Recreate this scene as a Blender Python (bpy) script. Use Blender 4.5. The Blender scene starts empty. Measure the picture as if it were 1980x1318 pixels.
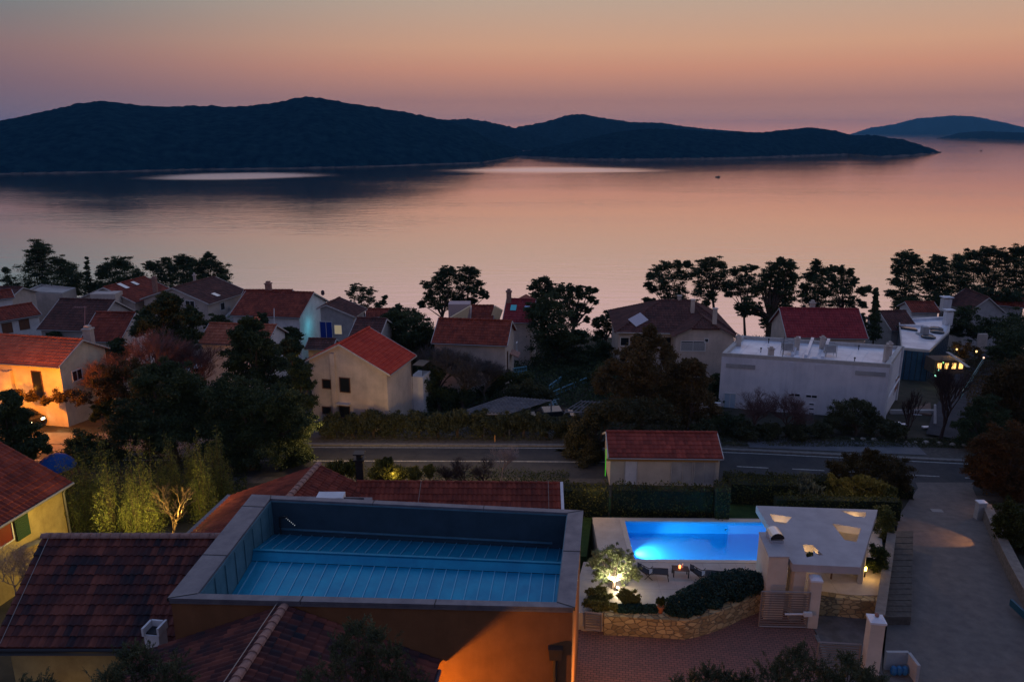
import bpy, bmesh, math, random
import numpy as np
from mathutils import Vector, Matrix, noise as mnoise
R = math.radians
sc = bpy.context.scene
COL = sc.collection

# ------------------------------------------------------------------ camera
CAM_Z, F_PX, CX, CY = 35.0, 1500.0, 990.0, 659.0
PITCH = math.atan((659 - 255) / F_PX)
cam_d = bpy.data.cameras.new('camera'); cam = bpy.data.objects.new('camera', cam_d); COL.objects.link(cam)
cam.location = (0, 0, CAM_Z); cam.rotation_euler = (math.pi / 2 - PITCH, 0, 0)
cam_d.sensor_width = 36; cam_d.lens = 36 * F_PX / 1980
cam_d.clip_start = 0.5; cam_d.clip_end = 60000
sc.camera = cam

# ------------------------------------------------------------------ view, sky
sc.view_settings.view_transform = 'Standard'; sc.view_settings.look = 'None'
sc.view_settings.exposure = 0.0; sc.view_settings.gamma = 1
sc.cycles.max_bounces = 6; sc.cycles.diffuse_bounces = 3; sc.cycles.glossy_bounces = 4
sc.cycles.transparent_max_bounces = 8; sc.cycles.volume_bounces = 0
sc.cycles.sample_clamp_indirect = 3
world = bpy.data.worlds.new('World'); sc.world = world; world.use_nodes = True

def lin(r, g, b):
    f = lambda c: ((c / 255 + 0.055) / 1.055) ** 2.4 if c > 10 else c / 255 / 12.92
    return (f(r), f(g), f(b), 1)

def build_sky():
    nt = world.node_tree; N = nt.nodes; L = nt.links; N.clear()
    out = N.new('ShaderNodeOutputWorld'); bg = N.new('ShaderNodeBackground')
    tc = N.new('ShaderNodeTexCoord'); sep = N.new('ShaderNodeSeparateXYZ')
    L.new(tc.outputs['Generated'], sep.inputs[0])
    asin = N.new('ShaderNodeMath'); asin.operation = 'ARCSINE'; L.new(sep.outputs['Z'], asin.inputs[0])
    el = N.new('ShaderNodeMapRange'); el.inputs['From Min'].default_value = 0; el.inputs['From Max'].default_value = math.pi / 2
    L.new(asin.outputs[0], el.inputs[0])
    def ramp(stops):
        r = N.new('ShaderNodeValToRGB'); e = r.color_ramp.elements
        while len(e) > 1: e.remove(e[-1])
        e[0].position = stops[0][0] / 90; e[0].color = stops[0][1]
        for p, c in stops[1:]:
            k = e.new(p / 90); k.color = c
        L.new(el.outputs[0], r.inputs[0]); return r
    west = ramp([(0, lin(218, 146, 120)), (0.9, lin(176, 128, 116)), (2.1, lin(162, 118, 110)), (4.2, lin(194, 136, 112)), (5.6, lin(198, 150, 122)), (8.6, lin(180, 156, 138)),
                 (13, lin(198, 168, 166)), (24, lin(184, 172, 180)), (45, lin(124, 142, 182)), (90, lin(82, 112, 166))])
    side = ramp([(0, lin(126, 106, 122)), (1.5, lin(114, 98, 112)), (3, lin(118, 96, 106)), (5, lin(128, 104, 106)), (7, lin(110, 112, 116)), (8.7, lin(98, 122, 128)),
                 (14, lin(144, 134, 142)), (24, lin(138, 142, 158)), (45, lin(106, 128, 168)), (90, lin(82, 112, 166))])
    east = ramp([(0, lin(102, 100, 116)), (10, lin(122, 118, 140)), (25, lin(118, 120, 150)), (50, lin(94, 110, 154)), (90, lin(82, 112, 166))])
    # azimuth, from the sunset direction
    az = N.new('ShaderNodeMath'); az.operation = 'ARCTAN2'; L.new(sep.outputs['X'], az.inputs[0]); L.new(sep.outputs['Y'], az.inputs[1])
    off = N.new('ShaderNodeMath'); off.operation = 'SUBTRACT'; off.inputs[1].default_value = R(22); L.new(az.outputs[0], off.inputs[0])
    ab = N.new('ShaderNodeMath'); ab.operation = 'COSINE'; L.new(off.outputs[0], ab.inputs[0])
    f1 = N.new('ShaderNodeMapRange'); f1.interpolation_type = 'SMOOTHSTEP'
    f1.inputs['From Min'].default_value = math.cos(R(60)); f1.inputs['From Max'].default_value = math.cos(R(14)); L.new(ab.outputs[0], f1.inputs[0])
    f2 = N.new('ShaderNodeMapRange'); f2.interpolation_type = 'SMOOTHSTEP'
    f2.inputs['From Min'].default_value = math.cos(R(150)); f2.inputs['From Max'].default_value = math.cos(R(60)); L.new(ab.outputs[0], f2.inputs[0])
    m1 = N.new('ShaderNodeMix'); m1.data_type = 'RGBA'; L.new(f1.outputs[0], m1.inputs[0]); L.new(side.outputs[0], m1.inputs[6]); L.new(west.outputs[0], m1.inputs[7])
    m2 = N.new('ShaderNodeMix'); m2.data_type = 'RGBA'; L.new(f2.outputs[0], m2.inputs[0]); L.new(east.outputs[0], m2.inputs[6]); L.new(m1.outputs[2], m2.inputs[7])
    # a little of the physical twilight sky on top
    sky = N.new('ShaderNodeTexSky'); sky.sky_type = 'NISHITA'; sky.sun_disc = False; sky.sun_elevation = R(0.5); sky.sun_rotation = R(22)
    sc_ = N.new('ShaderNodeMix'); sc_.data_type = 'RGBA'; sc_.blend_type = 'ADD'; sc_.inputs[0].default_value = 0.001
    L.new(m2.outputs[2], sc_.inputs[6]); L.new(sky.outputs[0], sc_.inputs[7])
    L.new(sc_.outputs[2], bg.inputs[0]); bg.inputs[1].default_value = 1.15; L.new(bg.outputs[0], out.inputs[0])
build_sky()

# the sun has set: the sky alone lights the scene, with the lamps below

# ------------------------------------------------------------------ pixel helpers (photograph 1980 x 1318)
def ray(px, py):
    u = (px - CX) / F_PX; v = (py - CY) / F_PX
    return Vector((u, math.cos(PITCH) - v * math.sin(PITCH), -math.sin(PITCH) - v * math.cos(PITCH)))
C0 = Vector((0, 0, CAM_Z))
def atz(px, py, z):
    d = ray(px, py); return C0 + d * ((z - CAM_Z) / d.z)
def aty(px, py, Y):
    d = ray(px, py); return C0 + d * (Y / d.y)
def onplane(px, py, p, n):
    d = ray(px, py); return C0 + d * ((p - C0).dot(n) / d.dot(n))
GP = [(-80, 30), (-40, 18), (-5, 12.5), (20, 11.4), (38, 11.2), (46, 10.7), (53, 9.6), (62, 9.5), (75, 9.2), (90, 8), (110, 5.4), (122, 3), (130, 1.0), (136, -0.6), (150, -4), (400, -8)]
def G(x, y, raw=False):
    yy = y + max(0, x - 10) * 0.12
    for (a, za), (b, zb) in zip(GP, GP[1:]):
        if yy <= b:
            t = max(0, (yy - a) / (b - a)); z = za + (zb - za) * t; break
    else: z = -8
    if raw and 2.6 < x < 25.2 and 32.6 < y < 44.9: z = min(z, 10.2)
    return z
def atg(px, py, lift=0.0):
    d = ray(px, py); t = 15 / d.y
    while t < 400:
        p = C0 + d * t
        if p.z < G(p.x, p.y) + lift: break
        t += 0.1
    return p

# ------------------------------------------------------------------ materials
MATS = {}
def mat(name, c, rough=0.8, c2=None, scale=2.0, bump=0.0, bscale=20, metal=0.0, spec=0.3, detail=6, emis=None, estr=0.0, contrast=(0.35, 0.65)):
    if name in MATS: return MATS[name]
    m = bpy.data.materials.new(name); m.use_nodes = True; nt = m.node_tree; N = nt.nodes; L = nt.links
    b = N['Principled BSDF']; b.inputs['Roughness'].default_value = rough; b.inputs['Metallic'].default_value = metal
    b.inputs['Specular IOR Level'].default_value = spec
    c = tuple(c) + ((1,) if len(c) == 3 else ()); b.inputs['Base Color'].default_value = c
    tc = N.new('ShaderNodeTexCoord')
    if c2:
        c2 = tuple(c2) + ((1,) if len(c2) == 3 else ())
        n = N.new('ShaderNodeTexNoise'); n.inputs['Scale'].default_value = scale; n.inputs['Detail'].default_value = detail; n.inputs['Roughness'].default_value = 0.65
        L.new(tc.outputs['Object'], n.inputs[0]); r = N.new('ShaderNodeMapRange'); r.inputs[1].default_value = contrast[0]; r.inputs[2].default_value = contrast[1]
        L.new(n.outputs[0], r.inputs[0]); x = N.new('ShaderNodeMix'); x.data_type = 'RGBA'; x.inputs[6].default_value = c; x.inputs[7].default_value = c2
        L.new(r.outputs[0], x.inputs[0]); L.new(x.outputs[2], b.inputs['Base Color'])
    if c2 and 'render' in name:      # rain streaks and damp marks on plastered walls
        mp = N.new('ShaderNodeMapping'); mp.inputs['Scale'].default_value = (1.6, 1.6, 0.13); L.new(tc.outputs['Object'], mp.inputs[0]); n2 = N.new('ShaderNodeTexNoise'); n2.inputs['Scale'].default_value = 1.0; n2.inputs['Detail'].default_value = 8; n2.inputs['Roughness'].default_value = 0.7; L.new(mp.outputs[0], n2.inputs[0])
        r2 = N.new('ShaderNodeMapRange'); r2.inputs[1].default_value = 0.45; r2.inputs[2].default_value = 0.72; r2.inputs[3].default_value = 1.0; r2.inputs[4].default_value = 0.86; L.new(n2.outputs[0], r2.inputs[0]); hs = N.new('ShaderNodeVectorMath'); hs.operation = 'SCALE'; L.new(x.outputs[2], hs.inputs[0]); L.new(r2.outputs[0], hs.inputs['Scale']); L.new(hs.outputs[0], b.inputs['Base Color'])
    if bump:
        n = N.new('ShaderNodeTexNoise'); n.inputs['Scale'].default_value = bscale; n.inputs['Detail'].default_value = 4; L.new(tc.outputs['Object'], n.inputs[0])
        bp = N.new('ShaderNodeBump'); bp.inputs['Strength'].default_value = bump; bp.inputs['Distance'].default_value = 0.05
        L.new(n.outputs[0], bp.inputs['Height']); L.new(bp.outputs[0], b.inputs['Normal'])
    if emis: b.inputs['Emission Color'].default_value = tuple(emis) + (1,); b.inputs['Emission Strength'].default_value = estr
    MATS[name] = m; return m

def tile_mat(name, c1, c2, c3, rough=0.75):
    if name in MATS: return MATS[name]
    m = bpy.data.materials.new(name); m.use_nodes = True; nt = m.node_tree; N = nt.nodes; L = nt.links; b = N['Principled BSDF']
    b.inputs['Roughness'].default_value = rough; b.inputs['Specular IOR Level'].default_value = 0.25
    uv = N.new('ShaderNodeUVMap'); fl = N.new('ShaderNodeVectorMath'); fl.operation = 'FLOOR'; L.new(uv.outputs[0], fl.inputs[0])
    w = N.new('ShaderNodeTexWhiteNoise'); w.noise_dimensions = '2D'; L.new(fl.outputs[0], w.inputs[0])
    r = N.new('ShaderNodeValToRGB'); e = r.color_ramp.elements; e[0].color = tuple(c1) + (1,); e[1].color = tuple(c3) + (1,); k = e.new(0.5); k.color = tuple(c2) + (1,)
    n = N.new('ShaderNodeTexNoise'); n.inputs['Scale'].default_value = 0.9; n.inputs['Detail'].default_value = 5
    tc = N.new('ShaderNodeTexCoord'); L.new(tc.outputs['Object'], n.inputs[0])
    mx = N.new('ShaderNodeMath'); mx.operation = 'MULTIPLY_ADD'; mx.inputs[1].default_value = 0.6; L.new(w.outputs[0], mx.inputs[0])
    s = N.new('ShaderNodeMath'); s.operation = 'MULTIPLY_ADD'; s.inputs[1].default_value = 1.4; s.inputs[2].default_value = -0.5; L.new(n.outputs[0], s.inputs[0]); L.new(s.outputs[0], mx.inputs[2])
    L.new(mx.outputs[0], r.inputs[0]); L.new(r.outputs[0], b.inputs['Base Color'])
    MATS[name] = m; return m

def leaf_mat(name, c1, c2, c3=None, rough=0.6):
    if name in MATS: return MATS[name]
    m = bpy.data.materials.new(name); m.use_nodes = True; nt = m.node_tree; N = nt.nodes; L = nt.links; b = N['Principled BSDF']
    b.inputs['Roughness'].default_value = rough; b.inputs['Specular IOR Level'].default_value = 0.15
    g = N.new('ShaderNodeNewGeometry'); r = N.new('ShaderNodeValToRGB'); e = r.color_ramp.elements
    e[0].color = tuple(c1) + (1,); e[1].color = tuple(c2) + (1,)
    if c3: k = e.new(0.6); k.color = tuple(c3) + (1,)
    n = N.new('ShaderNodeTexNoise'); n.inputs['Scale'].default_value = 0.8; tc = N.new('ShaderNodeTexCoord'); L.new(tc.outputs['Object'], n.inputs[0])
    a = N.new('ShaderNodeMath'); a.operation = 'MULTIPLY_ADD'; a.inputs[1].default_value = 0.5; L.new(g.outputs['Random Per Island'], a.inputs[0])
    a2 = N.new('ShaderNodeMath'); a2.operation = 'MULTIPLY_ADD'; a2.inputs[1].default_value = 1.3; a2.inputs[2].default_value = -0.4; L.new(n.outputs[0], a2.inputs[0]); L.new(a2.outputs[0], a.inputs[2])
    L.new(a.outputs[0], r.inputs[0]); L.new(r.outputs[0], b.inputs['Base Color'])
    tr = N.new('ShaderNodeBsdfTranslucent'); L.new(r.outputs[0], tr.inputs[0]); mx = N.new('ShaderNodeMixShader'); mx.inputs[0].default_value = 0.25
    o = N['Material Output']; L.new(b.outputs[0], mx.inputs[1]); L.new(tr.outputs[0], mx.inputs[2]); L.new(mx.outputs[0], o.inputs[0])
    MATS[name] = m; return m

def glow(name, c, s):
    if name in MATS: return MATS[name]
    m = bpy.data.materials.new(name); m.use_nodes = True; b = m.node_tree.nodes['Principled BSDF']
    b.inputs['Base Color'].default_value = (0.1, 0.1, 0.1, 1); b.inputs['Emission Color'].default_value = tuple(c) + (1,); b.inputs['Emission Strength'].default_value = s
    MATS[name] = m; return m

# ------------------------------------------------------------------ object helpers
def tag(o, label=None, cat=None, group=None, kind=None):
    if label: o['label'] = label
    if cat: o['category'] = cat
    if group: o['group'] = group
    if kind: o['kind'] = kind
    return o
def thing(name, label, cat, loc=(0, 0, 0), group=None, rz=0):
    o = bpy.data.objects.new(name, None); COL.objects.link(o); o.location = loc; o.rotation_euler = (0, 0, rz)
    o.empty_display_size = 0.3
    return tag(o, label, cat, group)
def world_loc(o):
    p = Vector((0, 0, 0))
    while o: p += o.location; o = o.parent
    return p
def copy_tree(o, parent=None):
    kids = [c for c in COL.objects if c.parent == o]
    c = o.copy(); COL.objects.link(c); c.parent = parent
    for k in kids: copy_tree(k, c)
    return c

class MB:
    def __init__(s): s.v = []; s.f = []; s.uv = {}
    def add(s, vs, fs, uvs=None):
        b = len(s.v); s.v += [tuple(p) for p in vs]; s.f += [tuple(b + i for i in f) for f in fs]
        if uvs is not None:
            for i, u in enumerate(uvs): s.uv[b + i] = u
        return s
    def box(s, c, d, rz=0, taper=1.0):
        hx, hy, hz = d[0] / 2, d[1] / 2, d[2] / 2; ca, sa = math.cos(rz), math.sin(rz); vs = []
        for z, t in ((-hz, 1), (hz, taper)):
            for x, y in ((-hx, -hy), (hx, -hy), (hx, hy), (-hx, hy)):
                x *= t; y *= t; vs.append((c[0] + x * ca - y * sa, c[1] + x * sa + y * ca, c[2] + z))
        return s.add(vs, [(3, 2, 1, 0), (4, 5, 6, 7), (0, 1, 5, 4), (1, 2, 6, 5), (2, 3, 7, 6), (3, 0, 4, 7)])
    def prism(s, poly, z0, z1):
        n = len(poly)
        if sum(poly[i][0] * poly[(i + 1) % n][1] - poly[(i + 1) % n][0] * poly[i][1] for i in range(n)) < 0: poly = poly[::-1]
        vs = [(p[0], p[1], z0 if z0 is not None else 0) for p in poly] + [(p[0], p[1], z1) for p in poly]
        return s.add(vs, [tuple(range(n - 1, -1, -1)), tuple(range(n, 2 * n))] + [(i, (i + 1) % n, n + (i + 1) % n, n + i) for i in range(n)])
    def hull2(s, a, b):          # closed solid between two equal-length loops
        n = len(a)
        return s.add(list(a) + list(b), [tuple(range(n - 1, -1, -1)), tuple(range(n, 2 * n))] + [(i, (i + 1) % n, n + (i + 1) % n, n + i) for i in range(n)])
    def tube(s, pts, rs, seg=6, cap=True):
        pts = [Vector(p) for p in pts]
        if not hasattr(rs, '__len__'): rs = [rs] * len(pts)
        vs = []; n = len(pts)
        for i, p in enumerate(pts):
            d = (pts[min(i + 1, n - 1)] - pts[max(i - 1, 0)]); d = d.normalized() if d.length > 1e-9 else Vector((0, 0, 1))
            a = d.cross(Vector((0, 0, 1)) if abs(d.z) < 0.9 else Vector((1, 0, 0))).normalized(); b = d.cross(a)
            for k in range(seg):
                t = 2 * math.pi * k / seg; vs.append(p + a * (math.cos(t) * rs[i]) + b * (math.sin(t) * rs[i]))
        fs = [(i * seg + k, i * seg + (k + 1) % seg, (i + 1) * seg + (k + 1) % seg, (i + 1) * seg + k) for i in range(n - 1) for k in range(seg)]
        if cap: fs += [tuple(range(seg))[::-1], tuple(range((n - 1) * seg, n * seg))]
        return s.add(vs, fs)
    def lathe(s, c, prof, seg=12):
        vs = []; n = len(prof)
        for r, z in prof:
            for k in range(seg):
                t = 2 * math.pi * k / seg; vs.append((c[0] + r * math.cos(t), c[1] + r * math.sin(t), c[2] + z))
        fs = [(i * seg + k, i * seg + (k + 1) % seg, (i + 1) * seg + (k + 1) % seg, (i + 1) * seg + k) for i in range(n - 1) for k in range(seg)]
        fs += [tuple(range(seg))[::-1], tuple(range((n - 1) * seg, n * seg))]
        return s.add(vs, fs)
    def slope(s, p00, p10, p01, tw=0.28, rh=0.4, amp=0.045, step=0.035, clip=None, seg=4, lift=0.02):
        """tile courses: p00->p10 along the eave, p00->p01 up the slope; clip = convex polygon (world points) on the same plane"""
        p00, p10, p01 = Vector(p00), Vector(p10), Vector(p01)
        U = p10 - p00; W = p01 - p00; lu, lw = U.length, W.length; u = U / lu; w = W / lw; nrm = u.cross(w).normalized()
        if nrm.z < 0: nrm = -nrm
        nt_ = max(1, round(lu / tw)); nr = max(1, round(lw / rh)); nc = nt_ * seg + 1
        vs = []; uv = []
        cs = [i / seg for i in range(nc)]
        off = random.randint(0, 500)
        for r in range(nr):
            for e in (0.0, 0.985):
                for c in cs:
                    h = lift + amp * (0.5 - 0.5 * math.cos(2 * math.pi * c)) + step * (1 - e)
                    vs.append(p00 + U * (c / nt_) + W * ((r + e) / nr) + nrm * h); uv.append((c + off + 0.001, r + off + 0.02 + e * 0.95))
        fs = []
        for r in range(2 * nr - 1):
            for c in range(nc - 1): fs.append((r * nc + c, r * nc + c + 1, (r + 1) * nc + c + 1, (r + 1) * nc + c))
        if clip:
            bm = bmesh.new(); L = bm.verts.layers.float_vector.new('t')
            bv = [bm.verts.new(p) for p in vs]
            for b_, t in zip(bv, uv): b_[L] = (t[0], t[1], 0)
            for f in fs: bm.faces.new([bv[i] for i in f])
            cl = [Vector(p) for p in clip]; cen = sum(cl, Vector()) / len(cl)
            for a, b in zip(cl, cl[1:] + cl[:1]):
                if (b - a).length < 1e-4: continue
                n2 = (b - a).cross(nrm).normalized()
                if n2.dot(cen - a) > 0: n2 = -n2
                bmesh.ops.bisect_plane(bm, geom=bm.verts[:] + bm.edges[:] + bm.faces[:], plane_co=a, plane_no=n2, clear_outer=True)
            bm.verts.index_update(); vs = [v.co.copy() for v in bm.verts]; uv = [(v[L][0], v[L][1]) for v in bm.verts]
            fs = [tuple(v.index for v in f.verts) for f in bm.faces]; bm.free()
        return s.add(vs, fs, uv)
    def caps(s, a, b, r=0.13, ln=0.42):
        """ridge / hip cap tiles from a to b"""
        a, b = Vector(a), Vector(b); n = max(1, round((b - a).length / ln)); d = (b - a) / n
        side = d.normalized().cross(Vector((0, 0, 1))).normalized(); up = side.cross(d.normalized())
        for i in range(n):
            vs = []
            for e, rr in ((0, r), (1.04, r * 0.86)):
                for k in range(6):
                    t = math.pi * k / 5; vs.append(a + d * (i + e) + side * (math.cos(t) * rr * 1.15) + up * (math.sin(t) * rr + (0.03 if e == 0 else 0.005)))
            s.add(vs, [(k, k + 1, 7 + k, 6 + k) for k in range(5)] + [(5, 4, 3, 2, 1, 0), (6, 7, 8, 9, 10, 11)], [(i + 0.5, 900.5)] * 12)
        return s
    def build(s, name, m, parent=None, smooth=False, kind=None):
        me = bpy.data.meshes.new(name); o = bpy.data.objects.new(name, me)
        off = world_loc(parent) if parent else Vector((0, 0, 0))
        me.from_pydata([(p[0] - off.x, p[1] - off.y, p[2] - off.z) for p in s.v], [], s.f)
        if s.uv:
            ul = me.uv_layers.new(name='UVMap'); li = np.empty(len(me.loops), dtype=np.int32); me.loops.foreach_get('vertex_index', li)
            arr = np.zeros((len(s.v), 2), dtype=np.float32)
            for i, t in s.uv.items(): arr[i] = t
            ul.data.foreach_set('uv', arr[li].ravel())
        if smooth: me.polygons.foreach_set('use_smooth', [True] * len(me.polygons))
        me.materials.append(m); me.update(); COL.objects.link(o)
        if parent: o.parent = parent
        if kind: o['kind'] = kind
        return o

def npmesh(name, V, Fq, m, parent=None):
    """numpy verts (n,3) and quads/tris (k,4|3), world coordinates"""
    off = world_loc(parent) if parent else Vector((0, 0, 0))
    V = np.asarray(V, dtype=np.float32) - np.array(off, dtype=np.float32); Fq = np.asarray(Fq, dtype=np.int32); k = Fq.shape[1]
    me = bpy.data.meshes.new(name); me.vertices.add(len(V)); me.vertices.foreach_set('co', V.ravel())
    me.loops.add(Fq.size); me.loops.foreach_set('vertex_index', Fq.ravel())
    me.polygons.add(len(Fq)); me.polygons.foreach_set('loop_start', np.arange(0, Fq.size, k, dtype=np.int32))
    try: me.polygons.foreach_set('loop_total', np.full(len(Fq), k, dtype=np.int32))
    except Exception: pass
    me.materials.append(m); me.update(calc_edges=True); me.validate()
    o = bpy.data.objects.new(name, me); COL.objects.link(o)
    if parent: o.parent = parent
    return o
# ================================================================== SETTING: sea, islands, ground, roads
def fbm(x, y, oct=4, s=1.0):
    v = 0; a = 1; 
    for i in range(oct):
        v += a * mnoise.noise(Vector((x * s, y * s, 3.7 * i))); a *= 0.5; s *= 2.03
    return v

def sea_material():
    m = bpy.data.materials.new('sea_water'); m.use_nodes = True; nt = m.node_tree; N = nt.nodes; L = nt.links; N.clear()
    out = N.new('ShaderNodeOutputMaterial'); gl = N.new('ShaderNodeBsdfGlossy'); df = N.new('ShaderNodeBsdfDiffuse'); mx = N.new('ShaderNodeMixShader')
    gl.inputs['Color'].default_value = (1.0, 0.915, 0.9, 1); df.inputs['Color'].default_value = (0.02, 0.035, 0.05, 1)
    fr = N.new('ShaderNodeLayerWeight'); fr.inputs[0].default_value = 0.5
    rp = N.new('ShaderNodeMapRange'); rp.inputs['From Min'].default_value = 0.3; rp.inputs['From Max'].default_value = 0.9; rp.inputs['To Min'].default_value = 0.7; rp.inputs['To Max'].default_value = 1.0
    L.new(fr.outputs['Facing'], rp.inputs[0]); L.new(rp.outputs[0], mx.inputs[0]); L.new(df.outputs[0], mx.inputs[1]); L.new(gl.outputs[0], mx.inputs[2]); L.new(mx.outputs[0], out.inputs[0])
    tc = N.new('ShaderNodeTexCoord')
    mp = N.new('ShaderNodeMapping'); mp.inputs['Scale'].default_value = (0.10, 0.42, 1); mp.inputs['Rotation'].default_value = (0, 0, R(4)); L.new(tc.outputs['Object'], mp.inputs[0])
    w = N.new('ShaderNodeTexNoise'); w.inputs['Scale'].default_value = 1.0; w.inputs['Detail'].default_value = 3; L.new(mp.outputs[0], w.inputs[0])
    mp2 = N.new('ShaderNodeMapping'); mp2.inputs['Scale'].default_value = (0.0035, 0.012, 1); L.new(tc.outputs['Object'], mp2.inputs[0])
    big = N.new('ShaderNodeTexNoise'); big.inputs['Scale'].default_value = 1; big.inputs['Detail'].default_value = 3; L.new(mp2.outputs[0], big.inputs[0])
    mp3 = N.new('ShaderNodeMapping'); mp3.inputs['Scale'].default_value = (0.014, 0.085, 1); mp3.inputs['Rotation'].default_value = (0, 0, R(-3)); L.new(tc.outputs['Object'], mp3.inputs[0])
    w3 = N.new('ShaderNodeTexNoise'); w3.inputs['Scale'].default_value = 1.0; w3.inputs['Detail'].default_value = 5; w3.inputs['Roughness'].default_value = 0.7; L.new(mp3.outputs[0], w3.inputs[0])
    wb = N.new('ShaderNodeMath'); wb.operation = 'MULTIPLY_ADD'; wb.inputs[1].default_value = 1.1; L.new(w3.outputs[0], wb.inputs[0]); L.new(w.outputs[0], wb.inputs[2])
    bp = N.new('ShaderNodeBump'); bp.inputs['Distance'].default_value = 0.6; L.new(wb.outputs[0], bp.inputs['Height'])
    # patches stirred by the breeze: stronger ripples
    st = N.new('ShaderNodeMapRange'); st.inputs['From Min'].default_value = 0.4; st.inputs['From Max'].default_value = 0.65; st.inputs['To Min'].default_value = 0.06; st.inputs['To Max'].default_value = 0.15
    L.new(big.outputs[0], st.inputs[0])
    def patch(cx, cy, rx, ry, rz=0):
        mm = N.new('ShaderNodeMapping'); mm.vector_type = 'TEXTURE'; mm.inputs['Location'].default_value = (cx, cy, 0); mm.inputs['Scale'].default_value = (rx, ry, 1); mm.inputs['Rotation'].default_value = (0, 0, rz)
        nz = N.new('ShaderNodeVectorMath'); nz.operation = 'LENGTH'; L.new(tc.outputs['Object'], mm.inputs[0]); L.new(mm.outputs[0], nz.inputs[0])
        q = N.new('ShaderNodeMapRange'); q.interpolation_type = 'SMOOTHSTEP'; q.inputs['From Min'].default_value = 1.3; q.inputs['From Max'].default_value = 0.45
        jn = N.new('ShaderNodeMath'); jn.operation = 'MULTIPLY_ADD'; jn.inputs[1].default_value = 1.2; L.new(big.outputs[0], jn.inputs[0]); L.new(nz.outputs['Value'], jn.inputs[2])
        j2 = N.new('ShaderNodeMath'); j2.operation = 'SUBTRACT'; j2.inputs[1].default_value = 0.6; L.new(jn.outputs[0], j2.inputs[0]); L.new(j2.outputs[0], q.inputs[0]); return q
    pa = atz(450, 341, 0); pb = atz(1130, 330, 0)
    p1 = patch(pa.x, pa.y + 5, 66, 62, R(0)); p2 = patch(pb.x - 25, pb.y + 20, 95, 62, R(-4))
    mxx = N.new('ShaderNodeMath'); mxx.operation = 'MAXIMUM'; L.new(p1.outputs[0], mxx.inputs[0]); L.new(p2.outputs[0], mxx.inputs[1])
    ro = N.new('ShaderNodeMapRange'); ro.inputs['To Min'].default_value = 0.07; ro.inputs['To Max'].default_value = 0.26; L.new(mxx.outputs[0], ro.inputs[0])
    L.new(ro.outputs[0], gl.inputs['Roughness'])
    L.new(st.outputs[0], bp.inputs['Strength']); L.new(bp.outputs[0], gl.inputs['Normal'])
    return m
SEA = sea_material()
b = MB(); S = 12500
ys = [105, 400, 1000, 2500, 5000, S]
for y0, y1 in zip(ys, ys[1:]):
    b.add([(-S, y0, 0), (S, y0, 0), (S, y1, 0), (-S, y1, 0)], [(0, 1, 2, 3)])
b.build('sea', SEA, kind='structure')

HILL = mat('hazy_wooded_hill', (0.001, 0.014, 0.034), 1.0, (0.010, 0.038, 0.058), scale=0.09, detail=12, spec=0.0)  # blue of the distant air is put into the hill colour
SHORE = mat('shore_rock', (0.03, 0.032, 0.04), 0.95, (0.13, 0.115, 0.11), scale=0.1, spec=0.1)
def island(name, ridge, shore, depth, nx=360, ny=46, bump=3.0, sd=0):
    """ridge: [(px,py)] skyline; shore: [(px,py)] near waterline; depth = metres from waterline to ridge at full height"""
    rp = np.array(ridge, float); sp = np.array(shore, float)
    xs = np.linspace(rp[0, 0], rp[-1, 0], nx); V = []; Fs = []
    for i, px in enumerate(xs):
        ry = np.interp(px, rp[:, 0], rp[:, 1]); sy = np.interp(px, sp[:, 0], sp[:, 1])
        a = atz(px, sy, 0); k = min(1, max(0.06, (sy - ry) / 60.0)); dd = depth * k
        top = aty(px, ry, a.y + dd); h = max(0.3, top.z)
        for j in range(ny):
            t = j / (ny - 1) * 2.0          # 0 shore .. 1 ridge .. 2 back shore
            y = a.y + dd * t; x = a.x * (y / a.y)
            prof = math.sin(min(t, 2 - t) * math.pi / 2) ** 0.8 if t not in (0, 2) else 0
            rid = 1 - abs(t - 1)
            z = h * prof
            amp = min(1, prof * 3)
            z += amp * h * 0.10 * fbm(x / (dd * 0.5) + sd, y / (dd * 0.7), 4) * (1 - rid ** 4)
            z += amp * bump * (abs(fbm(x / 14 + sd, y / 14, 2)) - 0.25)
            V.append((x, y, z if prof > 0 else -1.5))
    for i in range(nx - 1):
        for j in range(ny - 1):
            q = i * ny + j; Fs.append((q, q + ny, q + ny + 1, q + 1))
    o = npmesh(name, V, Fs, HILL); tag(o, kind='structure'); o.data.polygons.foreach_set('use_smooth', [True] * len(Fs))
    # pale rock along the waterline
    mb = MB(); pts = []
    for i, px in enumerate(xs[::3]):
        a = atz(px, np.interp(px, sp[:, 0], sp[:, 1]), 0); pts.append(a)
    sc_ = pts[0].y / 1000
    for p, q in zip(pts, pts[1:]):
        h1 = 1.5 * sc_ * (0.6 + 0.8 * random.random())
        mb.add([(p.x, p.y - 1.5, -0.3), (q.x, q.y - 1.5, -0.3), (q.x, q.y + 2.5, h1), (p.x, p.y + 2.5, h1 * 0.9), (q.x, q.y + 6, 0.2), (p.x, p.y + 6, 0.2)], [(0, 1, 2, 3), (3, 2, 4, 5)])
    mb.build('rocky_shore', SHORE, kind='structure')
random.seed(5)
island('island_hill', [(-330, 300), (-120, 262), (0, 237), (60, 226), (130, 211), (212, 197), (290, 206), (380, 209), (480, 207), (540, 199), (598, 187), (640, 192), (700, 203), (780, 217), (842, 231), (900, 246), (960, 276), (1020, 296), (1060, 303)],
       [(-330, 346), (0, 337), (200, 333), (380, 328), (560, 326), (700, 323), (840, 318), (930, 315), (1000, 303), (1060, 303.5)], 330, sd=1)
island('island_hill', [(700, 280), (800, 240), (842, 232), (905, 231), (940, 235), (990, 247), (1040, 262), (1100, 282)], [(700, 300), (1100, 291)], 420, nx=120, bump=4, sd=4)
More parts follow.
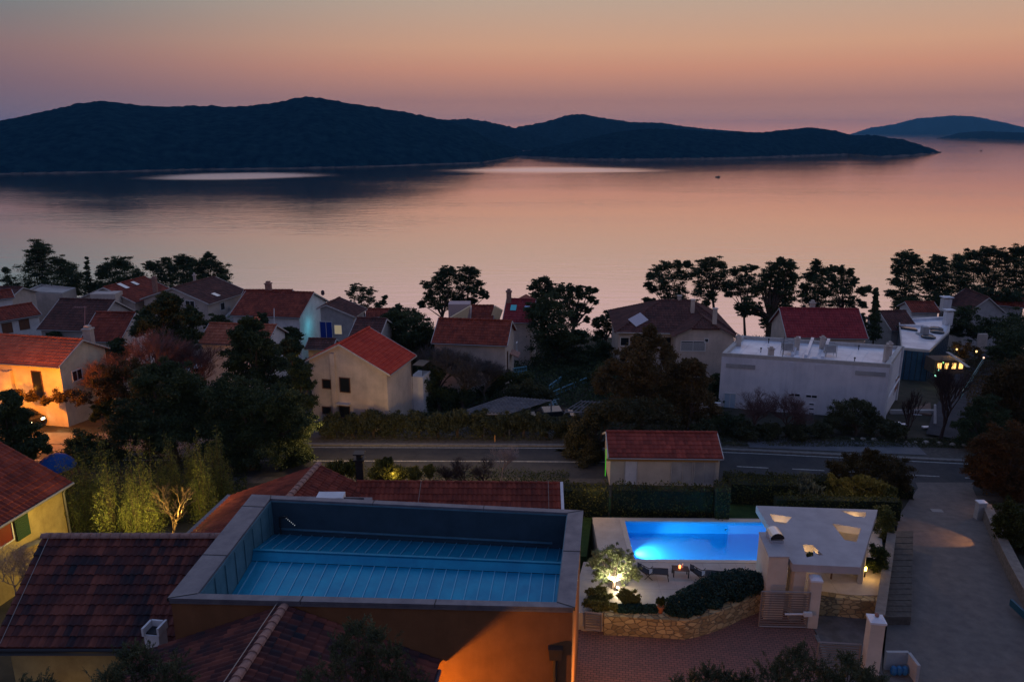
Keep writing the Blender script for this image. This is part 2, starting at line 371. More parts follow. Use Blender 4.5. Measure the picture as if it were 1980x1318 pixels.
island('island_hill', [(960, 285), (1000, 246), (1050, 237), (1100, 222), (1124, 221), (1170, 230), (1215, 236), (1280, 238), (1330, 246), (1390, 252), (1450, 256), (1560, 266), (1620, 272)],
       [(960, 289), (1200, 286), (1620, 274)], 500, nx=220, bump=4, sd=9)
island('island_hill', [(985, 300), (1040, 288), (1100, 277), (1180, 258), (1250, 250), (1320, 251), (1400, 257), (1480, 256), (1540, 249), (1565, 247), (1600, 252), (1640, 261), (1700, 264), (1760, 275), (1800, 288), (1820, 295)],
       [(985, 303), (1100, 308), (1200, 310), (1400, 307), (1500, 304), (1640, 299), (1700, 304), (1760, 301), (1820, 295.5)], 260, sd=13)
island('distant_island', [(1640, 261.5), (1680, 248), (1730, 240), (1770, 229), (1840, 224), (1880, 226), (1940, 238), (2000, 252), (2100, 262)], [(1640, 262), (1850, 263.5), (2100, 263)], 1100, nx=160, bump=14, sd=20)
island('distant_island', [(1812, 268.5), (1850, 258), (1900, 254), (1960, 257), (2040, 255), (2160, 268)], [(1812, 269), (1980, 274), (2160, 269)], 420, nx=120, bump=7, sd=26)
# two thin wakes-bare reefs near the right edge stay water only

# -------- ground sheet
GROUND = mat('dark_soil', (0.035, 0.035, 0.028), 1.0, (0.07, 0.06, 0.045), scale=0.6, bump=0.6, bscale=3, spec=0.1)
nx, ny = 230, 150; X0, X1, Y0, Y1 = -190, 190, -70, 152
V = []; F = []
for j in range(ny):
    for i in range(nx):
        x = X0 + (X1 - X0) * i / (nx - 1); y = Y0 + (Y1 - Y0) * j / (ny - 1); z = G(x, y, True)
        yy = y + max(0, x - 10) * 0.12
        if not (50 < yy < 66) and y > 15: z += 0.12 * fbm(x / 6, y / 6, 3) - 0.12
        V.append((x, y, z))
for j in range(ny - 1):
    for i in range(nx - 1):
        q = j * nx + i; F.append((q, q + 1, q + nx + 1, q + nx))
g = npmesh('ground', V, F, GROUND); tag(g, kind='structure')

def strip(name, pts, w0, w1, m, lift, kind='structure', n=4):
    """sheet along a polyline, from offset w0 to w1 (positive = left of travel)"""
    P = [Vector((p[0], p[1], 0)) for p in pts]; fine = []
    for a, b_ in zip(P, P[1:]):
        k = max(1, int((b_ - a).length / 2))
        fine += [a.lerp(b_, i / k) for i in range(k)]
    fine.append(P[-1]); mb = MB(); vs = []
    for i, p in enumerate(fine):
        d = (fine[min(i + 1, len(fine) - 1)] - fine[max(0, i - 1)]).normalized(); nn = Vector((-d.y, d.x, 0))
        for k in range(n + 1):
            q = p + nn * (w0 + (w1 - w0) * k / n); vs.append((q.x, q.y, G(q.x, q.y) + lift))
    mb.add(vs, [(i * (n + 1) + k, i * (n + 1) + k + 1, (i + 1) * (n + 1) + k + 1, (i + 1) * (n + 1) + k) for i in range(len(fine) - 1) for k in range(n)])
    return mb.build(name, m, kind=kind) if name else mb
ASPH = mat('asphalt', (0.026, 0.028, 0.034), 0.8, (0.045, 0.045, 0.048), scale=1.2, bump=0.25, bscale=40, spec=0.3)
PAINT = mat('road_paint', (0.4, 0.4, 0.38), 0.7, (0.2, 0.2, 0.19), scale=6)
KERB = mat('kerb_stone', (0.2, 0.19, 0.18), 0.85, (0.12, 0.115, 0.11), scale=3, bump=0.2)
GRAVEL = mat('gravel_verge', (0.11, 0.1, 0.09), 1, (0.055, 0.05, 0.045), scale=4, bump=0.5, bscale=15)
ROADL = [(-120, 58), (-40, 57.7), (0, 57.4), (10, 57.2), (20, 56.2), (45, 53), (110, 45)]
strip('road', ROADL, -3.1, 3.1, ASPH, 0.03)
strip('road_edge_line', ROADL, 2.75, 2.9, PAINT, 0.036, n=1)
strip('road_centre_line', [(-120, 58), (-40, 57.7), (0, 57.4), (10, 57.2)], -0.07, 0.07, PAINT, 0.036, n=1)
mbd = MB()
for k in range(12):
    x = 13.5 + 4.2 * k; y = np.interp(x, [p[0] for p in ROADL], [p[1] for p in ROADL])
    a = strip(None, [(x, y), (x + 2.4, y - 0.3)], -0.07, 0.07, PAINT, 0.036, n=1); mbd.add(a.v, a.f)
mbd.build('road_centre_dashes', PAINT, kind='structure')
kb = strip(None, ROADL, 3.1, 3.5, KERB, 0.15, n=1); kv = list(kb.v); nn = len(kv)
kb.add([(x, y, z - 0.3) for x, y, z in kv], [])
kb.f += [(i, i + nn, i + nn + 2, i + 2) for i in range(0, nn - 2)]
kb.build('kerb', KERB, kind='structure')
strip('gravel_verge', ROADL, 3.5, 6.2, GRAVEL, 0.05)
strip('road_shoulder', ROADL, -4.6, -3.1, GRAVEL, 0.025)
# parking strip glimpsed under the olive trees
strip('parking_strip', [(-22, 64.2), (-2, 64.0), (4, 64)], -1.6, 1.6, mat('parking_asphalt', (0.10, 0.105, 0.12), 0.8, (0.14, 0.14, 0.15), scale=1), 0.06)
strip('parking_strip', [(20, 61.6), (34, 60)], -1.4, 1.4, MATS['parking_asphalt'], 0.09)

# side lane on the right, running down to the road
LANE = mat('worn_lane_asphalt', (0.105, 0.09, 0.085), 0.85, (0.17, 0.145, 0.13), scale=1.7, bump=0.35, bscale=30, contrast=(0.3, 0.7), detail=12)
Lx = [(1686, 1400), (1706, 1300), (1716, 1200), (1727, 1100), (1732, 1040), (1737, 1000), (1760, 965), (1775, 945), (1770, 934)]
Rx = [(2120, 1400), (2060, 1300), (2012, 1200), (1962, 1110), (1930, 1040), (1902, 985), (1890, 965), (1880, 945), (1885, 934)]
vs = []; n = 6; fine = []
for k in range(len(Lx) - 1):
    for t in range(4): fine.append(tuple(tuple(a[i] + (b_[i] - a[i]) * t / 4 for i in (0, 1)) for a, b_ in ((Lx[k], Lx[k + 1]), (Rx[k], Rx[k + 1]))))
fine.append((Lx[-1], Rx[-1]))
for l, r in fine:
    a = atg(*l); c = atg(*r)
    for k in range(n + 1):
        q = a.lerp(c, k / n); vs.append((q.x, q.y, G(q.x, q.y) + 0.06))
MB().add(vs, [(i * (n + 1) + k, i * (n + 1) + k + 1, (i + 1) * (n + 1) + k + 1, (i + 1) * (n + 1) + k) for i in range(len(fine) - 1) for k in range(n)]).build('lane', LANE, kind='structure')
# lane seen far right behind the flat-roofed houses
FARL = [atg(1838, 850), atg(1850, 800), atg(1880, 740), atg(1905, 690), atg(1915, 660)]
strip('side_street', [(p.x, p.y) for p in FARL], -1.9, 1.9, mat('pale_asphalt', (0.035, 0.037, 0.045), 0.9, (0.06, 0.06, 0.07), scale=1, spec=0.1), 0.15)
# street by the lamp-lit house on the left
strip('side_street', [(-66, 62.5), (-46, 61.2), (-34, 60.8), (-26, 59.8)], -1.9, 2.6, mat('warm_paving', (0.22, 0.19, 0.16), 0.85, (0.16, 0.14, 0.12), scale=1.2), 0.08)

# driveway of red clinker
def paver_mat():
    m = bpy.data.materials.new('clinker_paving'); m.use_nodes = True; nt = m.node_tree; N = nt.nodes; L = nt.links; b = N['Principled BSDF']; b.inputs['Roughness'].default_value = 0.8
    tc = N.new('ShaderNodeTexCoord'); mp = N.new('ShaderNodeMapping'); mp.inputs['Rotation'].default_value = (0, 0, R(8)); L.new(tc.outputs['Object'], mp.inputs[0])
    br = N.new('ShaderNodeTexBrick'); br.inputs['Scale'].default_value = 1; br.inputs['Brick Width'].default_value = 0.26; br.inputs['Row Height'].default_value = 0.15; br.inputs['Mortar Size'].default_value = 0.014
    br.inputs['Color1'].default_value = (0.24, 0.10, 0.075, 1); br.inputs['Color2'].default_value = (0.17, 0.08, 0.062, 1); br.inputs['Mortar'].default_value = (0.05, 0.035, 0.03, 1)
    L.new(mp.outputs[0], br.inputs[0]); L.new(br.outputs[0], b.inputs['Base Color'])
    bp = N.new('ShaderNodeBump'); bp.inputs['Strength'].default_value = 0.6; bp.inputs['Distance'].default_value = 0.01; bp.invert = True; L.new(br.outputs['Fac'], bp.inputs['Height']); L.new(bp.outputs[0], b.inputs['Normal'])
    MATS['clinker_paving'] = m; return m
PAVER = paver_mat()
ZD = 11.46
dr = [(860, 1420), (1090, 1150), (1130, 1205), (1300, 1205), (1400, 1190), (1465, 1160), (1560, 1190), (1580, 1230), (1612, 1420)]
MB().add([tuple(atz(x, y, ZD)) for x, y in dr], [tuple(range(len(dr)))]).build('driveway', PAVER, kind='structure')
# grey yard between the gate and the lane
yd = [(1560, 1190), (1700, 1190), (1706, 1215), (1706, 1300), (1690, 1420), (1614, 1420), (1582, 1230)]
MB().add([tuple(atz(x, y, ZD - 0.01)) for x, y in yd], [tuple(range(len(yd)))]).build('yard', mat('yard_concrete', (0.15, 0.13, 0.125), 0.9, (0.09, 0.078, 0.07), scale=1.5), kind='structure')
mb = MB()
for (a, c) in (((1578, 1228), (1594, 1262)), ((1594, 1262), (1600, 1300))):
    p, q = atz(*a, ZD), atz(*c, ZD); d = (q - p).normalized(); nn = Vector((-d.y, d.x, 0)) * 0.09
    mb.prism([(p + nn)[:2], (q + nn)[:2], (q - nn)[:2], (p - nn)[:2]], ZD - 0.1, ZD + 0.05)
mb.build('kerb', KERB, kind='structure')
# ================================================================== HOUSES
random.seed(11)
T_RED = tile_mat('red_roof_tiles', (0.10, 0.016, 0.010), (0.18, 0.030, 0.016), (0.27, 0.052, 0.028))
T_DARK = tile_mat('brown_roof_tiles', (0.045, 0.02, 0.018), (0.085, 0.03, 0.025), (0.13, 0.048, 0.038))
T_BRIGHT = tile_mat('bright_red_roof_tiles', (0.36, 0.026, 0.012), (0.46, 0.036, 0.016), (0.54, 0.06, 0.026))
T_ORANGE = tile_mat('orange_roof_tiles', (0.24, 0.06, 0.03), (0.34, 0.09, 0.045), (0.42, 0.13, 0.07))
T_MAROON = tile_mat('maroon_roof_tiles', (0.17, 0.016, 0.022), (0.24, 0.024, 0.03), (0.3, 0.036, 0.04))
T_NEAR = tile_mat('weathered_roof_tiles', (0.016, 0.016, 0.024), (0.085, 0.025, 0.022), (0.22, 0.062, 0.04))
T_CAP = mat('pale_ridge_tiles', (0.36, 0.2, 0.16), 0.8, (0.22, 0.12, 0.1), scale=5)
W_WHITE = mat('white_render', (0.74, 0.73, 0.74), 0.9, (0.56, 0.55, 0.57), scale=0.7, bump=0.15, bscale=12)
W_GREY = mat('grey_render', (0.42, 0.41, 0.41), 0.9, (0.3, 0.295, 0.3), scale=0.8, bump=0.15, bscale=12)
W_BEIGE = mat('beige_render', (0.56, 0.47, 0.41), 0.9, (0.42, 0.36, 0.32), scale=0.8, bump=0.15, bscale=12)
W_YEL = mat('yellow_render', (0.4, 0.31, 0.14), 0.9, (0.27, 0.2, 0.09), scale=1.0, bump=0.15, bscale=12)
W_STONE = mat('stone_cladding', (0.36, 0.34, 0.33), 0.9, (0.22, 0.21, 0.21), scale=4, bump=0.6, bscale=9)
GLASS = mat('dark_window_glass', (0.015, 0.018, 0.022), 0.12, spec=0.6)
FRAME_W = mat('white_frame', (0.6, 0.6, 0.6), 0.5)
FRAME_B = mat('brown_frame', (0.12, 0.06, 0.04), 0.6)
GUTTER = mat('grey_gutter_metal', (0.28, 0.27, 0.27), 0.45, metal=0.6)
DARKM = mat('dark_metal', (0.03, 0.03, 0.033), 0.5, metal=0.4)
TRIM = mat('light_trim', (0.5, 0.47, 0.44), 0.8, (0.4, 0.37, 0.35), scale=3)

def window(parent, p, ax, nrm, w, h, frame=FRAME_W, name='window', glass=None, sill=False, louvre=False):
    """window on a wall; p = centre point on the wall, ax = unit vector along the wall, nrm = outward"""
    p = Vector(p); ax = Vector(ax).normalized(); nrm = Vector(nrm).normalized(); up = Vector((0, 0, 1))
    def slab(mb, c, a, hh, t0, t1):
        c = Vector(c); lo = [c + ax * sx * a / 2 + up * sz * hh / 2 + nrm * t0 for sx, sz in ((-1, -1), (1, -1), (1, 1), (-1, 1))]
        mb.hull2(lo, [q + nrm * (t1 - t0) for q in lo])
    g = MB(); slab(g, p, w, h, -0.02, 0.02)
    wo = g.build(name, glass or GLASS, parent)
    f = MB(); t = 0.07
    for s in (-1, 1):
        slab(f, p + ax * s * (w / 2 + t / 2), t, h + 2 * t, -0.03, 0.06)
        slab(f, p + up * s * (h / 2 + t / 2), w, t, -0.03, 0.058)
    if w > 0.9: slab(f, p, 0.05, h, 0.02, 0.05)
    f.build('frame', frame, wo)
    if sill:
        s_ = MB(); slab(s_, p - up * (h / 2 + 0.12), w + 0.3, 0.06, -0.02, 0.14); s_.build('sill', TRIM, wo)
    if louvre:
        s_ = MB()
        for k in range(int(h / 0.12)): slab(s_, p + up * (-h / 2 + 0.06 + 0.12 * k), w, 0.05, 0.02, 0.06)
        s_.build('shutter', FRAME_W, wo)
    return wo

class House: pass
def gable_house(label, A, B, C, YA, tiles, wall, over=0.35, base=None, Cat='A', drop=0, cat='house', tw=0.3, rh=0.42, fascia=TRIM, name='house', group=None, gut=True, pitch=None, hwo=None):
    """A, B ridge end pixels; C = eave corner pixel, in the gable plane through A; YA = distance of A"""
    a = aty(A[0], A[1], YA); bb = atz(B[0], B[1], a.z); d = (bb - a); Ln = d.length; d.normalize(); side = Vector((0, 0, 1)).cross(d)
    if pitch:          # ridge runs across the view: find the eave on a slope of known pitch
        toc = -side if side.y > 0 else side; sv = toc * math.cos(R(pitch)) - Vector((0, 0, math.sin(R(pitch)))); c = onplane(C[0], C[1], a, d.cross(sv)); side = toc
    else: c = onplane(C[0], C[1], a, d)
    hw = (c - a).dot(side)
    if hw < 0: side = -side; hw = -hw
    ze = c.z; mid = a.lerp(bb, 0.5); zb = (min(G(a.x, a.y), G(bb.x, bb.y), G(mid.x, mid.y)) - 0.4) if base is None else base
    root = thing(name, label, cat, (mid.x, mid.y, zb), group)
    print('HOUSE', label[:40], 'len %.1f hw %.1f ridge %.1f eave %.1f base %.1f' % (Ln, hw, a.z, ze, zb))
    H = House(); H.a, H.b, H.d, H.side, H.hw, H.ze, H.zr, H.root, H.L, H.zb, H.over = a, bb, d, side, hw, ze, a.z, root, Ln, zb, over
    W2 = {1: hw, -1: hwo or hw}; wi = hw - over; wj = W2[-1] - over; g0 = a + d * over * 0.7; g1 = bb - d * over * 0.7; sl = (a.z - ze) / hw
    def P(o, s, z): return Vector((o.x + side.x * s, o.y + side.y * s, z))
    tk = 0.10
    prof = lambda o: [P(o, -wj, zb), P(o, wi, zb), P(o, wi, a.z - sl * wi - tk), P(o, 0, a.z - tk), P(o, -wj, a.z - sl * wj - tk)]
    w = MB(); w.hull2(prof(g0), prof(g1)); w.build('wall', wall, root)
    r = MB()
    for s in (1, -1):
        zs_ = a.z - sl * W2[s]; e0, e1 = P(a, s * W2[s], zs_), P(bb, s * W2[s], zs_); r0, r1 = P(a, 0, a.z), P(bb, 0, a.z)
        r.slope(e0, e1, r0, tw=tw, rh=rh)
    # boards underneath
    dn = Vector((0, 0, -tk * 0.9))
    for s in (1, -1):
        zs_ = a.z - sl * W2[s]; q = [P(a, s * W2[s], zs_), P(bb, s * W2[s], zs_), P(bb, s * 0.01, a.z), P(a, s * 0.01, a.z)]
        r.hull2([x + dn for x in q], q)
    r.caps(P(a, 0, a.z + 0.03), P(bb, 0, a.z + 0.03))
    ro = r.build('roof', tiles, root)
    for o, sg in ((a, -1), (bb, 1)):
        for s in (1, -1):
            f = MB(); q0 = P(o, s * (W2[s] + 0.02), a.z - sl * W2[s] - 0.10); q1 = P(o, 0, a.z - 0.10)
            f.hull2([q0, q1, q1 + Vector((0, 0, 0.16)), q0 + Vector((0, 0, 0.16))], [v + d * sg * 0.06 for v in (q0, q1, q1 + Vector((0, 0, 0.16)), q0 + Vector((0, 0, 0.16)))]); f.build('verge_board', fascia, root)
    if gut:
        for s in (1, -1):
            gt = MB(); zs_ = a.z - sl * W2[s]; gt.tube([P(a, s * (W2[s] + 0.06), zs_ - 0.06), P(bb, s * (W2[s] + 0.06), zs_ - 0.06)], 0.06); gt.build('gutter', GUTTER, root)
    return H
def on_wall(H, px, py, face='gable'):
    """point on a wall seen at a pixel: face gable (through A), side (the eave wall on C's side)"""
    if face == 'gable': n = -H.d; p0 = H.a + H.d * H.over * 0.7
    elif face == 'gableB': n = H.d; p0 = H.b - H.d * H.over * 0.7
    elif face == 'side': n = H.side; p0 = H.a + H.side * (H.hw - H.over)
    else: n = -H.side; p0 = H.a - H.side * (H.hw - H.over)
    p = onplane(px, py, p0, n); ax = Vector((0, 0, 1)).cross(n).normalized(); return p, ax, n
def chimney(H, px, py, h=1.0, w=0.6, m=None, name='chimney'):
    """chimney through the roof at the pixel of its foot (on the ridge plane height)"""
    p = atz(px, py, H.zr - 0.3)
    b_ = MB(); b_.box((p.x, p.y, H.zr - 0.5 + h / 2), (w, w, h + 0.9)); b_.box((p.x, p.y, H.zr + h + 0.02), (w + 0.16, w + 0.16, 0.12))
    b_.box((p.x, p.y, H.zr + h + 0.2), (w * 0.7, w * 0.7, 0.24)); return b_.build(name, m or W_BEIGE, H.root)
def skylight(H, px, py, w=0.7, h=1.0, s=1, m=None):
    """roof window on the slope on C's side"""
    nrm = (H.side * s * (H.zr - H.ze) + Vector((0, 0, H.hw))).normalized(); p = onplane(px, py, H.a, nrm)
    up = nrm.cross(H.d).normalized(); up = up if up.z > 0 else -up
    q = [p + H.d * sx * w / 2 + up * sz * h / 2 + nrm * 0.04 for sx, sz in ((-1, -1), (1, -1), (1, 1), (-1, 1))]
    b_ = MB(); b_.hull2(q, [v + nrm * 0.10 for v in q]); b_.build('skylight', m or mat('skylight_glass', (0.5, 0.55, 0.6), 0.08, metal=0.9), H.root)

# ---- M: pale two-storey house with bright red roof (centre left)
M = gable_house('pale two storey house with the bright red tiled roof beyond the road', (655, 666), (714, 633), (753, 725), 64.5, T_BRIGHT, W_BEIGE, base=8.8, hwo=3.4)
for px, py, w, h in ((632, 742, 0.75, 0.75), (667, 744, 0.9, 1.25), (632, 793, 0.75, 0.6), (667, 796, 0.9, 1.0)):
    p, ax, n = on_wall(M, px, py); window(M.root, p, ax, n, w, h, FRAME_B)
p, ax, n = on_wall(M, 646, 735); q = p.copy(); b_ = MB(); b_.box((p.x, p.y, 12.6), (0.42, 0.34, 7.6), math.atan2(ax.y, ax.x)); b_.build('chimney_stack', W_BEIGE, M.root)
p, ax, n = on_wall(M, 666, 779); b_ = MB(); lo = [p + ax * sx * 0.6 + Vector((0, 0, 0.05 * sz)) for sx, sz in ((-1, -1), (1, -1), (1, 1), (-1, 1))]; b_.hull2(lo, [v + n * 0.5 for v in lo]); b_.build('ledge', TRIM, M.root)
p, ax, n = on_wall(M, 796, 740, 'side'); b_ = MB(); b_.tube([(p.x + n.x * 0.08, p.y + n.y * 0.08, 9.3), (p.x + n.x * 0.08, p.y + n.y * 0.08, M.ze - 0.1)], 0.06); b_.build('downpipe', DARKM, M.root)
# balcony wing behind its right side
e = M.b + M.side * (M.hw + 0.2) - M.d * 0.4
b_ = MB(); c_ = e + M.d * 0.9; ang = math.atan2(M.d.y, M.d.x); b_.box((c_.x, c_.y, (8.8 + 13.0) / 2), (2.0, 1.2, 4.2), ang); b_.build('side_wing', W_WHITE, M.root)
b_ = MB(); b_.box((c_.x + 0.1, c_.y, 14.05), (1.9, 1.1, 0.05), ang)
for k in range(7):
    q = c_ + M.d * (-0.9 + 0.3 * k) - Vector((0, 0, 0)) + M.side * 0.55; b_.tube([(q.x, q.y, 13.1), (q.x, q.y, 14.05)], 0.025, 4)
b_.build('balcony_railing', DARKM, M.root)
p, ax, n = on_wall(M, 803, 770, 'side')

# ---- O: red roof with white gable, centre
O = gable_house('red roofed house with white gable end and canopied door, behind the round bare tree', (990, 621), (848, 616), (969, 668), 78, T_RED, W_BEIGE, pitch=28)
p, ax, n = on_wall(O, 981, 700); window(O.root, p, ax, n, 0.35, 2.2, FRAME_B, name='door')
p, ax, n = on_wall(O, 988, 684); lo = [p + ax * sx * 0.9 + Vector((0, 0, 0.3 if sz > 0 else 0.2)) for sx, sz in ((-1, -1), (1, -1), (1, 1), (-1, 1))]
b_ = MB(); b_.hull2(lo, [v + n * 0.9 - Vector((0, 0, 0.35)) for v in lo]); b_.build('door_canopy', T_CAP, O.root)
p, ax, n = on_wall(O, 999, 670); window(O.root, p, ax, n, 0.6, 0.9)

# ---- A: house lit orange by the street lamp, left edge
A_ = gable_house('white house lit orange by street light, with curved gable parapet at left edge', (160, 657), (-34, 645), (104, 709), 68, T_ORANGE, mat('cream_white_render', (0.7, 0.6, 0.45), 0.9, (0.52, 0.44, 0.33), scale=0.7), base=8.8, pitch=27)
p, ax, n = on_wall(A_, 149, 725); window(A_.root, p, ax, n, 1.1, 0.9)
p, ax, n = on_wall(A_, 74, 745, 'side'); window(A_.root, p, ax, n, 0.9, 2.6, FRAME_B, name='door')
# curved parapet on a projecting bay
p, ax, n = on_wall(A_, 10, 735, 'side'); ax = A_.d.copy()
ax = ax if ax.x > 0 else -ax
pts = []
for t in range(13):
    u = t / 12; pts.append((-3.2 + 4.2 * u, 3.3 - 1.15 * (3 * u * u - 2 * u ** 3) + 0.25 * math.sin(u * math.pi * 2)))
loop = [p + ax * -3.2 + Vector((0, 0, -5))] + [p + ax * 1.0 + Vector((0, 0, -5))] + [p + ax * x + Vector((0, 0, z - 1.1)) for x, z in reversed(pts)]
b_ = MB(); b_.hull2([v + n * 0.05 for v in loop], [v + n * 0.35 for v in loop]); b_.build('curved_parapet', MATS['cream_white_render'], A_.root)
chimney(A_, 172, 652, 0.5, 0.7, W_BEIGE)

# ---- B: white house with two brown windows
B_ = gable_house('white house with two small brown windows under a low red roof, left edge', (62, 586), (-70, 606), (99, 605), 96, T_RED, W_WHITE, base=4.5, pitch=24)
for px, py in ((14, 634), (47, 627)):
    p, ax, n = on_wall(B_, px, py, 'side'); window(B_.root, p, ax, n, 1.0, 1.15, FRAME_B, glass=mat('brown_shutter', (0.16, 0.07, 0.04), 0.7))
B2 = gable_house('white upper house with red roof behind the two window house, left edge', (22, 560), (-70, 570), (55, 572), 101, T_RED, W_WHITE, base=6, pitch=24)
B3 = gable_house('low dark red roof spreading behind the white houses at far left', (44, 556), (-60, 553), (118, 583), 105, T_DARK, W_BEIGE, base=5, pitch=22)
# ---- C: dark roof
Cc = gable_house('house with dark brown roof and thin mast in front, left', (222, 581), (116, 578), (206, 641), 88, T_DARK, W_GREY, pitch=30)
# ---- D flat beige
def flat_block(label, pts, z, zb, wall, roofm, par=0.25, name='house', t=0.2, cat='house'):
    w = [atz(x, y, z) for x, y in pts]; cen = sum(w, Vector()) / len(w)
    root = thing(name, label, cat, (cen.x, cen.y, zb)); b_ = MB(); b_.prism([p[:2] for p in w], zb, z - par); b_.build('wall', wall, root)
    n = len(w)
    inn = [p + (cen - p).normalized() * t * 1.5 for p in w]; pr = MB()
    for i in range(n):
        q = [w[i], w[(i + 1) % n], inn[(i + 1) % n], inn[i]]; pr.hull2([Vector((v.x, v.y, z - par)) for v in q], q)
    pr.build('parapet', wall if roofm is None else MATS['light_trim'], root)
    rr = MB(); rr.add([Vector((v.x, v.y, z - par + 0.01)) for v in inn], [tuple(range(n))]); rr.build('roof', roofm or wall, root)
    return root, w
FLAT = mat('pale_roof_membrane', (0.82, 0.82, 0.85), 0.35, (0.5, 0.5, 0.56), scale=0.35, spec=0.5)
D_, _ = flat_block('beige flat roofed building with small dark window among the far left pines', [(45, 560), (120, 560), (147, 575), (120, 568), (118, 553), (45, 552)][0:0] or [(48, 562), (120, 566), (146, 556), (80, 549)], 12.4, 3, W_BEIGE, W_BEIGE)
# ---- E, F with skylights
E_ = gable_house('red roofed house with two pale skylights below the left shore pines', (200, 556), (281, 535), (262, 586), 99, T_RED, W_BEIGE, base=5.5)
skylight(E_, 238, 554, 0.7, 1.5); skylight(E_, 261, 549, 0.6, 1.0); chimney(E_, 300, 556, 0.9, 0.5, T_CAP)
b_ = MB(); q = aty(207, 577, 98.0); b_.box(q, (3.2, 2.0, 1.6)); b_.build('dormer', W_BEIGE, E_.root)
Ff = gable_house('dark red roofed house with one skylight and a white side wall', (333, 557), (415, 535), (403, 588), 97, T_DARK, W_BEIGE, base=5.5)
skylight(Ff, 417, 571, 0.7, 1.0); chimney(Ff, 377, 545, 0.6, 0.3)
p, ax, n = on_wall(Ff, 368, 590); window(Ff.root, p, ax, n, 1.3, 1.1)
p, ax, n = on_wall(Ff, 430, 592, 'side'); window(Ff.root, p, ax, n, 0.8, 0.9)
# ---- G stone box with roof lawn
g_, _ = flat_block('small stone clad block with white capped flat roof', [(389, 594), (445, 592), (447, 585), (408, 586)], 12.9, 6.5, W_STONE, FLAT)
g2, w2 = flat_block('flat roofed wing with a bright green lawn on top and white parapet', [(430, 618), (482, 600), (505, 599), (447, 597)], 12.2, 6.5, W_WHITE, mat('roof_lawn', (0.06, 0.16, 0.03), 1, (0.04, 0.11, 0.02), scale=3), par=0.3, t=0.3)
# ---- H teal lit
Hh = gable_house('red roofed house with a tall wall glowing teal from pool light', (607, 566), (476, 562), (555, 613), 97, T_RED, W_WHITE, base=5.5, pitch=24)
chimney(Hh, 520, 566, 0.9, 0.7, T_CAP)
H2 = gable_house('low red roof joined at left of the teal lit house', (566, 561), (472, 561), (560, 570), 101, T_RED, W_WHITE, base=5.5, pitch=24)
# ---- I grey with blue door
I_ = gable_house('grey house with dark roof and bright blue door, right of the teal wall', (631, 590), (657, 575), (686, 613), 92, T_DARK, W_GREY, base=6, hwo=1.25)
p, ax, n = on_wall(I_, 631, 639); window(I_.root, p, ax, n, 1.5, 2.2, FRAME_W, name='door', glass=mat('blue_door', (0.01, 0.04, 0.28), 0.5))
p, ax, n = on_wall(I_, 654, 637); window(I_.root, p, ax, n, 0.9, 1.1, FRAME_W, glass=glow('lit_pane', (1, 0.8, 0.5), 0.25))
J_ = gable_house('small house with red roof between the grey house and the central pines', (708, 598), (758, 597), (706, 613), 99, T_RED, W_WHITE, base=6, pitch=26)
K_ = gable_house('house with plain dark red roof beside the thin aerial mast', (186, 604), (262, 605), (168, 660), 79, T_RED, W_WHITE, pitch=32)
L_ = gable_house('red tiled house with white gable half hidden by the big dark pine', (535, 629), (405, 625), (511, 668), 80, T_ORANGE, W_WHITE, pitch=28)
chimney(L_, 497, 632, 0.5, 0.5, T_ORANGE)
N_ = gable_house('dark brown roof tucked behind the bright red roof', (690, 615), (748, 617), (662, 650), 80, T_DARK, W_GREY, pitch=26)
N2 = gable_house('low dark slate roof left of the bright red roof', (597, 655), (650, 656), (588, 674), 77, mat('slate', (0.05, 0.055, 0.07), 0.6) and T_DARK, W_GREY, base=9, pitch=24)
P_ = gable_house('red roofed house with pale lit gable slopes left of the brick chimney', (912, 591), (955, 591), (905, 617), 93, T_RED, W_BEIGE, pitch=32)
b_ = MB(); q = aty(889, 600, 95); b_.box((q.x, q.y, q.z - 1.3), (2.7, 2.0, 4.6)); b_.build('side_tower', mat('pink_render', (0.5, 0.36, 0.34), 0.9), P_.root)
YG = mat('cream_render', (0.75, 0.55, 0.32), 0.9)  # the lit look of these gable faces is put into the colour
for tri, zz in ((((866, 617), (909, 592), (903, 619)), 91), (((947, 617), (957, 592), (972, 601), (966, 618)), 91.5)):
    q = [aty(x, y, zz) for x, y in tri]; b_ = MB(); b_.hull2([v + Vector((0, 0.6, 0)) for v in q][::-1], q[::-1]); b_.build('lit_gable_slope', YG, P_.root)
Q_ = gable_house('red house with two roof windows and brick chimney behind the central red roof', (980, 578), (1036, 580), (968, 622), 92, T_MAROON, W_BEIGE, pitch=34)
skylight(Q_, 993, 596, 0.7, 0.9, m=mat('green_glass', (0.15, 0.55, 0.5), 0.1, metal=0.6)); skylight(Q_, 1019, 597, 0.6, 0.7)
chimney(Q_, 984, 584, 1.0, 0.6, T_CAP)
b_ = MB(); q = aty(1018, 582, 96); b_.add([q + Vector((-1.6, 0, -0.6)), q + Vector((1.6, 0, -0.6)), q + Vector((0, 0, 0.3)), q + Vector((-1.6, 3, -0.6)), q + Vector((1.6, 3, -0.6)), q + Vector((0, 3, 0.3))], [(0, 1, 2), (5, 4, 3), (0, 2, 5, 3), (1, 4, 5, 2), (0, 3, 4, 1)]); b_.build('dormer', T_RED, Q_.root)
S_ = gable_house('long plain maroon roof behind the white flat roofed block', (1507, 596), (1660, 598), (1501, 652), 90, T_MAROON, W_BEIGE, pitch=34)
chimney(S_, 1570, 598, 0.5, 0.5)
V_ = gable_house('small bright red roofed house with white gable under the right pines', (1750, 584), (1806, 584), (1744, 604), 106, T_RED, W_WHITE, pitch=26)
V2 = gable_house('low dark red roof between the dark cypress and the modern glass block', (1700, 602), (1752, 601), (1694, 640), 97, T_DARK, W_GREY, pitch=28)
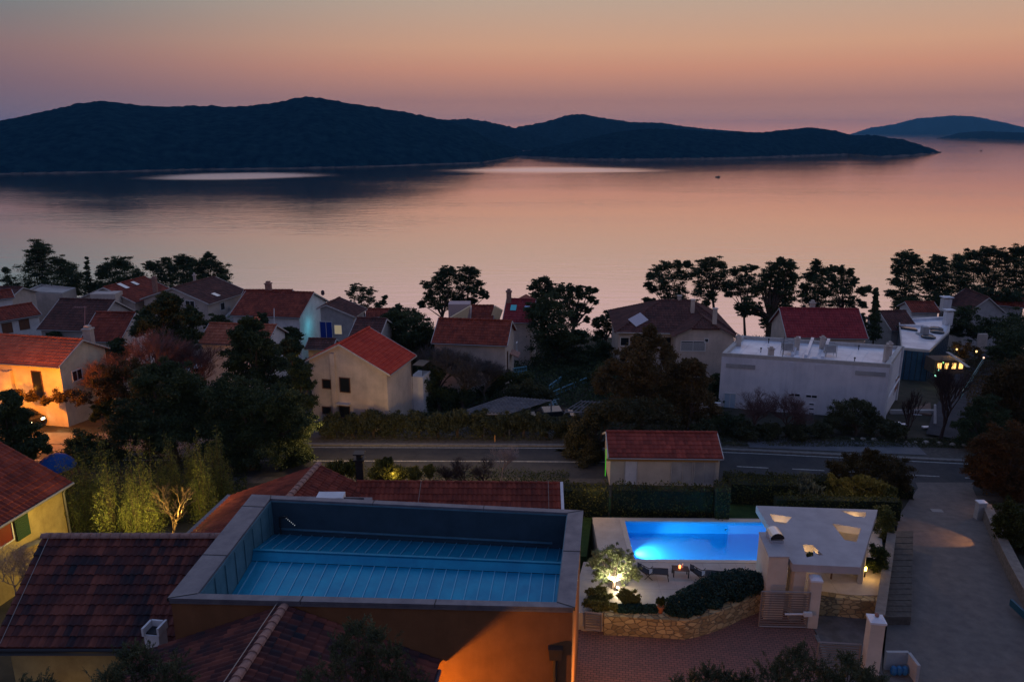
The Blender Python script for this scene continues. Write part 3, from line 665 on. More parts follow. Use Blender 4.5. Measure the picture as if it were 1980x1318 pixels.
W_ = gable_house('grey gabled house with red roof under the right shore pines', (1913, 576), (1866, 558), (1872, 604), 106, T_DARK, W_GREY)
W2 = gable_house('long red roof behind the grey gabled house at right', (1985, 578), (1905, 570), (1990, 596), 112, T_RED, W_GREY, pitch=22)
W3 = gable_house('small red roof left of the grey gabled house under the right pines', (1838, 578), (1900, 560), (1860, 592), 114, T_RED, W_GREY)

# ---- R: big hipped house, with front wing
zb = 8.6; root = thing('house', 'large cream house with broad dark hipped roof and solar panels', 'house', (aty(1300, 640, 86).x, 86, zb))
ze = 13.3; FLc, FRc = atz(1189, 643, ze), atz(1424, 646, ze); dv = Vector((-(FRc - FLc).y, (FRc - FLc).x, 0)).normalized(); BLc, BRc = FLc + dv * 11, FRc + dv * 11
zr = 15.9; r0 = atz(1283, 588, zr); r1 = atz(1342, 588, zr); mid = (FLc + BLc) / 2; ux = (FRc - FLc).normalized()
r0 = mid + ux * (r0 - mid).dot(ux); r1 = mid + ux * (r1 - mid).dot(ux); r0.z = r1.z = zr
rb = MB()
def hip_face(rb, e0, e1, top):      # top: list of 1-2 points
    t = Vector(top[0]); e0, e1 = Vector(e0), Vector(e1); u = (e1 - e0).normalized(); up = (t - e0) - u * (t - e0).dot(u)
    rb.slope(e0, e1, e0 + up, clip=[e0, e1] + list(reversed(top)) if len(top) > 1 else [e0, e1, t], tw=0.3, rh=0.42)
    dn = Vector((0, 0, -0.1)); lp = [e0, e1] + (list(reversed(top)) if len(top) > 1 else [t]); rb.hull2([v + dn for v in lp], lp)
hip_face(rb, FLc, FRc, [r0, r1]); hip_face(rb, BRc, BLc, [r1, r0]); hip_face(rb, BLc, FLc, [r0]); hip_face(rb, FRc, BRc, [r1])
for a_, c_ in ((r0, r1), (FLc, r0), (FRc, r1), (BLc, r0), (BRc, r1)): rb.caps(a_, c_)
# front wing, clipped gable
w0, w1 = atz(1300, 652, ze - 0.1), atz(1427, 655, ze - 0.1); w0 = FLc + ux * (w0 - FLc).dot(ux) - dv * 1.6; w1 = FLc + ux * (w1 - FLc).dot(ux) - dv * 1.6
w0.z = w1.z = ze - 0.05; mw = (w0 + w1) / 2; tl, tr = mw - ux * 1.5, mw + ux * 1.5; tl.z = tr.z = ze + 0.95
apx = mw + dv * 2.2; apx.z = ze + 1.75; bk = mw + dv * 5; bk.z = ze + 1.75
hip_face(rb, tl, tr, [apx]);
b0, b1 = w0 + dv * 6, w1 + dv * 6
for lp in ([w0, tl, apx, bk, b0], [w1, tr, apx, bk, b1]):
    e0, e1 = lp[0], lp[4]; u = (e1 - e0).normalized(); up = (bk - e0) - u * (bk - e0).dot(u)
    q = [v.copy() for v in lp]; rb.slope(e0, e1, e0 + up, clip=q, tw=0.3, rh=0.42)
for a_, c_ in ((w0, tl), (tl, apx), (w1, tr), (tr, apx), (apx, bk)): rb.caps(a_ + Vector((0, 0, 0.05)), c_ + Vector((0, 0, 0.05)), r=0.1)
ro = rb.build('roof', T_DARK, root)
wm = MB(); ins = lambda p, i: p
wm.prism([(FLc + (ux + dv) * 0.5)[:2], (FRc + (-ux + dv) * 0.5)[:2], (BRc + (-ux - dv) * 0.5)[:2], (BLc + (ux - dv) * 0.5)[:2]], zb, ze - 0.12)
lp = [w0 + ux * 0.4, w1 - ux * 0.4]; e0, e1 = lp; a0 = [Vector((e0.x, e0.y, zb)), Vector((e1.x, e1.y, zb)), e1 + Vector((0, 0, 0.12)), tr + Vector((0, 0, -0.15)), tl + Vector((0, 0, -0.15)), e0 + Vector((0, 0, 0.12))]
wm.hull2([v + dv * 0.35 for v in a0], [v + dv * 2.0 for v in a0])
wm.build('wall', W_BEIGE, root)
eb = MB(); eb.tube([w0 + dv * 0.1, tl + dv * 0.1 + Vector((0, 0, -0.05)), tr + dv * 0.1 + Vector((0, 0, -0.05)), w1 + dv * 0.1], 0.08, 4); eb.tube([FLc, w0 + dv * 1.6], 0.07, 4); eb.build('gutter', TRIM, root)
nf = -dv; wp = w0 + dv * 0.35
for px, py, ww, hh, lv in ((1340, 669, 2.6, 1.05, True), (1366, 658, 0.35, 0.35, False)):
    p = onplane(px, py, wp, nf); window(root, p, ux, nf, ww, hh, louvre=lv)
p = onplane(1287, 667, FLc + dv * 0.5, nf); window(root, p, ux, nf, 1.0, 1.7, FRAME_B, name='door')
for px, py in ((1208, 660), (1240, 662)):
    p = onplane(px, py, FLc + dv * 0.5, nf); window(root, p, ux, nf, 0.9, 0.9)
for (px, py, h) in ((1339, 598, 0.8), (1382, 615, 0.7), (1313, 590, 0.8)):
    p = atz(px, py, zr - 0.6); cb = MB(); cb.box((p.x, p.y, zr - 0.4), (0.4, 0.4, h + 1.0)); cb.box((p.x, p.y, zr + h / 2 + 0.14), (0.55, 0.55, 0.08)); cb.build('chimney', W_BEIGE, root)
SOLAR = mat('solar_glass', (0.55, 0.5, 0.5), 0.12, metal=0.9)
for (x0, y0, x1, y1) in ((1214, 617, 1238, 604), (1241, 607, 1264, 595)):
    zz = 14.6; a_, c_ = atz(x0, y0, zz), atz(x1, y1, zz + 0.7); up = Vector((-0.2, -0.35, -0.75)); sb = MB()
    q = [a_, c_, c_ + Vector((0.9, -0.4, -0.75)), a_ + Vector((0.9, -0.4, -0.75))]; sb.hull2([v - Vector((0, 0, 0.06)) for v in q], q); sb.build('solar_panel', SOLAR, root)

# ---- T: modern white block with flat roof
zt = 14.6; zb = 8.4
T_, tw_ = flat_block('modern white block with flat pale roof, vents and dishes', [(1396, 682), (1722, 704), (1745, 669), (1432, 648)], zt, zb, mat('cool_white_render', (0.72, 0.70, 0.74), 0.9, (0.6, 0.59, 0.64), scale=0.6, bump=0.15, bscale=12), FLAT, par=0.35, t=0.3, name='apartment_block', cat='apartment block')
TF, TR_, TB_, TBL = tw_; uf = (TR_ - TF).normalized(); nf = Vector((uf.y, -uf.x, 0)); us = (TB_ - TR_).normalized(); ns = Vector((us.y, -us.x, 0))
def tpanel(px0, py0, px1, py1, t, m, nm):
    a_ = onplane(px0, py0, TF, nf); c_ = onplane(px1, py1, TF, nf); q = [Vector((a_.x, a_.y, c_.z)), Vector((c_.x, c_.y, c_.z)), Vector((c_.x, c_.y, a_.z)), a_]
    b_ = MB(); b_.hull2([v - nf * 0.02 for v in q], [v + nf * t for v in q]); return b_.build(nm, m, T_)
for x0, y0, x1, y1 in ((1404, 702, 1460, 714), (1654, 716, 1712, 728)): tpanel(x0, y0, x1, y1, 0.05, W_GREY, 'wall_panel')
for x0, y0, x1, y1 in ((1524, 700, 1530, 762), (1578, 704, 1583, 764)): tpanel(x0, y0, x1, y1, 0.04, MATS['cool_white_render'], 'pilaster')
for px, py, ww in ((1536, 763, 0.95), (1569, 766, 0.95), (1536, 779, 0.4), (1569, 781, 0.4), (1569, 790, 0.4), (1536, 793, 0.4), (1569, 799, 0.4), (1467, 764, 0.15)):
    p = onplane(px, py, TF, nf); window(T_, p, uf, nf, ww, 0.22 if ww > 0.5 else 0.14, MATS['cool_white_render'])
p = onplane(1411, 775, TF, nf); window(T_, p, uf, nf, 1.0, 1.5, FRAME_W, glass=mat('pale_blue_shutter', (0.35, 0.45, 0.55), 0.7))
for (px, py) in ((1733, 742), (1733, 790)):
    p = onplane(px, py, TR_, ns); window(T_, p, us, ns, 2.3, 1.5, FRAME_W, glass=mat('rust_panel', (0.3, 0.09, 0.04), 0.7))
RZ = zt - 0.33
for k, (px, py, w, h, nm) in enumerate(((1427, 668, 0.45, 0.9, 'vent_stack'), (1490, 690, 0.45, 0.8, 'vent_stack'), (1540, 676, 0.4, 1.1, 'vent_stack'), (1589, 674, 0.4, 1.1, 'vent_stack'), (1712, 700, 0.4, 1.5, 'vent_stack'), (1718, 688, 0.4, 1.2, 'vent_stack'))):
    p = atz(px, py, RZ); b_ = MB(); b_.box((p.x, p.y, RZ + h / 2), (w, w, h)); b_.box((p.x, p.y, RZ + h + 0.05), (w + 0.12, w + 0.12, 0.08)); b_.box((p.x, p.y, RZ + h + 0.17), (w * 0.6, w * 0.6, 0.14)); b_.build(nm, W_BEIGE, T_)
for px, py in ((1522, 684), (1604, 688)):
    p = atz(px, py, RZ); b_ = MB(); b_.box((p.x, p.y, RZ + 0.75), (0.9, 0.6, 0.7))
    for sx in (-1, 1):
        for sy in (-1, 1): b_.tube([(p.x + sx * 0.5, p.y + sy * 0.35, RZ), (p.x + sx * 0.5, p.y + sy * 0.35, RZ + 1.2)], 0.025, 4)
    for zz in (0.35, 1.2):
        b_.tube([(p.x - 0.5, p.y - 0.35, RZ + zz), (p.x + 0.5, p.y - 0.35, RZ + zz), (p.x + 0.5, p.y + 0.35, RZ + zz), (p.x - 0.5, p.y + 0.35, RZ + zz), (p.x - 0.5, p.y - 0.35, RZ + zz)], 0.02, 4)
    b_.build('air_conditioner', W_GREY, T_)
for px, py in ((1541, 696), (1574, 698)):
    p = atz(px, py, RZ); b_ = MB(); b_.lathe((p.x, p.y, RZ), [(0.42, 0), (0.42, 0.12), (0.36, 0.3), (0.22, 0.42), (0.01, 0.46)], 16); b_.build('roof_dome', FLAT, T_, smooth=True)
for px, py in ((1486, 663), (1471, 681), (1512, 672), (1660, 676), (1652, 700)):
    p = atz(px, py, RZ); b_ = MB(); b_.tube([(p.x, p.y, RZ), (p.x, p.y, RZ + 0.42)], [0.04, 0.04]); b_.lathe((p.x, p.y, RZ + 0.36), [(0.09, 0), (0.09, 0.1), (0.02, 0.13)], 8); b_.build('vent_pipe', DARKM, T_)
p = atz(1513, 690, RZ); b_ = MB(); b_.tube([(p.x, p.y, RZ), (p.x, p.y, RZ + 2.0)], 0.025); 
for zz in (1.5, 1.8): b_.tube([(p.x - 0.4, p.y, RZ + zz), (p.x + 0.4, p.y, RZ + zz)], 0.015, 4)
b_.build('aerial', DARKM, T_)
for (x0, y0, x1, y1) in ((1545, 656, 1532, 690), (1571, 658, 1558, 692), (1602, 660, 1590, 695)):
    a_, c_ = atz(x0, y0, RZ), atz(x1, y1, RZ); d = (c_ - a_).normalized(); s_ = Vector((-d.y, d.x, 0)) * 0.14; b_ = MB(); b_.prism([(a_ + s_)[:2], (c_ + s_)[:2], (c_ - s_)[:2], (a_ - s_)[:2]], RZ - 0.05, RZ + 0.32); b_.build('firewall', FLAT, T_)
# seams in the roof membrane
sm = MB()
for k in range(1, 11):
    a_, c_ = TF.lerp(TR_, k / 11), TBL.lerp(TB_, k / 11); a_, c_ = a_.lerp(c_, 0.06), c_.lerp(a_, 0.06); s_ = uf * 0.02
    sm.prism([(a_ + s_)[:2], (c_ + s_)[:2], (c_ - s_)[:2], (a_ - s_)[:2]], RZ - 0.05, zt - 0.315)
sm.build('roof_seam', FLAT, T_)
# framed corner on the right side
b_ = MB()
for t in (0.0, 1.0):
    q = TR_.lerp(TB_, t) + ns * 0.08; b_.tube([(q.x, q.y, zb), (q.x, q.y, zt)], 0.12, 4)
q0, q1 = TR_ + ns * 0.08, TB_ + ns * 0.08; b_.tube([(q0.x, q0.y, 11.3), (q1.x, q1.y, 11.3)], 0.1, 4); b_.build('corner_frame', W_WHITE, T_)

# ---- U: modern dark glass block
U_, uw = flat_block('modern block of blue glass with pale roof, chimney and roof vents', [(1743, 672), (1798, 677), (1836, 640), (1840, 612), (1737, 613)], 11.8, 5.8, mat('blue_glass_facade', (0.05, 0.10, 0.16), 0.2, (0.03, 0.07, 0.12), scale=0.5, spec=0.6), FLAT, par=0.25, t=0.25, name='glass_house', cat='modern house')
zu = 11.55
for px, py, w, h in ((1831, 628, 0.9, 1.7), (1827, 600, 1.1, 1.6)):
    p = atz(px, py, zu); b_ = MB(); b_.box((p.x, p.y, zu + h / 2), (w, w * 0.8, h)); b_.box((p.x, p.y, zu + h + 0.25), (w + 0.3, w + 0.1, 0.12))
    for sx in (-1, 1): b_.box((p.x + sx * w * 0.35, p.y, zu + h + 0.1), (0.12, w * 0.5, 0.22))
    b_.build('chimney', W_WHITE, U_)
p = atz(1787, 647, zu); b_ = MB(); b_.box((p.x, p.y, zu + 0.5), (0.7, 0.7, 1.0)); b_.box((p.x, p.y, zu + 0.06), (1.5, 1.2, 0.14)); b_.build('vent_stack', W_GREY, U_)
for px, py in ((1795, 653), (1812, 643), (1810, 637)):
    p = atz(px, py, zu); b_ = MB(); b_.lathe((p.x, p.y, zu), [(0.8, 0), (0.8, 0.15), (0.65, 0.25), (0.01, 0.3)], 16); b_.build('roof_dome', GLASS, U_, smooth=True)
for (x0, y0, x1, y1) in ((1738, 622, 1838, 616), (1740, 632, 1784, 632)):
    a_, c_ = atz(x0, y0, zu), atz(x1, y1, zu); s_ = Vector((0, 0.15, 0)); b_ = MB(); b_.prism([(a_ + s_)[:2], (c_ + s_)[:2], (c_ - s_)[:2], (a_ - s_)[:2]], zu, zu + 0.3); b_.build('roof_kerb', FLAT, U_)
a_, c_ = atz(1741, 636, zu), atz(1774, 641, zu); b_ = MB(); b_.prism([(a_.x, a_.y), (c_.x, c_.y), (c_.x + 0.2, c_.y + 1.0), (a_.x - 0.1, a_.y + 1.0)], zu, zu + 0.25); b_.build('skylight', GLASS, U_)
b_ = MB()
for k in range(5):          # facade mullions
    for A1, A2, cnt in ((uw[0], uw[1], 5), (uw[1], uw[2], 9)):
        for j in range(cnt + 1):
            if k: continue
            q = A1.lerp(A2, j / cnt); b_.tube([(q.x, q.y, 5.8), (q.x, q.y, 11.5)], 0.035, 4)
b_.build('mullion', DARKM, U_)
# earth bank and wall beneath it
b_ = MB(); q = [atz(1742, 772, 7.9), atz(1850, 778, 7.9), atz(1850, 742, 7.9), atz(1742, 738, 7.9)]
b_.prism([p[:2] for p in q], 5.5, 7.6); o = b_.build('retaining_wall', mat('dark_brown_wall', (0.10, 0.07, 0.06), 0.95, (0.06, 0.045, 0.04), scale=2), None); tag(o, 'dark brown retaining wall below the blue glass block', 'retaining wall')

# ---- YH: yellow house at left edge with shutters
zE = 15.5; e0, e1 = atz(140, 932, zE), atz(-60, 1052, zE); d = (e0 - e1).normalized(); lf = Vector((-d.y, d.x, 0)); lf = lf if lf.x < 0 else -lf
rootY = thing('house', 'yellow house with red roof and green shutter at the left edge', 'house', (e0.x - 3, e0.y - 4, 10.5))
rg0, rg1 = e0 + lf * 4.6 + Vector((0, 0, 2.3)), e1 + lf * 4.6 + Vector((0, 0, 2.3)); f0, f1 = e0 + lf * 9.2, e1 + lf * 9.2
b_ = MB(); b_.slope(e1, e0, rg1, rh=0.42); b_.slope(f0, f1, rg0, rh=0.42)
dn = Vector((0, 0, -0.12)); b_.hull2([v + dn for v in (e0, e1, rg1, rg0)], [e0, e1, rg1, rg0]); b_.hull2([v + dn for v in (rg0, rg1, f1, f0)], [rg0, rg1, f1, f0]); b_.caps(rg0, rg1); b_.build('roof', T_RED, rootY)
b_ = MB(); i0, i1 = e0 + lf * 0.45 - d * 0.4, e1 + lf * 0.45 + d * 0.4; j0, j1 = f0 - lf * 0.45 - d * 0.4, f1 - lf * 0.45 + d * 0.4; m0, m1 = rg0 - d * 0.4, rg1 + d * 0.4
lpA = [Vector((i0.x, i0.y, 10.3)), Vector((j0.x, j0.y, 10.3)), j0 + Vector((0, 0, 0.08)), m0 + Vector((0, 0, -0.16)), i0 + Vector((0, 0, 0.08))]; lpB = [Vector((i1.x, i1.y, 10.3)), Vector((j1.x, j1.y, 10.3)), j1 + Vector((0, 0, 0.08)), m1 + Vector((0, 0, -0.16)), i1 + Vector((0, 0, 0.08))]
b_.hull2(lpA, lpB); b_.build('wall', W_YEL, rootY)
b_ = MB(); b_.tube([e0 - lf * 0.06 - Vector((0, 0, 0.05)), e1 - lf * 0.06 - Vector((0, 0, 0.05))], 0.08); b_.build('gutter', GUTTER, rootY)
b_ = MB(); b_.tube([e0 + lf * 0.1 - d * 0.3 - Vector((0, 0, 0.1)), i0 + Vector((0.1, 0, -0.5)), (i0.x + 0.12, i0.y, 10.6)], 0.06); b_.build('downpipe', GUTTER, rootY)
nY = -lf
p = onplane(8, 1028, i0, nY); window(rootY, p, d, nY, 0.9, 1.3, FRAME_W, glass=mat('red_curtain', (0.16, 0.012, 0.006), 0.6))
p = onplane(41, 1018, i0, nY); q = [p + d * sx * 0.45 + Vector((0, 0, sz * 0.62)) + nY * 0.05 for sx, sz in ((-1, -1), (1, -1), (1, 1), (-1, 1))]
b_ = MB(); b_.hull2(q, [v + nY * 0.06 for v in q])
for k in range(10):
    c_ = p + Vector((0, 0, -0.54 + 0.12 * k)) + nY * 0.11; qq = [c_ + d * sx * 0.38 + Vector((0, 0, sz * 0.03)) for sx, sz in ((-1, -1), (1, -1), (1, 1), (-1, 1))]; b_.hull2(qq, [v + nY * 0.025 for v in qq])
b_.build('shutter', mat('green_shutter', (0.018, 0.05, 0.025), 0.7), rootY)
# ================================================================== THE VILLA IN FRONT
random.seed(21)
ZP = 19.0
COPE = mat('zinc_coping', (0.19, 0.18, 0.2), 0.5, (0.11, 0.108, 0.135), scale=1.6, spec=0.5, metal=0.35, bump=0.08, bscale=6)
METAL = mat('blue_seam_metal', (0.006, 0.29, 0.46), 0.36, (0.004, 0.2, 0.36), scale=0.9, metal=0.45, spec=0.5, bump=0.05, bscale=5)
PARA = mat('parapet_lining', (0.10, 0.22, 0.28), 0.5, (0.06, 0.15, 0.20), scale=1.5, metal=0.2)
OCHRE = mat('ochre_render', (0.22, 0.095, 0.04), 0.95, (0.18, 0.075, 0.03), scale=1.2, bump=0.35, bscale=60)
qFL, qFR, qBR, qBL = atz(323, 1156, ZP), atz(1112, 1174, ZP), atz(1128, 986, ZP), atz(487, 955, ZP)
def VL(u, v, z=ZP):       # 0..1 quad to world
    p = qFL.lerp(qFR, u).lerp(qBL.lerp(qBR, u), v); return Vector((p.x, p.y, z))
villa = thing('villa', 'villa with sunken blue standing seam roof inside a wide zinc parapet', 'villa', tuple(VL(.5, .5, 11.4)))
WU = (qFR - qFL).length; DV = (qBL - qFL).length
print('VILLA', WU, DV, [tuple(round(c, 1) for c in q) for q in (qFL, qFR, qBR, qBL)])
cl, cr, cf, cb = 0.95 / WU, 0.64 / WU, 0.34 / DV, 0.34 / DV
# outer wall ring + coping
def ring(mb, o, i, z0, z1):
    for k in range(4):
        q = [o[k], o[(k + 1) % 4], i[(k + 1) % 4], i[k]]; mb.hull2([Vector((p.x, p.y, z0)) for p in q], [Vector((p.x, p.y, z1)) for p in q])
out = [VL(0, 0), VL(1, 0), VL(1, 1), VL(0, 1)]; inn = [VL(cl, cf), VL(1 - cr, cf), VL(1 - cr, 1 - cb), VL(cl, 1 - cb)]
e = 0.08
wo = [VL(e / WU, e / DV), VL(1 - e / WU, e / DV), VL(1 - e / WU, 1 - e / DV), VL(e / WU, 1 - e / DV)]
wi = [VL(cl - .004, cf - .008), VL(1 - cr + .004, cf - .008), VL(1 - cr + .004, 1 - cb + .008), VL(cl - .004, 1 - cb + .008)]
b_ = MB(); ring(b_, wo, wi, 11.0, ZP - 0.1); b_.build('wall', OCHRE, villa)
b_ = MB(); ring(b_, out, inn, ZP - 0.098, ZP); b_.build('coping', COPE, villa)
# joints between the coping sheets
def joint(a, c):
    d = (c - a).normalized(); s = Vector((-d.y, d.x, 0)) * 0.018; jt = MB(); jt.prism([(a + s)[:2], (c + s)[:2], (c - s)[:2], (a - s)[:2]], ZP - 0.12, ZP + 0.012); jt.build('coping_joint', DARKM, villa)
for v in (0.36, 0.86): joint(VL(-.001, v), VL(cl, v))
joint(VL(1 - cr, 0.52), VL(1.001, 0.52)); joint(VL(0, 0), VL(cl, cf)); joint(VL(1, 0), VL(1 - cr, cf)); joint(VL(1, 1), VL(1 - cr, 1 - cb)); joint(VL(0.06, 1), VL(cl, 1 - cb))
for u in (0.33, 0.66): joint(VL(u, 0), VL(u, cf)); joint(VL(u + .05, 1 - cb), VL(u + .05, 1))
# inner lining of the parapet
b_ = MB(); li = [VL(cl + .003, cf + .005), VL(1 - cr - .003, cf + .005), VL(1 - cr - .003, 1 - cb - .005), VL(cl + .003, 1 - cb - .005)]
ring(b_, wi, li, 16.4, ZP - 0.1); b_.build('parapet_lining', PARA, villa)
b_ = MB(); b_.hull2([VL(cl + .004, 1 - cb - .006, 16.4), VL(1 - cr - .004, 1 - cb - .006, 16.4), VL(1 - cr - .004, 1 - cb - .0055, 16.4), VL(cl + .004, 1 - cb - .0055, 16.4)], [VL(cl + .004, 1 - cb - .006, 18.86), VL(1 - cr - .004, 1 - cb - .006, 18.86), VL(1 - cr - .004, 1 - cb - .0055, 18.86), VL(cl + .004, 1 - cb - .0055, 18.86)]); b_.build('back_lining', mat('dark_lining', (0.03, 0.06, 0.085), 0.7, (0.02, 0.045, 0.065), scale=1.2), villa)
b_ = MB()
for v in np.linspace(0.2, 0.9, 7):
    p, q = VL(cl + .0035, v), VL(cl + .006, v); b_.box(((p.x + q.x) / 2, p.y, 17.9), (0.03, 0.03, 1.8))
b_.box(tuple(VL(0.5, 1 - cb - .012, 17.55)), (WU * 0.86, 0.04, 0.08), math.atan2((qBR - qBL).y, (qBR - qBL).x))
b_.build('lining_batten', PARA, villa)
# metal roof: back slope, ridge fascia, front slope
vr = 0.655; zr_, zb_, zf_ = 17.85, 17.25, 17.1; u0, u1 = cl + .004, 1 - cr - .004; zs = zr_ - 0.34; vf = vr - 0.035
b_ = MB(); b_.add([VL(u0, vr, zr_), VL(u1, vr, zr_), VL(u1, 1 - cb - .006, zb_), VL(u0, 1 - cb - .006, zb_)], [(0, 1, 2, 3)])
b_.add([VL(u0, vr, zr_), VL(u1, vr, zr_), VL(u1, vf, zs), VL(u0, vf, zs)], [(1, 0, 3, 2)])
b_.add([VL(u0, cf + .006, zf_), VL(u1, cf + .006, zf_), VL(u1, vf, zs - .02), VL(u0, vf, zs - .02)], [(0, 1, 2, 3)])
b_.build('metal_roof', METAL, villa)
b_ = MB(); b_.hull2([VL(u0, vr - .008, zr_ - 0.03), VL(u1, vr - .008, zr_ - 0.03), VL(u1, vr + .012, zr_ - 0.03), VL(u0, vr + .012, zr_ - 0.03)], [VL(u0, vr - .008, zr_ + 0.03), VL(u1, vr - .008, zr_ + 0.03), VL(u1, vr + .012, zr_ + 0.02), VL(u0, vr + .012, zr_ + 0.02)])
b_.build('ridge_flashing', METAL, villa)
b_ = MB(); NS = 26
for k in range(NS):
    u = u0 + (u1 - u0) * (k + 0.5) / NS; w = 0.014
    for v0, z0, v1, z1 in ((cf + .006, zf_, vf - .003, zs - .02), (vr + .012, zr_, 1 - cb - .006, zb_)):
        p, q = VL(u, v0, z0), VL(u, v1, z1); s = (qFR - qFL).normalized() * w
        b_.hull2([p - s, p + s, q + s, q - s], [v_ + Vector((0, 0, 0.045)) for v_ in (p - s, p + s, q + s, q - s)])
b_.build('standing_seam', mat('pale_seam', (0.16, 0.42, 0.58), 0.35, metal=0.4), villa)
# wall-mounted bracket and small string of lights in the back left corner
p = VL(cl + .03, 1 - cb - .03, 18.2); b_ = MB(); b_.tube([p + Vector((0, 0, -0.8)), p, p + Vector((0.5, -0.5, 0.3))], 0.05); b_.build('bracket', DARKM, villa)
b_ = MB()
for k in range(7): b_.lathe(tuple(p + Vector((0.35 + 0.07 * k, -0.35, 0.22 - 0.07 * k))), [(0.018, 0), (0.018, 0.03), (0.001, 0.035)], 5)
b_.build('fairy_light', glow('fairy_glow', (0.8, 0.9, 1), 0.35), villa)
# downpipe with hopper on the front wall
fw = (qFR - qFL).normalized(); fn = Vector((fw.y, -fw.x, 0)); P0 = VL(0, e / DV)
def FWp(px, py, off=0.0): return onplane(px, py, P0 + fn * off, fn)
RUST = mat('brown_downpipe', (0.07, 0.05, 0.04), 0.55, metal=0.3)
h0 = FWp(1074, 1262, 0.12); b_ = MB(); b_.box((h0.x, h0.y, h0.z), (0.42, 0.26, 0.42), math.atan2(fw.y, fw.x), 1.15); b_.box((h0.x, h0.y, h0.z + 0.22), (0.52, 0.32, 0.05), math.atan2(fw.y, fw.x))
b_.tube([h0 + Vector((0, 0, 0.0)) , h0 + Vector((0, 0, -5.5))], 0.075, 8); b_.build('downpipe', RUST, villa)
b_ = MB(); b_.box(tuple(VL(0.5, 0.004, ZP - 0.16)), (WU * 0.99, 0.05, 0.1), math.atan2(fw.y, fw.x)); b_.build('drip_edge', COPE, villa)

# ---- tiled gable wing in front, ridge running out from the villa wall
rA = FWp(552, 1172); zR = rA.z; rB = atz(458, 1316, zR); dr_ = (rB - rA).normalized(); rB = rA + dr_ * 4.3
sd = Vector((-dr_.y, dr_.x, 0)); sd = sd if sd.x > 0 else -sd
eR = FWp(850, 1277); hw = (eR - rA).dot(sd); ze = eR.z; print('WING', zR, hw, ze)
wing = thing('house_wing', 'tiled gable wing butting against the ochre villa wall, light capped ridge', 'house wing', (rA.x, rA.y - 2, 11.4))
b_ = MB()
for s in (1, -1):
    hv = (eR - rA); e0 = rA + Vector((hv.x * s, hv.y * s, hv.z)) - dr_ * 0.06; e1 = rB + sd * s * hw + Vector((0, 0, ze - zR))
    b_.slope(e0, e1, rA - dr_ * 0.06, tw=0.27, rh=0.40, amp=0.09, step=0.03, seg=8)
    q = [e0, e1, rB, rA - dr_ * 0.06]; b_.hull2([v + Vector((0, 0, -0.1)) for v in q], q)
b_.build('roof', T_NEAR, wing)
b_ = MB(); b_.caps(rB + Vector((0, 0, 0.06)), rA + Vector((0, 0, 0.06)), r=0.15, ln=0.4); b_.build('ridge_cap', T_CAP, wing)
b_ = MB(); b_.tube([rB + Vector((-0.25, 0, 0.2)), rA + Vector((-0.25, 0, 0.2))], 0.016, 5); b_.build('lightning_wire', GUTTER, wing)
b_ = MB(); wI = hw - 1.2; a0 = rA + dr_ * 0.1; a1 = rB - dr_ * 0.4
def wprof(o): return [o + sd * -wI + Vector((0, 0, 11.0 - zR)), o + sd * wI + Vector((0, 0, 11.0 - zR)), o + sd * wI + Vector((0, 0, (ze - zR) * wI / hw - 0.12)), o + Vector((0, 0, -0.12)), o + sd * -wI + Vector((0, 0, (ze - zR) * wI / hw - 0.12))]
b_.hull2(wprof(a0), wprof(a1)); b_.build('wall', W_YEL, wing)
b_ = MB(); g0 = rA + dr_ * 0.1 + sd * (hw + 0.08) + Vector((0, 0, ze - zR - 0.06)); g1 = rB + sd * (hw + 0.08) + Vector((0, 0, ze - zR - 0.06)); b_.tube([g0, g1], 0.08, 8); b_.build('gutter', COPE, wing)
# lamp under the eave that lights the ochre wall
lp = rA + dr_ * 2.4 + sd * (wI + 0.62) + Vector((0, 0, ze - zR - 0.78))
fx = thing('wall_lamp', 'small wall lamp under the wing eave lighting the ochre wall', 'wall lamp', tuple(lp))
b_ = MB(); b_.lathe(tuple(lp - Vector((0, 0, 0.12))), [(0.05, 0), (0.09, 0.02), (0.1, 0.2), (0.05, 0.24)], 10); b_.build('lamp_glass', glow('lamp_amber', (1, 0.5, 0.12), 8), fx)
b_ = MB(); b_.box(tuple(lp - sd * 0.13), (0.08, 0.12, 0.3)); b_.build('bracket', DARKM, fx)
def point(nm, loc, c, p, r=0.1, parent=None):
    l = bpy.data.lights.new(nm, 'POINT'); l.energy = p; l.color = c; l.shadow_soft_size = r; o = bpy.data.objects.new(nm, l); COL.objects.link(o); o.location = Vector(loc) - (world_loc(parent) if parent else Vector((0, 0, 0)))
    if parent: o.parent = parent
    return o
def spot(nm, loc, tgt, c, p, ang=60, blend=0.5, r=0.08):
    l = bpy.data.lights.new(nm, 'SPOT'); l.energy = p; l.color = c; l.spot_size = R(ang); l.spot_blend = blend; l.shadow_soft_size = r; o = bpy.data.objects.new(nm, l); COL.objects.link(o); o.location = loc
    o.rotation_euler = (Vector(tgt) - Vector(loc)).to_track_quat('-Z', 'Y').to_euler(); return o
point('amber_lamp_light', lp - dr_ * 0.25, (1, 0.38, 0.035), 850, 0.09)

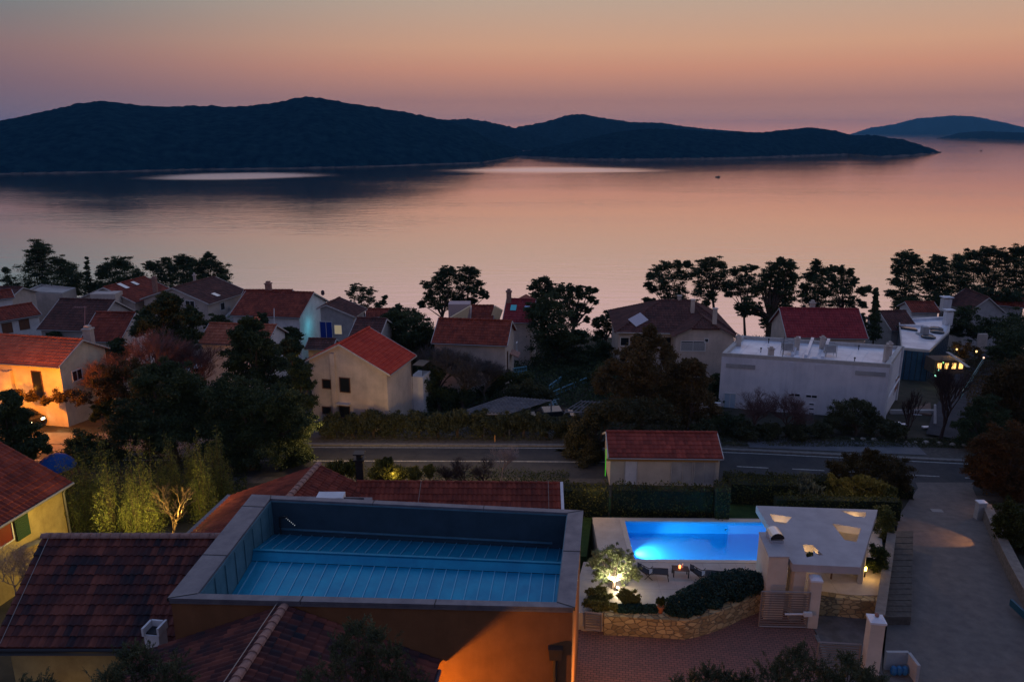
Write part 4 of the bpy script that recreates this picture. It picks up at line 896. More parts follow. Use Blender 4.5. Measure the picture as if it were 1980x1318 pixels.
# ---- long tiled roof on the left (annexe), sloping to the camera
zR2, zE2 = 17.5, 14.95
a0, a1 = atz(82, 1040, zR2), atz(445, 1040, zR2); e0 = atz(-18, 1252, zE2); d2 = (a1 - a0).normalized()
dn2 = Vector((d2.y, -d2.x, 0)); run = (e0 - a0).dot(dn2); e0 = a0 + dn2 * run; e0.z = zE2; e1 = e0 + (a1 - a0); print('ANNEX run', run)
annex = thing('house', 'dark tiled house joined to the left of the villa, pale ridge tiles', 'house', (a0.x + 4, a0.y - 2, 11.4))
b_ = MB(); b_.slope(e0, e1, a0, tw=0.30, rh=0.46, amp=0.075, step=0.06, seg=6); q = [e0, e1, a1, a0]; b_.hull2([v + Vector((0, 0, -0.1)) for v in q], q)
f0, f1 = a0 - dn2 * run, a1 - dn2 * run; f0.z = f1.z = zE2; b_.slope(f1, f0, a1, tw=0.3, rh=0.46, amp=0.055, step=0.07, seg=4); q = [f1, f0, a0, a1]; b_.hull2([v + Vector((0, 0, -0.1)) for v in q], q)
b_.build('roof', T_NEAR, annex)
b_ = MB(); b_.caps(a1 + Vector((0, 0, 0.07)), a0 + Vector((0, 0, 0.07)), r=0.16, ln=0.44); b_.build('ridge_cap', T_CAP, annex)
b_ = MB()
for k in range(8):
    p = a0.lerp(a1, (k + 0.4) / 8) - Vector((dn2.x, dn2.y, 0)) * -0.12; b_.tube([p + Vector((0, 0, 0)), p + Vector((0, 0, 0.32))], 0.012, 4)
b_.tube([a0 + Vector((0, 0, 0.33)) + dn2 * 0.12, a1 + Vector((0, 0, 0.33)) + dn2 * 0.12], 0.008, 4)
w0 = a0.lerp(a1, 0.045); w1 = e0.lerp(e1, 0.045); b_.tube([w0 + Vector((0, 0, 0.2)), w1 + Vector((0, 0, 0.2))], 0.014, 4); b_.build('lightning_wire', GUTTER, annex)
b_ = MB(); i0, i1 = e0 - dn2 * 0.55, e1 - dn2 * 0.55; j0, j1 = f0 + dn2 * 0.55, f1 + dn2 * 0.55; sl = (zR2 - zE2) / run * 0.55
LA = [Vector((v.x, v.y, z)) for v, z in ((i0 + d2 * 0.3, 11), (j0 + d2 * 0.3, 11), (j0 + d2 * 0.3, zE2 + sl - 0.12), (a0 + d2 * 0.3, zR2 - 0.13), (i0 + d2 * 0.3, zE2 + sl - 0.12))]
LB = [v + (a1 - a0) - d2 * 0.35 for v in LA]; b_.hull2(LA, LB); b_.build('wall', W_YEL, annex)
b_ = MB(); b_.box(tuple((e0 + e1) / 2 + dn2 * 0.02 + Vector((0, 0, -0.2))), ((a1 - a0).length, 0.1, 0.22), math.atan2(d2.y, d2.x)); b_.build('fascia', mat('slate_blue_fascia', (0.06, 0.08, 0.11), 0.5), annex)
b_ = MB(); b_.tube([e0 + dn2 * 0.12 + Vector((0, 0, -0.04)), e1 + dn2 * 0.12 + Vector((0, 0, -0.04))], 0.09, 8); b_.build('gutter', DARKM, annex)
point('yellow_lamp_light', (e0 + e1) / 2 + dn2 * 1.2 + Vector((-1.5, 0, -2.6)), (1, 0.6, 0.15), 22, 0.15)
# white chimney standing in front of the wing
p = atz(301, 1228, 15.6); chx = thing('chimney', 'tapered white chimney between the dark annexe roof and the tiled wing', 'chimney', (p.x, p.y, 11.4))
b_ = MB(); b_.box((p.x, p.y, 13.6), (0.62, 0.55, 4.4), R(-8)); b_.build('shaft', W_WHITE, chx)
b_ = MB()
for s in (-1, 1): b_.box((p.x + s * 0.3, p.y, 15.95), (0.09, 0.62, 0.35), R(-8))
b_.box((p.x, p.y + 0.27, 15.95), (0.5, 0.08, 0.35), R(-8)); b_.build('chimney_top', W_WHITE, chx)
b_ = MB(); b_.box((p.x, p.y, 15.83), (0.5, 0.45, 0.06), R(-8)); b_.build('flue', DARKM, chx)

# ---- house behind: gable roof with light capped ridge + long low wing
zg = 17.0; gA = aty(617, 898, 40.4); zg = gA.z; gB = atz(563, 958, zg); dg = (gB - gA).normalized(); gB = gA + dg * 7.0; sg = Vector((-dg.y, dg.x, 0)); sg = sg if sg.x > 0 else -sg
back = thing('house', 'red tiled house behind the villa, gable ridge with pale caps and long low wing', 'house', (gA.x, gA.y - 3, 11.0))
hwL, hwR, dz = 5.4, 5.0, 2.25
b_ = MB()
for s, h in ((1, hwR), (-1, hwL)):
    e0 = gA + sg * s * h + Vector((0, 0, -dz)); e1 = gB + sg * s * h + Vector((0, 0, -dz)); b_.slope(e0, e1, gA, tw=0.27, rh=0.42, amp=0.06, seg=6); q = [e0, e1, gB, gA]; b_.hull2([v + Vector((0, 0, -0.1)) for v in q], q)
b_.build('roof', T_RED, back)
b_ = MB(); b_.caps(gB + Vector((0, 0, 0.05)), gA + Vector((0, 0, 0.05)), r=0.17, ln=0.45); b_.build('ridge_cap', T_CAP, back)
b_ = MB(); g0 = gA - sg * hwL + Vector((0, 0, -dz)); g1 = gB - sg * hwL + Vector((0, 0, -dz)); q = [g0, g1, g1 - sg * 0.28, g0 - sg * 0.28]; q = [v - dg * -0.0 for v in q]; b_.hull2([v + Vector((0, 0, -0.12)) for v in q], [v + Vector((0, 0, 0.06)) for v in q]); b_.build('box_gutter', COPE, back)
b_ = MB()
def bprof(o): return [Vector((0, 0, 0)) + o + sg * -(hwL - .4) + Vector((0, 0, 10.8 - zg)), o + sg * (hwR - .4) + Vector((0, 0, 10.8 - zg)), o + sg * (hwR - .4) + Vector((0, 0, -dz + 0.05)), o + Vector((0, 0, -0.14)), o + sg * -(hwL - .4) + Vector((0, 0, -dz + 0.05))]
b_.hull2(bprof(gA + dg * 0.35), bprof(gB)); b_.build('wall', W_BEIGE, back)
r0 = aty(690, 931, 39.9); r1 = atz(1083, 934, r0.z); dl = (r1 - r0).normalized(); nl = Vector((dl.y, -dl.x, 0)); drp = Vector((0, 0, -1.45))
b_ = MB(); e0, e1 = r0 + nl * 3.2 + drp, r1 + nl * 3.2 + drp; b_.slope(e0, e1, r0, tw=0.27, rh=0.42, amp=0.06, seg=6); q = [e0, e1, r1, r0]; b_.hull2([v + Vector((0, 0, -0.1)) for v in q], q)
b_.caps(r0, r1, r=0.1); h0_, h1_ = r0 - nl * 0.6 + Vector((0, 0, -0.35)), r1 - nl * 0.6 + Vector((0, 0, -0.35)); b_.slope(h1_, h0_, r1, rh=0.42); b_.build('wing_roof', T_RED, back)
b_ = MB(); q = [r0 - nl * 0.5, r1 - nl * 0.5, r1 + nl * 2.9, r0 + nl * 2.9]
LA = [Vector((v.x, v.y, z)) for v, z in ((q[0], 10.8), (q[3], 10.8), (q[3], r0.z - 1.45), (r0, r0.z - 0.14), (q[0], r0.z - 0.4))]; LB = [v + (r1 - r0) - dl * 0.15 for v in LA]; b_.hull2([v + dl * 0.1 for v in LA], LB); b_.build('wing_wall', W_BEIGE, back)
b_ = MB(); v0 = r1 - nl * 0.55 + Vector((0, 0, -0.3)); LA = [v0, r1 + Vector((0, 0, 0.1)), r1 + nl * 3.2 + drp + Vector((0, 0, 0.1)), r1 + nl * 3.2 + drp - Vector((0, 0, 0.3)), r1 - Vector((0, 0, 0.3))]; b_.hull2(LA, [v + dl * 0.16 for v in LA]); b_.build('verge_board', W_WHITE, back)
p = aty(697, 922, 40.3); b_ = MB(); b_.box((p.x, p.y, p.z + 0.25), (0.42, 0.42, 1.7)); b_.box((p.x, p.y, p.z + 1.12), (0.62, 0.62, 0.07)); b_.box((p.x, p.y, p.z + 1.3), (0.3, 0.3, 0.3)); b_.box((p.x, p.y, p.z + 1.47), (0.6, 0.6, 0.06)); b_.build('chimney', DARKM, back)
b_ = MB()
for px in (815, 1060):
    t = r0.lerp(r1, (px - 690) / 393); b_.tube([t + Vector((0, 0, 0.12)), t + nl * 3.1 + Vector((0, 0, -1.3))], 0.012, 4)
b_.build('lightning_wire', GUTTER, back)
# small flat roof with parapet between villa and the house behind
zs_ = 17.75; s0, s1, s2, s3 = atz(487, 976, zs_), atz(718, 976, zs_), atz(720, 961, zs_), atz(510, 958, zs_)
small = thing('roof_terrace', 'small flat roofed stair block with parapet behind the blue roof', 'roof block', (s0.x + 2, s0.y, 11.2))
b_ = MB(); b_.prism([s[:2] for s in (s0, s1, s2, s3)], 11.0, zs_ - 0.42); b_.build('wall', W_BEIGE, small)
cen = (s0 + s1 + s2 + s3) / 4; ii = [p + (cen - p).normalized() * 0.4 for p in (s0, s1, s2, s3)]; b_ = MB(); ring(b_, [s0, s1, s2, s3], ii, zs_ - 0.42, zs_); b_.build('coping', COPE, small)
p = atz(640, 968, zs_ - 0.2); b_ = MB(); b_.box((p.x, p.y, zs_ - 0.12), (1.3, 0.7, 0.5)); b_.build('roof_hatch', W_WHITE, small)
# ================================================================== POOL TERRACE
random.seed(31)
ZT = 12.4
STONE_T = mat('travertine_paving', (0.50, 0.42, 0.36), 0.7, (0.40, 0.33, 0.28), scale=1.1, bump=0.08, bscale=14, spec=0.3)
def stone_wall_mat():
    m = bpy.data.materials.new('rubble_stone'); m.use_nodes = True; nt = m.node_tree; N = nt.nodes; L = nt.links; b = N['Principled BSDF']; b.inputs['Roughness'].default_value = 0.9
    tc = N.new('ShaderNodeTexCoord'); mp = N.new('ShaderNodeMapping'); mp.inputs['Scale'].default_value = (2.6, 2.6, 4.6); L.new(tc.outputs['Object'], mp.inputs[0])
    nz = N.new('ShaderNodeTexNoise'); nz.inputs['Scale'].default_value = 2; L.new(mp.outputs[0], nz.inputs[0]); ad = N.new('ShaderNodeVectorMath'); ad.operation = 'MULTIPLY_ADD'; ad.inputs[1].default_value = (.3, .3, .3)
    L.new(nz.outputs['Color'], ad.inputs[0]); L.new(mp.outputs[0], ad.inputs[2])
    v = N.new('ShaderNodeTexVoronoi'); v.feature = 'DISTANCE_TO_EDGE'; v.inputs['Scale'].default_value = 1; L.new(ad.outputs[0], v.inputs[0])
    v2 = N.new('ShaderNodeTexVoronoi'); v2.inputs['Scale'].default_value = 1; L.new(ad.outputs[0], v2.inputs[0])
    r = N.new('ShaderNodeMapRange'); r.inputs[1].default_value = 0.02; r.inputs[2].default_value = 0.09; L.new(v.outputs['Distance'], r.inputs[0])
    sep = N.new('ShaderNodeSeparateColor'); L.new(v2.outputs['Color'], sep.inputs[0]); cr = N.new('ShaderNodeValToRGB'); e = cr.color_ramp.elements; e[0].color = (0.24, 0.16, 0.07, 1); e[1].color = (0.52, 0.38, 0.19, 1); L.new(sep.outputs[0], cr.inputs[0])
    mx = N.new('ShaderNodeMix'); mx.data_type = 'RGBA'; mx.inputs[6].default_value = (0.17, 0.125, 0.07, 1); L.new(r.outputs[0], mx.inputs[0]); L.new(cr.outputs[0], mx.inputs[7]); L.new(mx.outputs[2], b.inputs['Base Color'])
    bp = N.new('ShaderNodeBump'); bp.inputs['Strength'].default_value = 0.8; bp.inputs['Distance'].default_value = 0.04; L.new(r.outputs[0], bp.inputs['Height']); L.new(bp.outputs[0], b.inputs['Normal'])
    MATS['rubble_stone'] = m; return m
RUBBLE = stone_wall_mat()
T = lambda x, y, z=ZT: atz(x, y, z)
# pool rectangle in world
pA, pD = T(1208, 1007), T(1213, 1081); pB = T(1540, 1009.5); uP = (pB - pA).normalized(); vP = Vector((uP.y, -uP.x, 0)); PW, PH = 8.9, (pD - pA).dot(vP)
print('POOL', PW, PH, pA, uP)
def PP(u, v, z=ZT): q = pA + uP * u + vP * v; return Vector((q.x, q.y, z))
deck = thing('pool_terrace', 'pale stone terrace around the lit swimming pool', 'terrace', tuple(PP(PW / 2, PH / 2, 10.3))); del deck['label'], deck['category']; deck['kind'] = 'structure'; deck.name = 'pool_deck'
wl = (T(1146, 1004) - pA).dot(uP)
cop = 0.28
def pr(mb, u0, v0, u1, v1, z0, z1): mb.prism([PP(u0, v0)[:2], PP(u1, v0)[:2], PP(u1, v1)[:2], PP(u0, v1)[:2]], z0, z1)
b_ = MB(); pr(b_, wl, -0.45, -cop, PH + cop, 10.1, ZT); pr(b_, -cop, -0.45, PW + cop, -cop, 10.1, ZT)
# south + east part as polygon
south = [PP(wl - 0.9, PH + cop), PP(PW + cop, PH + cop), PP(PW + cop, -0.45), PP(PW + 6.6, -0.45), T(1712, 1150), T(1560, 1150), T(1470, 1143), T(1440, 1150), T(1400, 1168), T(1365, 1181), T(1325, 1191), T(1298, 1190), T(1170, 1184), T(1128, 1184), T(1100, 1184)]
b_.prism([p[:2] for p in south], 10.1, ZT); b_.build('deck_slab', STONE_T, deck)
b_ = MB()
for q in ((-cop + .004, -cop + .004, 0, PH + cop - .004), (0, -cop + .004, PW + cop - .004, 0), (0, PH, PW + cop - .004, PH + cop - .004), (PW, 0, PW + cop - .004, PH)): pr(b_, *q, 10.1, ZT + 0.025)
b_.build('coping', mat('pale_pool_coping', (0.6, 0.5, 0.42), 0.6, (0.5, 0.42, 0.35), scale=2), deck)
# paving joints
b_ = MB()
for k in range(1, 12):
    pr(b_, 0.9 * k, PH + cop + .02, 0.9 * k + 0.008, PH + 3.4, ZT, ZT + 0.003)
for k in range(1, 4): pr(b_, wl - .8, PH + cop + 0.85 * k, 9.0, PH + cop + 0.85 * k + 0.008, ZT, ZT + 0.003)
b_.build('paving_joint', mat('joint_grey', (0.22, 0.19, 0.17), 0.9), deck)
# the pool: basin, water, lamps
pool = thing('swimming_pool', 'rectangular swimming pool glowing bright blue with one underwater lamp', 'swimming pool', tuple(PP(PW / 2, PH / 2, 11.0)))
BASIN = mat('pool_liner', (0.14, 0.66, 0.98), 0.6, (0.11, 0.6, 0.95), scale=0.6)
zb = ZT - 0.78; b_ = MB(); e = 0.01
q = [PP(e, e), PP(PW - e, e), PP(PW - e, PH - e), PP(e, PH - e)]; lo = [Vector((p.x, p.y, zb)) for p in q]; hi = [Vector((p.x, p.y, ZT - 0.0)) for p in q]
b_.add(lo + hi, [(3, 2, 1, 0)[::-1], (0, 1, 5, 4)[::-1], (1, 2, 6, 5)[::-1], (2, 3, 7, 6)[::-1], (3, 0, 4, 7)[::-1]])
b_.build('basin', BASIN, pool)
def water_mat():
    m = bpy.data.materials.new('pool_water'); m.use_nodes = True; nt = m.node_tree; N = nt.nodes; L = nt.links; N.clear()
    o = N.new('ShaderNodeOutputMaterial'); t = N.new('ShaderNodeBsdfTransparent'); t.inputs[0].default_value = (0.15, 0.66, 1.0, 1); g = N.new('ShaderNodeBsdfGlossy'); g.inputs['Roughness'].default_value = 0.05
    f = N.new('ShaderNodeFresnel'); f.inputs[0].default_value = 1.33; x = N.new('ShaderNodeMixShader'); tc = N.new('ShaderNodeTexCoord'); n = N.new('ShaderNodeTexNoise'); n.inputs['Scale'].default_value = 2.2; L.new(tc.outputs['Object'], n.inputs[0])
    bp = N.new('ShaderNodeBump'); bp.inputs['Strength'].default_value = 0.15; bp.inputs['Distance'].default_value = 0.05; L.new(n.outputs[0], bp.inputs['Height']); L.new(bp.outputs[0], g.inputs['Normal']); L.new(bp.outputs[0], f.inputs['Normal'])
    L.new(f.outputs[0], x.inputs[0]); L.new(t.outputs[0], x.inputs[1]); L.new(g.outputs[0], x.inputs[2]); L.new(x.outputs[0], o.inputs[0]); return m
b_ = MB(); zw = ZT - 0.10; b_.add([PP(.002, PH - .002, zw), PP(PW - .002, PH - .002, zw), PP(PW - .002, .002, zw), PP(.002, .002, zw)], [(0, 1, 2, 3)]); b_.build('water', water_mat(), pool)
lampc = PP(0.03, 2.45, zb + 0.42)
b_ = MB(); b_.tube([lampc, lampc + uP * 0.05], 0.12, 12); b_.build('underwater_lamp', glow('pool_lamp', (0.8, 0.95, 1), 12), pool)
spot('pool_lamp_light', lampc + uP * 0.1, PP(1.7, 2.35, zb + 0.0), (1, 0.95, 0.9), 950, 110, 1.0, 0.04)
for k, (u, w) in enumerate(((1.2, 22), (3.0, 34), (4.8, 38), (6.6, 46), (8.2, 40))): point('pool_fill_light', PP(u, PH - 0.14, zb + 0.34), (0.36, 0.76, 1), w, 0.03)  # added lights hidden behind the near wall, spreading the blue glow
point('shrub_fill_light', atz(1190, 1160, 13.3) + Vector((0, -0.5, 0)), (1, 0.85, 0.55), 9, 0.1)
# lawn behind and beside the pool
LAWN = mat('dark_lawn', (0.02, 0.045, 0.015), 1, (0.035, 0.065, 0.02), scale=3, bump=0.6, bscale=30, spec=0.1)
b_ = MB(); q = [atz(1085, 1010, 12.1), atz(1146, 1004, 12.1), atz(1700, 1004, 12.1), atz(1735, 960, 12.1), atz(1500, 962, 12.1), atz(1085, 962, 12.1)]
b_.prism([p[:2] for p in q], 10.0, 12.12); q = [atz(1118, 1003, 12.1), atz(1144, 1003, 12.1), atz(1134, 1075, 12.1), atz(1100, 1075, 12.1)]; b_.prism([p[:2] for p in q], 10.0, 12.1); b_.build('lawn', LAWN, kind='structure')
b_ = MB()
for pts in (((1085, 990), (1178, 994)), ((1183, 984), (1385, 998))):
    p, q = atz(*pts[0], 12.2), atz(*pts[1], 12.2); s = Vector((0, 0.1, 0)); b_.prism([(p + s)[:2], (q + s)[:2], (q - s)[:2], (p - s)[:2]], 12.0, 12.3)
b_.build('bed_edging', mat('tufa_edging', (0.25, 0.15, 0.09), 0.9, (0.18, 0.11, 0.07), scale=4), kind='structure')

# rubble retaining wall under the terrace
def poly_wall(name, label, cat, pts, z0, z1, t, m, zs=None):
    P = [atz(x, y, z1) for x, y in pts]; cen = sum(P, Vector()) / len(P); b_ = MB()
    L_, R_ = [], []
    for i, p in enumerate(P):
        d = (P[min(i + 1, len(P) - 1)] - P[max(i - 1, 0)]).normalized(); n = Vector((-d.y, d.x, 0)) * t / 2; L_.append(p + n); R_.append(p - n)
    for i in range(len(P) - 1):
        q = [L_[i], R_[i], R_[i + 1], L_[i + 1]]; b_.hull2([Vector((v.x, v.y, z0)) for v in q], [Vector((v.x, v.y, z1)) for v in q])
    o = b_.build(name, m); tag(o, label, cat); return o
poly_wall('stone_wall', 'curved golden rubble wall below the long hedge, lit by warm light', 'stone wall', [(1168, 1186), (1210, 1187), (1255, 1190), (1300, 1193), (1322, 1194), (1345, 1190), (1372, 1182), (1400, 1172), (1430, 1158), (1466, 1144)], 11.3, 12.5, 0.42, RUBBLE)
poly_wall('stone_wall', 'short rubble wall below the terrace edge beside the right gate post', 'stone wall', [(1586, 1146), (1640, 1153), (1706, 1158)], 11.2, 12.5, 0.4, RUBBLE)
# boundary wall between garden and lane steps, flat pale top
def run_wall(name, label, pts, zf, h, t, m, cap=None):
    P = [Vector(p) for p in pts]; root = thing(name, label, 'garden wall', (P[0].x, P[0].y, zf(P[0]) - .3)); b_ = MB(); c_ = MB()
    for a, q in zip(P, P[1:]):
        d = (q - a).normalized(); n = Vector((-d.y, d.x, 0)) * t / 2
        A4 = [a + n, a - n, q - n, q + n]; za, zq = zf(a), zf(q)
        b_.hull2([Vector((v.x, v.y, z - 0.5)) for v, z in zip(A4, (za, za, zq, zq))], [Vector((v.x, v.y, z + h)) for v, z in zip(A4, (za, za, zq, zq))])
        if cap: n = n * 1.15; A4 = [a + n, a - n, q - n, q + n]; c_.hull2([Vector((v.x, v.y, z + h + .002)) for v, z in zip(A4, (za, za, zq, zq))], [Vector((v.x, v.y, z + h + 0.06)) for v, z in zip(A4, (za, za, zq, zq))])
    b_.build('wall_body', m, root)
    if cap: c_.build('coping', cap, root)
    return root
bw = [atz(1724, 1032, 12.7), atz(1716, 1090, 12.7), atz(1707, 1150, 12.7), atz(1701, 1188, 12.7)]
run_wall('garden_wall', 'straight garden wall with pale coping between the pavilion shrubs and lane steps', bw, lambda p: 12.1, 0.6, 0.4, RUBBLE, mat('dull_coping', (0.24, 0.2, 0.17), 0.9, (0.17, 0.14, 0.12), scale=3))
rw = [atg(1908, 975, 0.9), atg(1936, 1040, 0.9), atg(1962, 1092, .9), atg(2000, 1160, 0.9), atg(2060, 1290, 0.9)]
run_wall('garden_wall', 'rubble garden wall along the right side of the lane', rw, lambda p: G(p.x, p.y), 0.9, 0.5, mat('grey_rubble', (0.20, 0.17, 0.15), 0.95, (0.10, 0.09, 0.08), scale=5, bump=0.9, bscale=6), MATS['dull_coping'])

# steps beside the lane
stp = thing('lane_steps', 'narrow flight of worn steps between the garden wall and the lane', 'steps', tuple(atz(1745, 1190, 11.4)))
n = 15; b_ = MB()
for k in range(n):
    t0, t1 = k / n, (k + 1) / n; z = 11.75 + 0.05 * k * 0.6
    l0, r0_ = Vector((1703 + (1729 - 1703) * t0, 1192 - 165 * t0, 0)), Vector((1762 + 4 * t0, 1192 - 165 * t0, 0)); l1, r1_ = Vector((1703 + 26 * t1, 1192 - 165 * t1, 0)), Vector((1762 + 4 * t1, 1192 - 165 * t1, 0))
    q = [atz(l0.x, l0.y, z), atz(r0_.x, r0_.y, z), atz(r1_.x, r1_.y - 1.0, z), atz(l1.x, l1.y - 1.0, z)]
    b_.hull2([Vector((v.x, v.y, 11.0)) for v in q], q); 
b_.build('tread', mat('worn_wood_tread', (0.075, 0.06, 0.05), 0.9, (0.12, 0.10, 0.085), scale=4, bump=0.4), stp)

# pavilion: slab with cut-outs on slender walls
ZS = 14.7; ts = 0.40
pav = thing('pavilion', 'concrete pavilion roof with four angular cut outs glowing warm', 'pavilion', tuple(atz(1600, 1060, 12.4)))
outl = [(1462, 977), (1697, 985), (1664, 1096), (1533, 1090)]
holes = [[(1488, 993), (1531, 999), (1518, 1014), (1498, 1010)], [(1624, 986.5), (1675, 990), (1673, 998.5), (1654, 998)], [(1609, 1011.5), (1665, 1021), (1656, 1047), (1633, 1043)], [(1552, 1052), (1571, 1053), (1592, 1072.5), (1583, 1073), (1572, 1063), (1573, 1074), (1560, 1077)]]
bm = bmesh.new()
def loop_edges(pts):
    vs = [bm.verts.new(atz(x, y, ZS)) for x, y in pts]; return [bm.edges.new((vs[i], vs[(i + 1) % len(vs)])) for i in range(len(vs))]
ed = loop_edges(outl)
for h in holes: ed += loop_edges(h)
res = bmesh.ops.triangle_fill(bm, edges=ed, use_beauty=True)
def inside(p, poly):
    c = False; n = len(poly)
    for i in range(n):
        a, q = poly[i], poly[(i + 1) % n]
        if (a.y > p.y) != (q.y > p.y) and p.x < (q.x - a.x) * (p.y - a.y) / (q.y - a.y) + a.x: c = not c
    return c
HW = [[atz(x, y, ZS) for x, y in h] for h in holes]
kill = [f for f in bm.faces if any(inside(f.calc_center_median(), h) for h in HW)]
bmesh.ops.delete(bm, geom=kill, context='FACES_ONLY')
for f in bm.faces:
    if f.normal.z < 0: f.normal_flip()
ex = bmesh.ops.extrude_face_region(bm, geom=bm.faces[:]); nv = [v for v in ex['geom'] if isinstance(v, bmesh.types.BMVert)]
for v in nv: v.co.z -= ts
bmesh.ops.recalc_face_normals(bm, faces=bm.faces[:])
sb = MB(); bm.verts.index_update(); sb.add([v.co.copy() for v in bm.verts], [tuple(v.index for v in f.verts) for f in bm.faces]); bm.free()
CONC = mat('smooth_concrete', (0.42, 0.38, 0.39), 0.75, (0.34, 0.31, 0.32), scale=0.9, bump=0.08, bscale=20)
sb.build('roof_slab', CONC, pav)
PLAST = mat('warm_white_plaster', (0.6, 0.52, 0.44), 0.85, (0.5, 0.43, 0.36), scale=1)
def xbox(a, c, t, z0, z1, m, nm, par):
    a, c = Vector(a), Vector(c); d = (c - a).normalized(); n_ = Vector((-d.y, d.x, 0)) * t / 2; b_ = MB(); b_.prism([(a + n_)[:2], (c + n_)[:2], (c - n_)[:2], (a - n_)[:2]], z0, z1); return b_.build(nm, m, par)
zu_ = ZS - ts
k = lambda x, y: atz(x, y, ZS)
for (a, c, tt) in (((1560, 985), (1680, 990), 0.25), ((1672, 1050), (1680, 1012), 0.25), ((1530, 1062), (1536, 1062), 0.3)):
    xbox(k(*a), k(*c), tt, 12.4, zu_, PLAST, 'support_wall', pav)
WOOD = mat('brown_wood', (0.2, 0.1, 0.05), 0.7, (0.14, 0.07, 0.035), scale=5)
# table and sofa under the roof
tc_ = k(1640, 1035); tb = thing('dining_table', 'wooden table under the pavilion, seen through a roof cut out', 'table', (tc_.x, tc_.y, 12.4))
b_ = MB(); b_.box((tc_.x, tc_.y, 13.14), (1.8, 0.9, 0.05)); b_.build('table_top', WOOD, tb)
for sx in (-1, 1):
    for sy in (-1, 1): b_ = MB(); b_.box((tc_.x + sx * .8, tc_.y + sy * .38, 12.755), (0.07, 0.07, 0.71)); b_.build('leg', WOOD, tb)
for (px, py, w) in ((1508, 1006, 7), (1654, 995, 5), (1638, 1034, 8), (1565, 1063, 6)):
    q = k(px, py); point('pavilion_light', (q.x, q.y, zu_ + 0.06), (1, 0.62, 0.24), w * 3.2, 0.04)
# a plant glowing under the front cut out
q = k(1566, 1070); pot_loc = (q.x - 0.2, q.y + 0.1, 12.4)

# barbecue block with steel cowl
bb = [atz(1487, 1077, 14.9), atz(1525, 1077, 14.9), atz(1502, 1031, 14.9), atz(1468, 1031, 14.9)]
bbq = thing('chimney_block', 'tall masonry barbecue block with rounded steel cowl beside the pool', 'barbecue chimney', (bb[0].x + .5, bb[0].y + 1, 12.4))
b_ = MB(); b_.prism([p[:2] for p in bb], 11.4, 14.9); b_.build('block', PLAST, bbq)
cc = sum(bb, Vector()) / 4; b_ = MB(); b_.prism([(p + (p - cc).normalized() * 0.05)[:2] for p in bb], 14.902, 14.97); b_.build('slab_cap', CONC, bbq)
STEEL = mat('brushed_steel', (0.62, 0.62, 0.64), 0.3, metal=0.95)
cw = atz(1498, 1042, 15.0); b_ = MB(); L1, L2 = [], []
for kk in range(9):
    t = math.pi * kk / 8; L1.append(Vector((cw.x - 0.36 * math.cos(t), cw.y - 0.4, 15.2 + 0.34 * math.sin(t)))); L2.append(Vector((cw.x - 0.36 * math.cos(t), cw.y + 0.4, 15.2 + 0.34 * math.sin(t))))
n9 = 9; b_.add(L1 + L2, [(i, i + 1, n9 + i + 1, n9 + i) for i in range(8)] + [tuple(range(9, 18))]); b_.box((cw.x, cw.y, 15.06), (0.66, 0.78, 0.18)); b_.build('cowl', STEEL, bbq)
b_ = MB(); b_.add([v + Vector((0, 0.06, 0)) for v in L1], [tuple(range(9))]); b_.build('cowl_mouth', DARKM, bbq)
# tall post beside it
q = atz(1545, 1085, 14.6); ps = thing('gate_post', 'tall plastered post between the barbecue block and the open gate', 'post', (q.x, q.y, 11.4)); b_ = MB(); b_.box((q.x, q.y - 0.1, 12.95), (0.55, 0.45, 3.1)); b_.build('shaft', PLAST, ps); b_ = MB(); b_.box((q.x, q.y - 0.1, 14.53), (0.66, 0.56, 0.07)); b_.build('cap', TRIM, ps)
# gate posts
def gate_post(label, bx, by, w, h, taper=1.0, ball=False):
    p = atz(bx, by, ZD); r = thing('gate_post', label, 'gate post', tuple(p)); b_ = MB(); b_.box((p.x, p.y, ZD + h / 2), (w, w, h), R(-8), taper); b_.build('shaft', PLAST, r)
    b_ = MB(); b_.box((p.x, p.y, ZD + h + 0.05), (w * 1.12, w * 1.12, 0.1), R(-8)); b_.box((p.x, p.y, ZD + h + 0.15), (w * 1.0, w * 1.0, 0.1), R(-8), 0.55); b_.build('cap', FLAT, r)
    if ball: b_ = MB(); b_.lathe((p.x, p.y, ZD + h + 0.18), [(0.03, 0), (0.09, 0.05), (0.1, 0.12), (0.06, 0.19), (0.01, 0.21)], 10); b_.build('finial', T_CAP, r, smooth=True)
    return p
g1p = gate_post('plastered gate post at the hinge side of the slatted gate', 1567, 1208, 0.52, 2.55)
g2p = gate_post('gate post with small finial standing alone by the lane', 1680, 1302, 0.62, 2.75, 0.97, True)
GATE = mat('grey_gate_metal', (0.24, 0.20, 0.18), 0.5, metal=0.3)
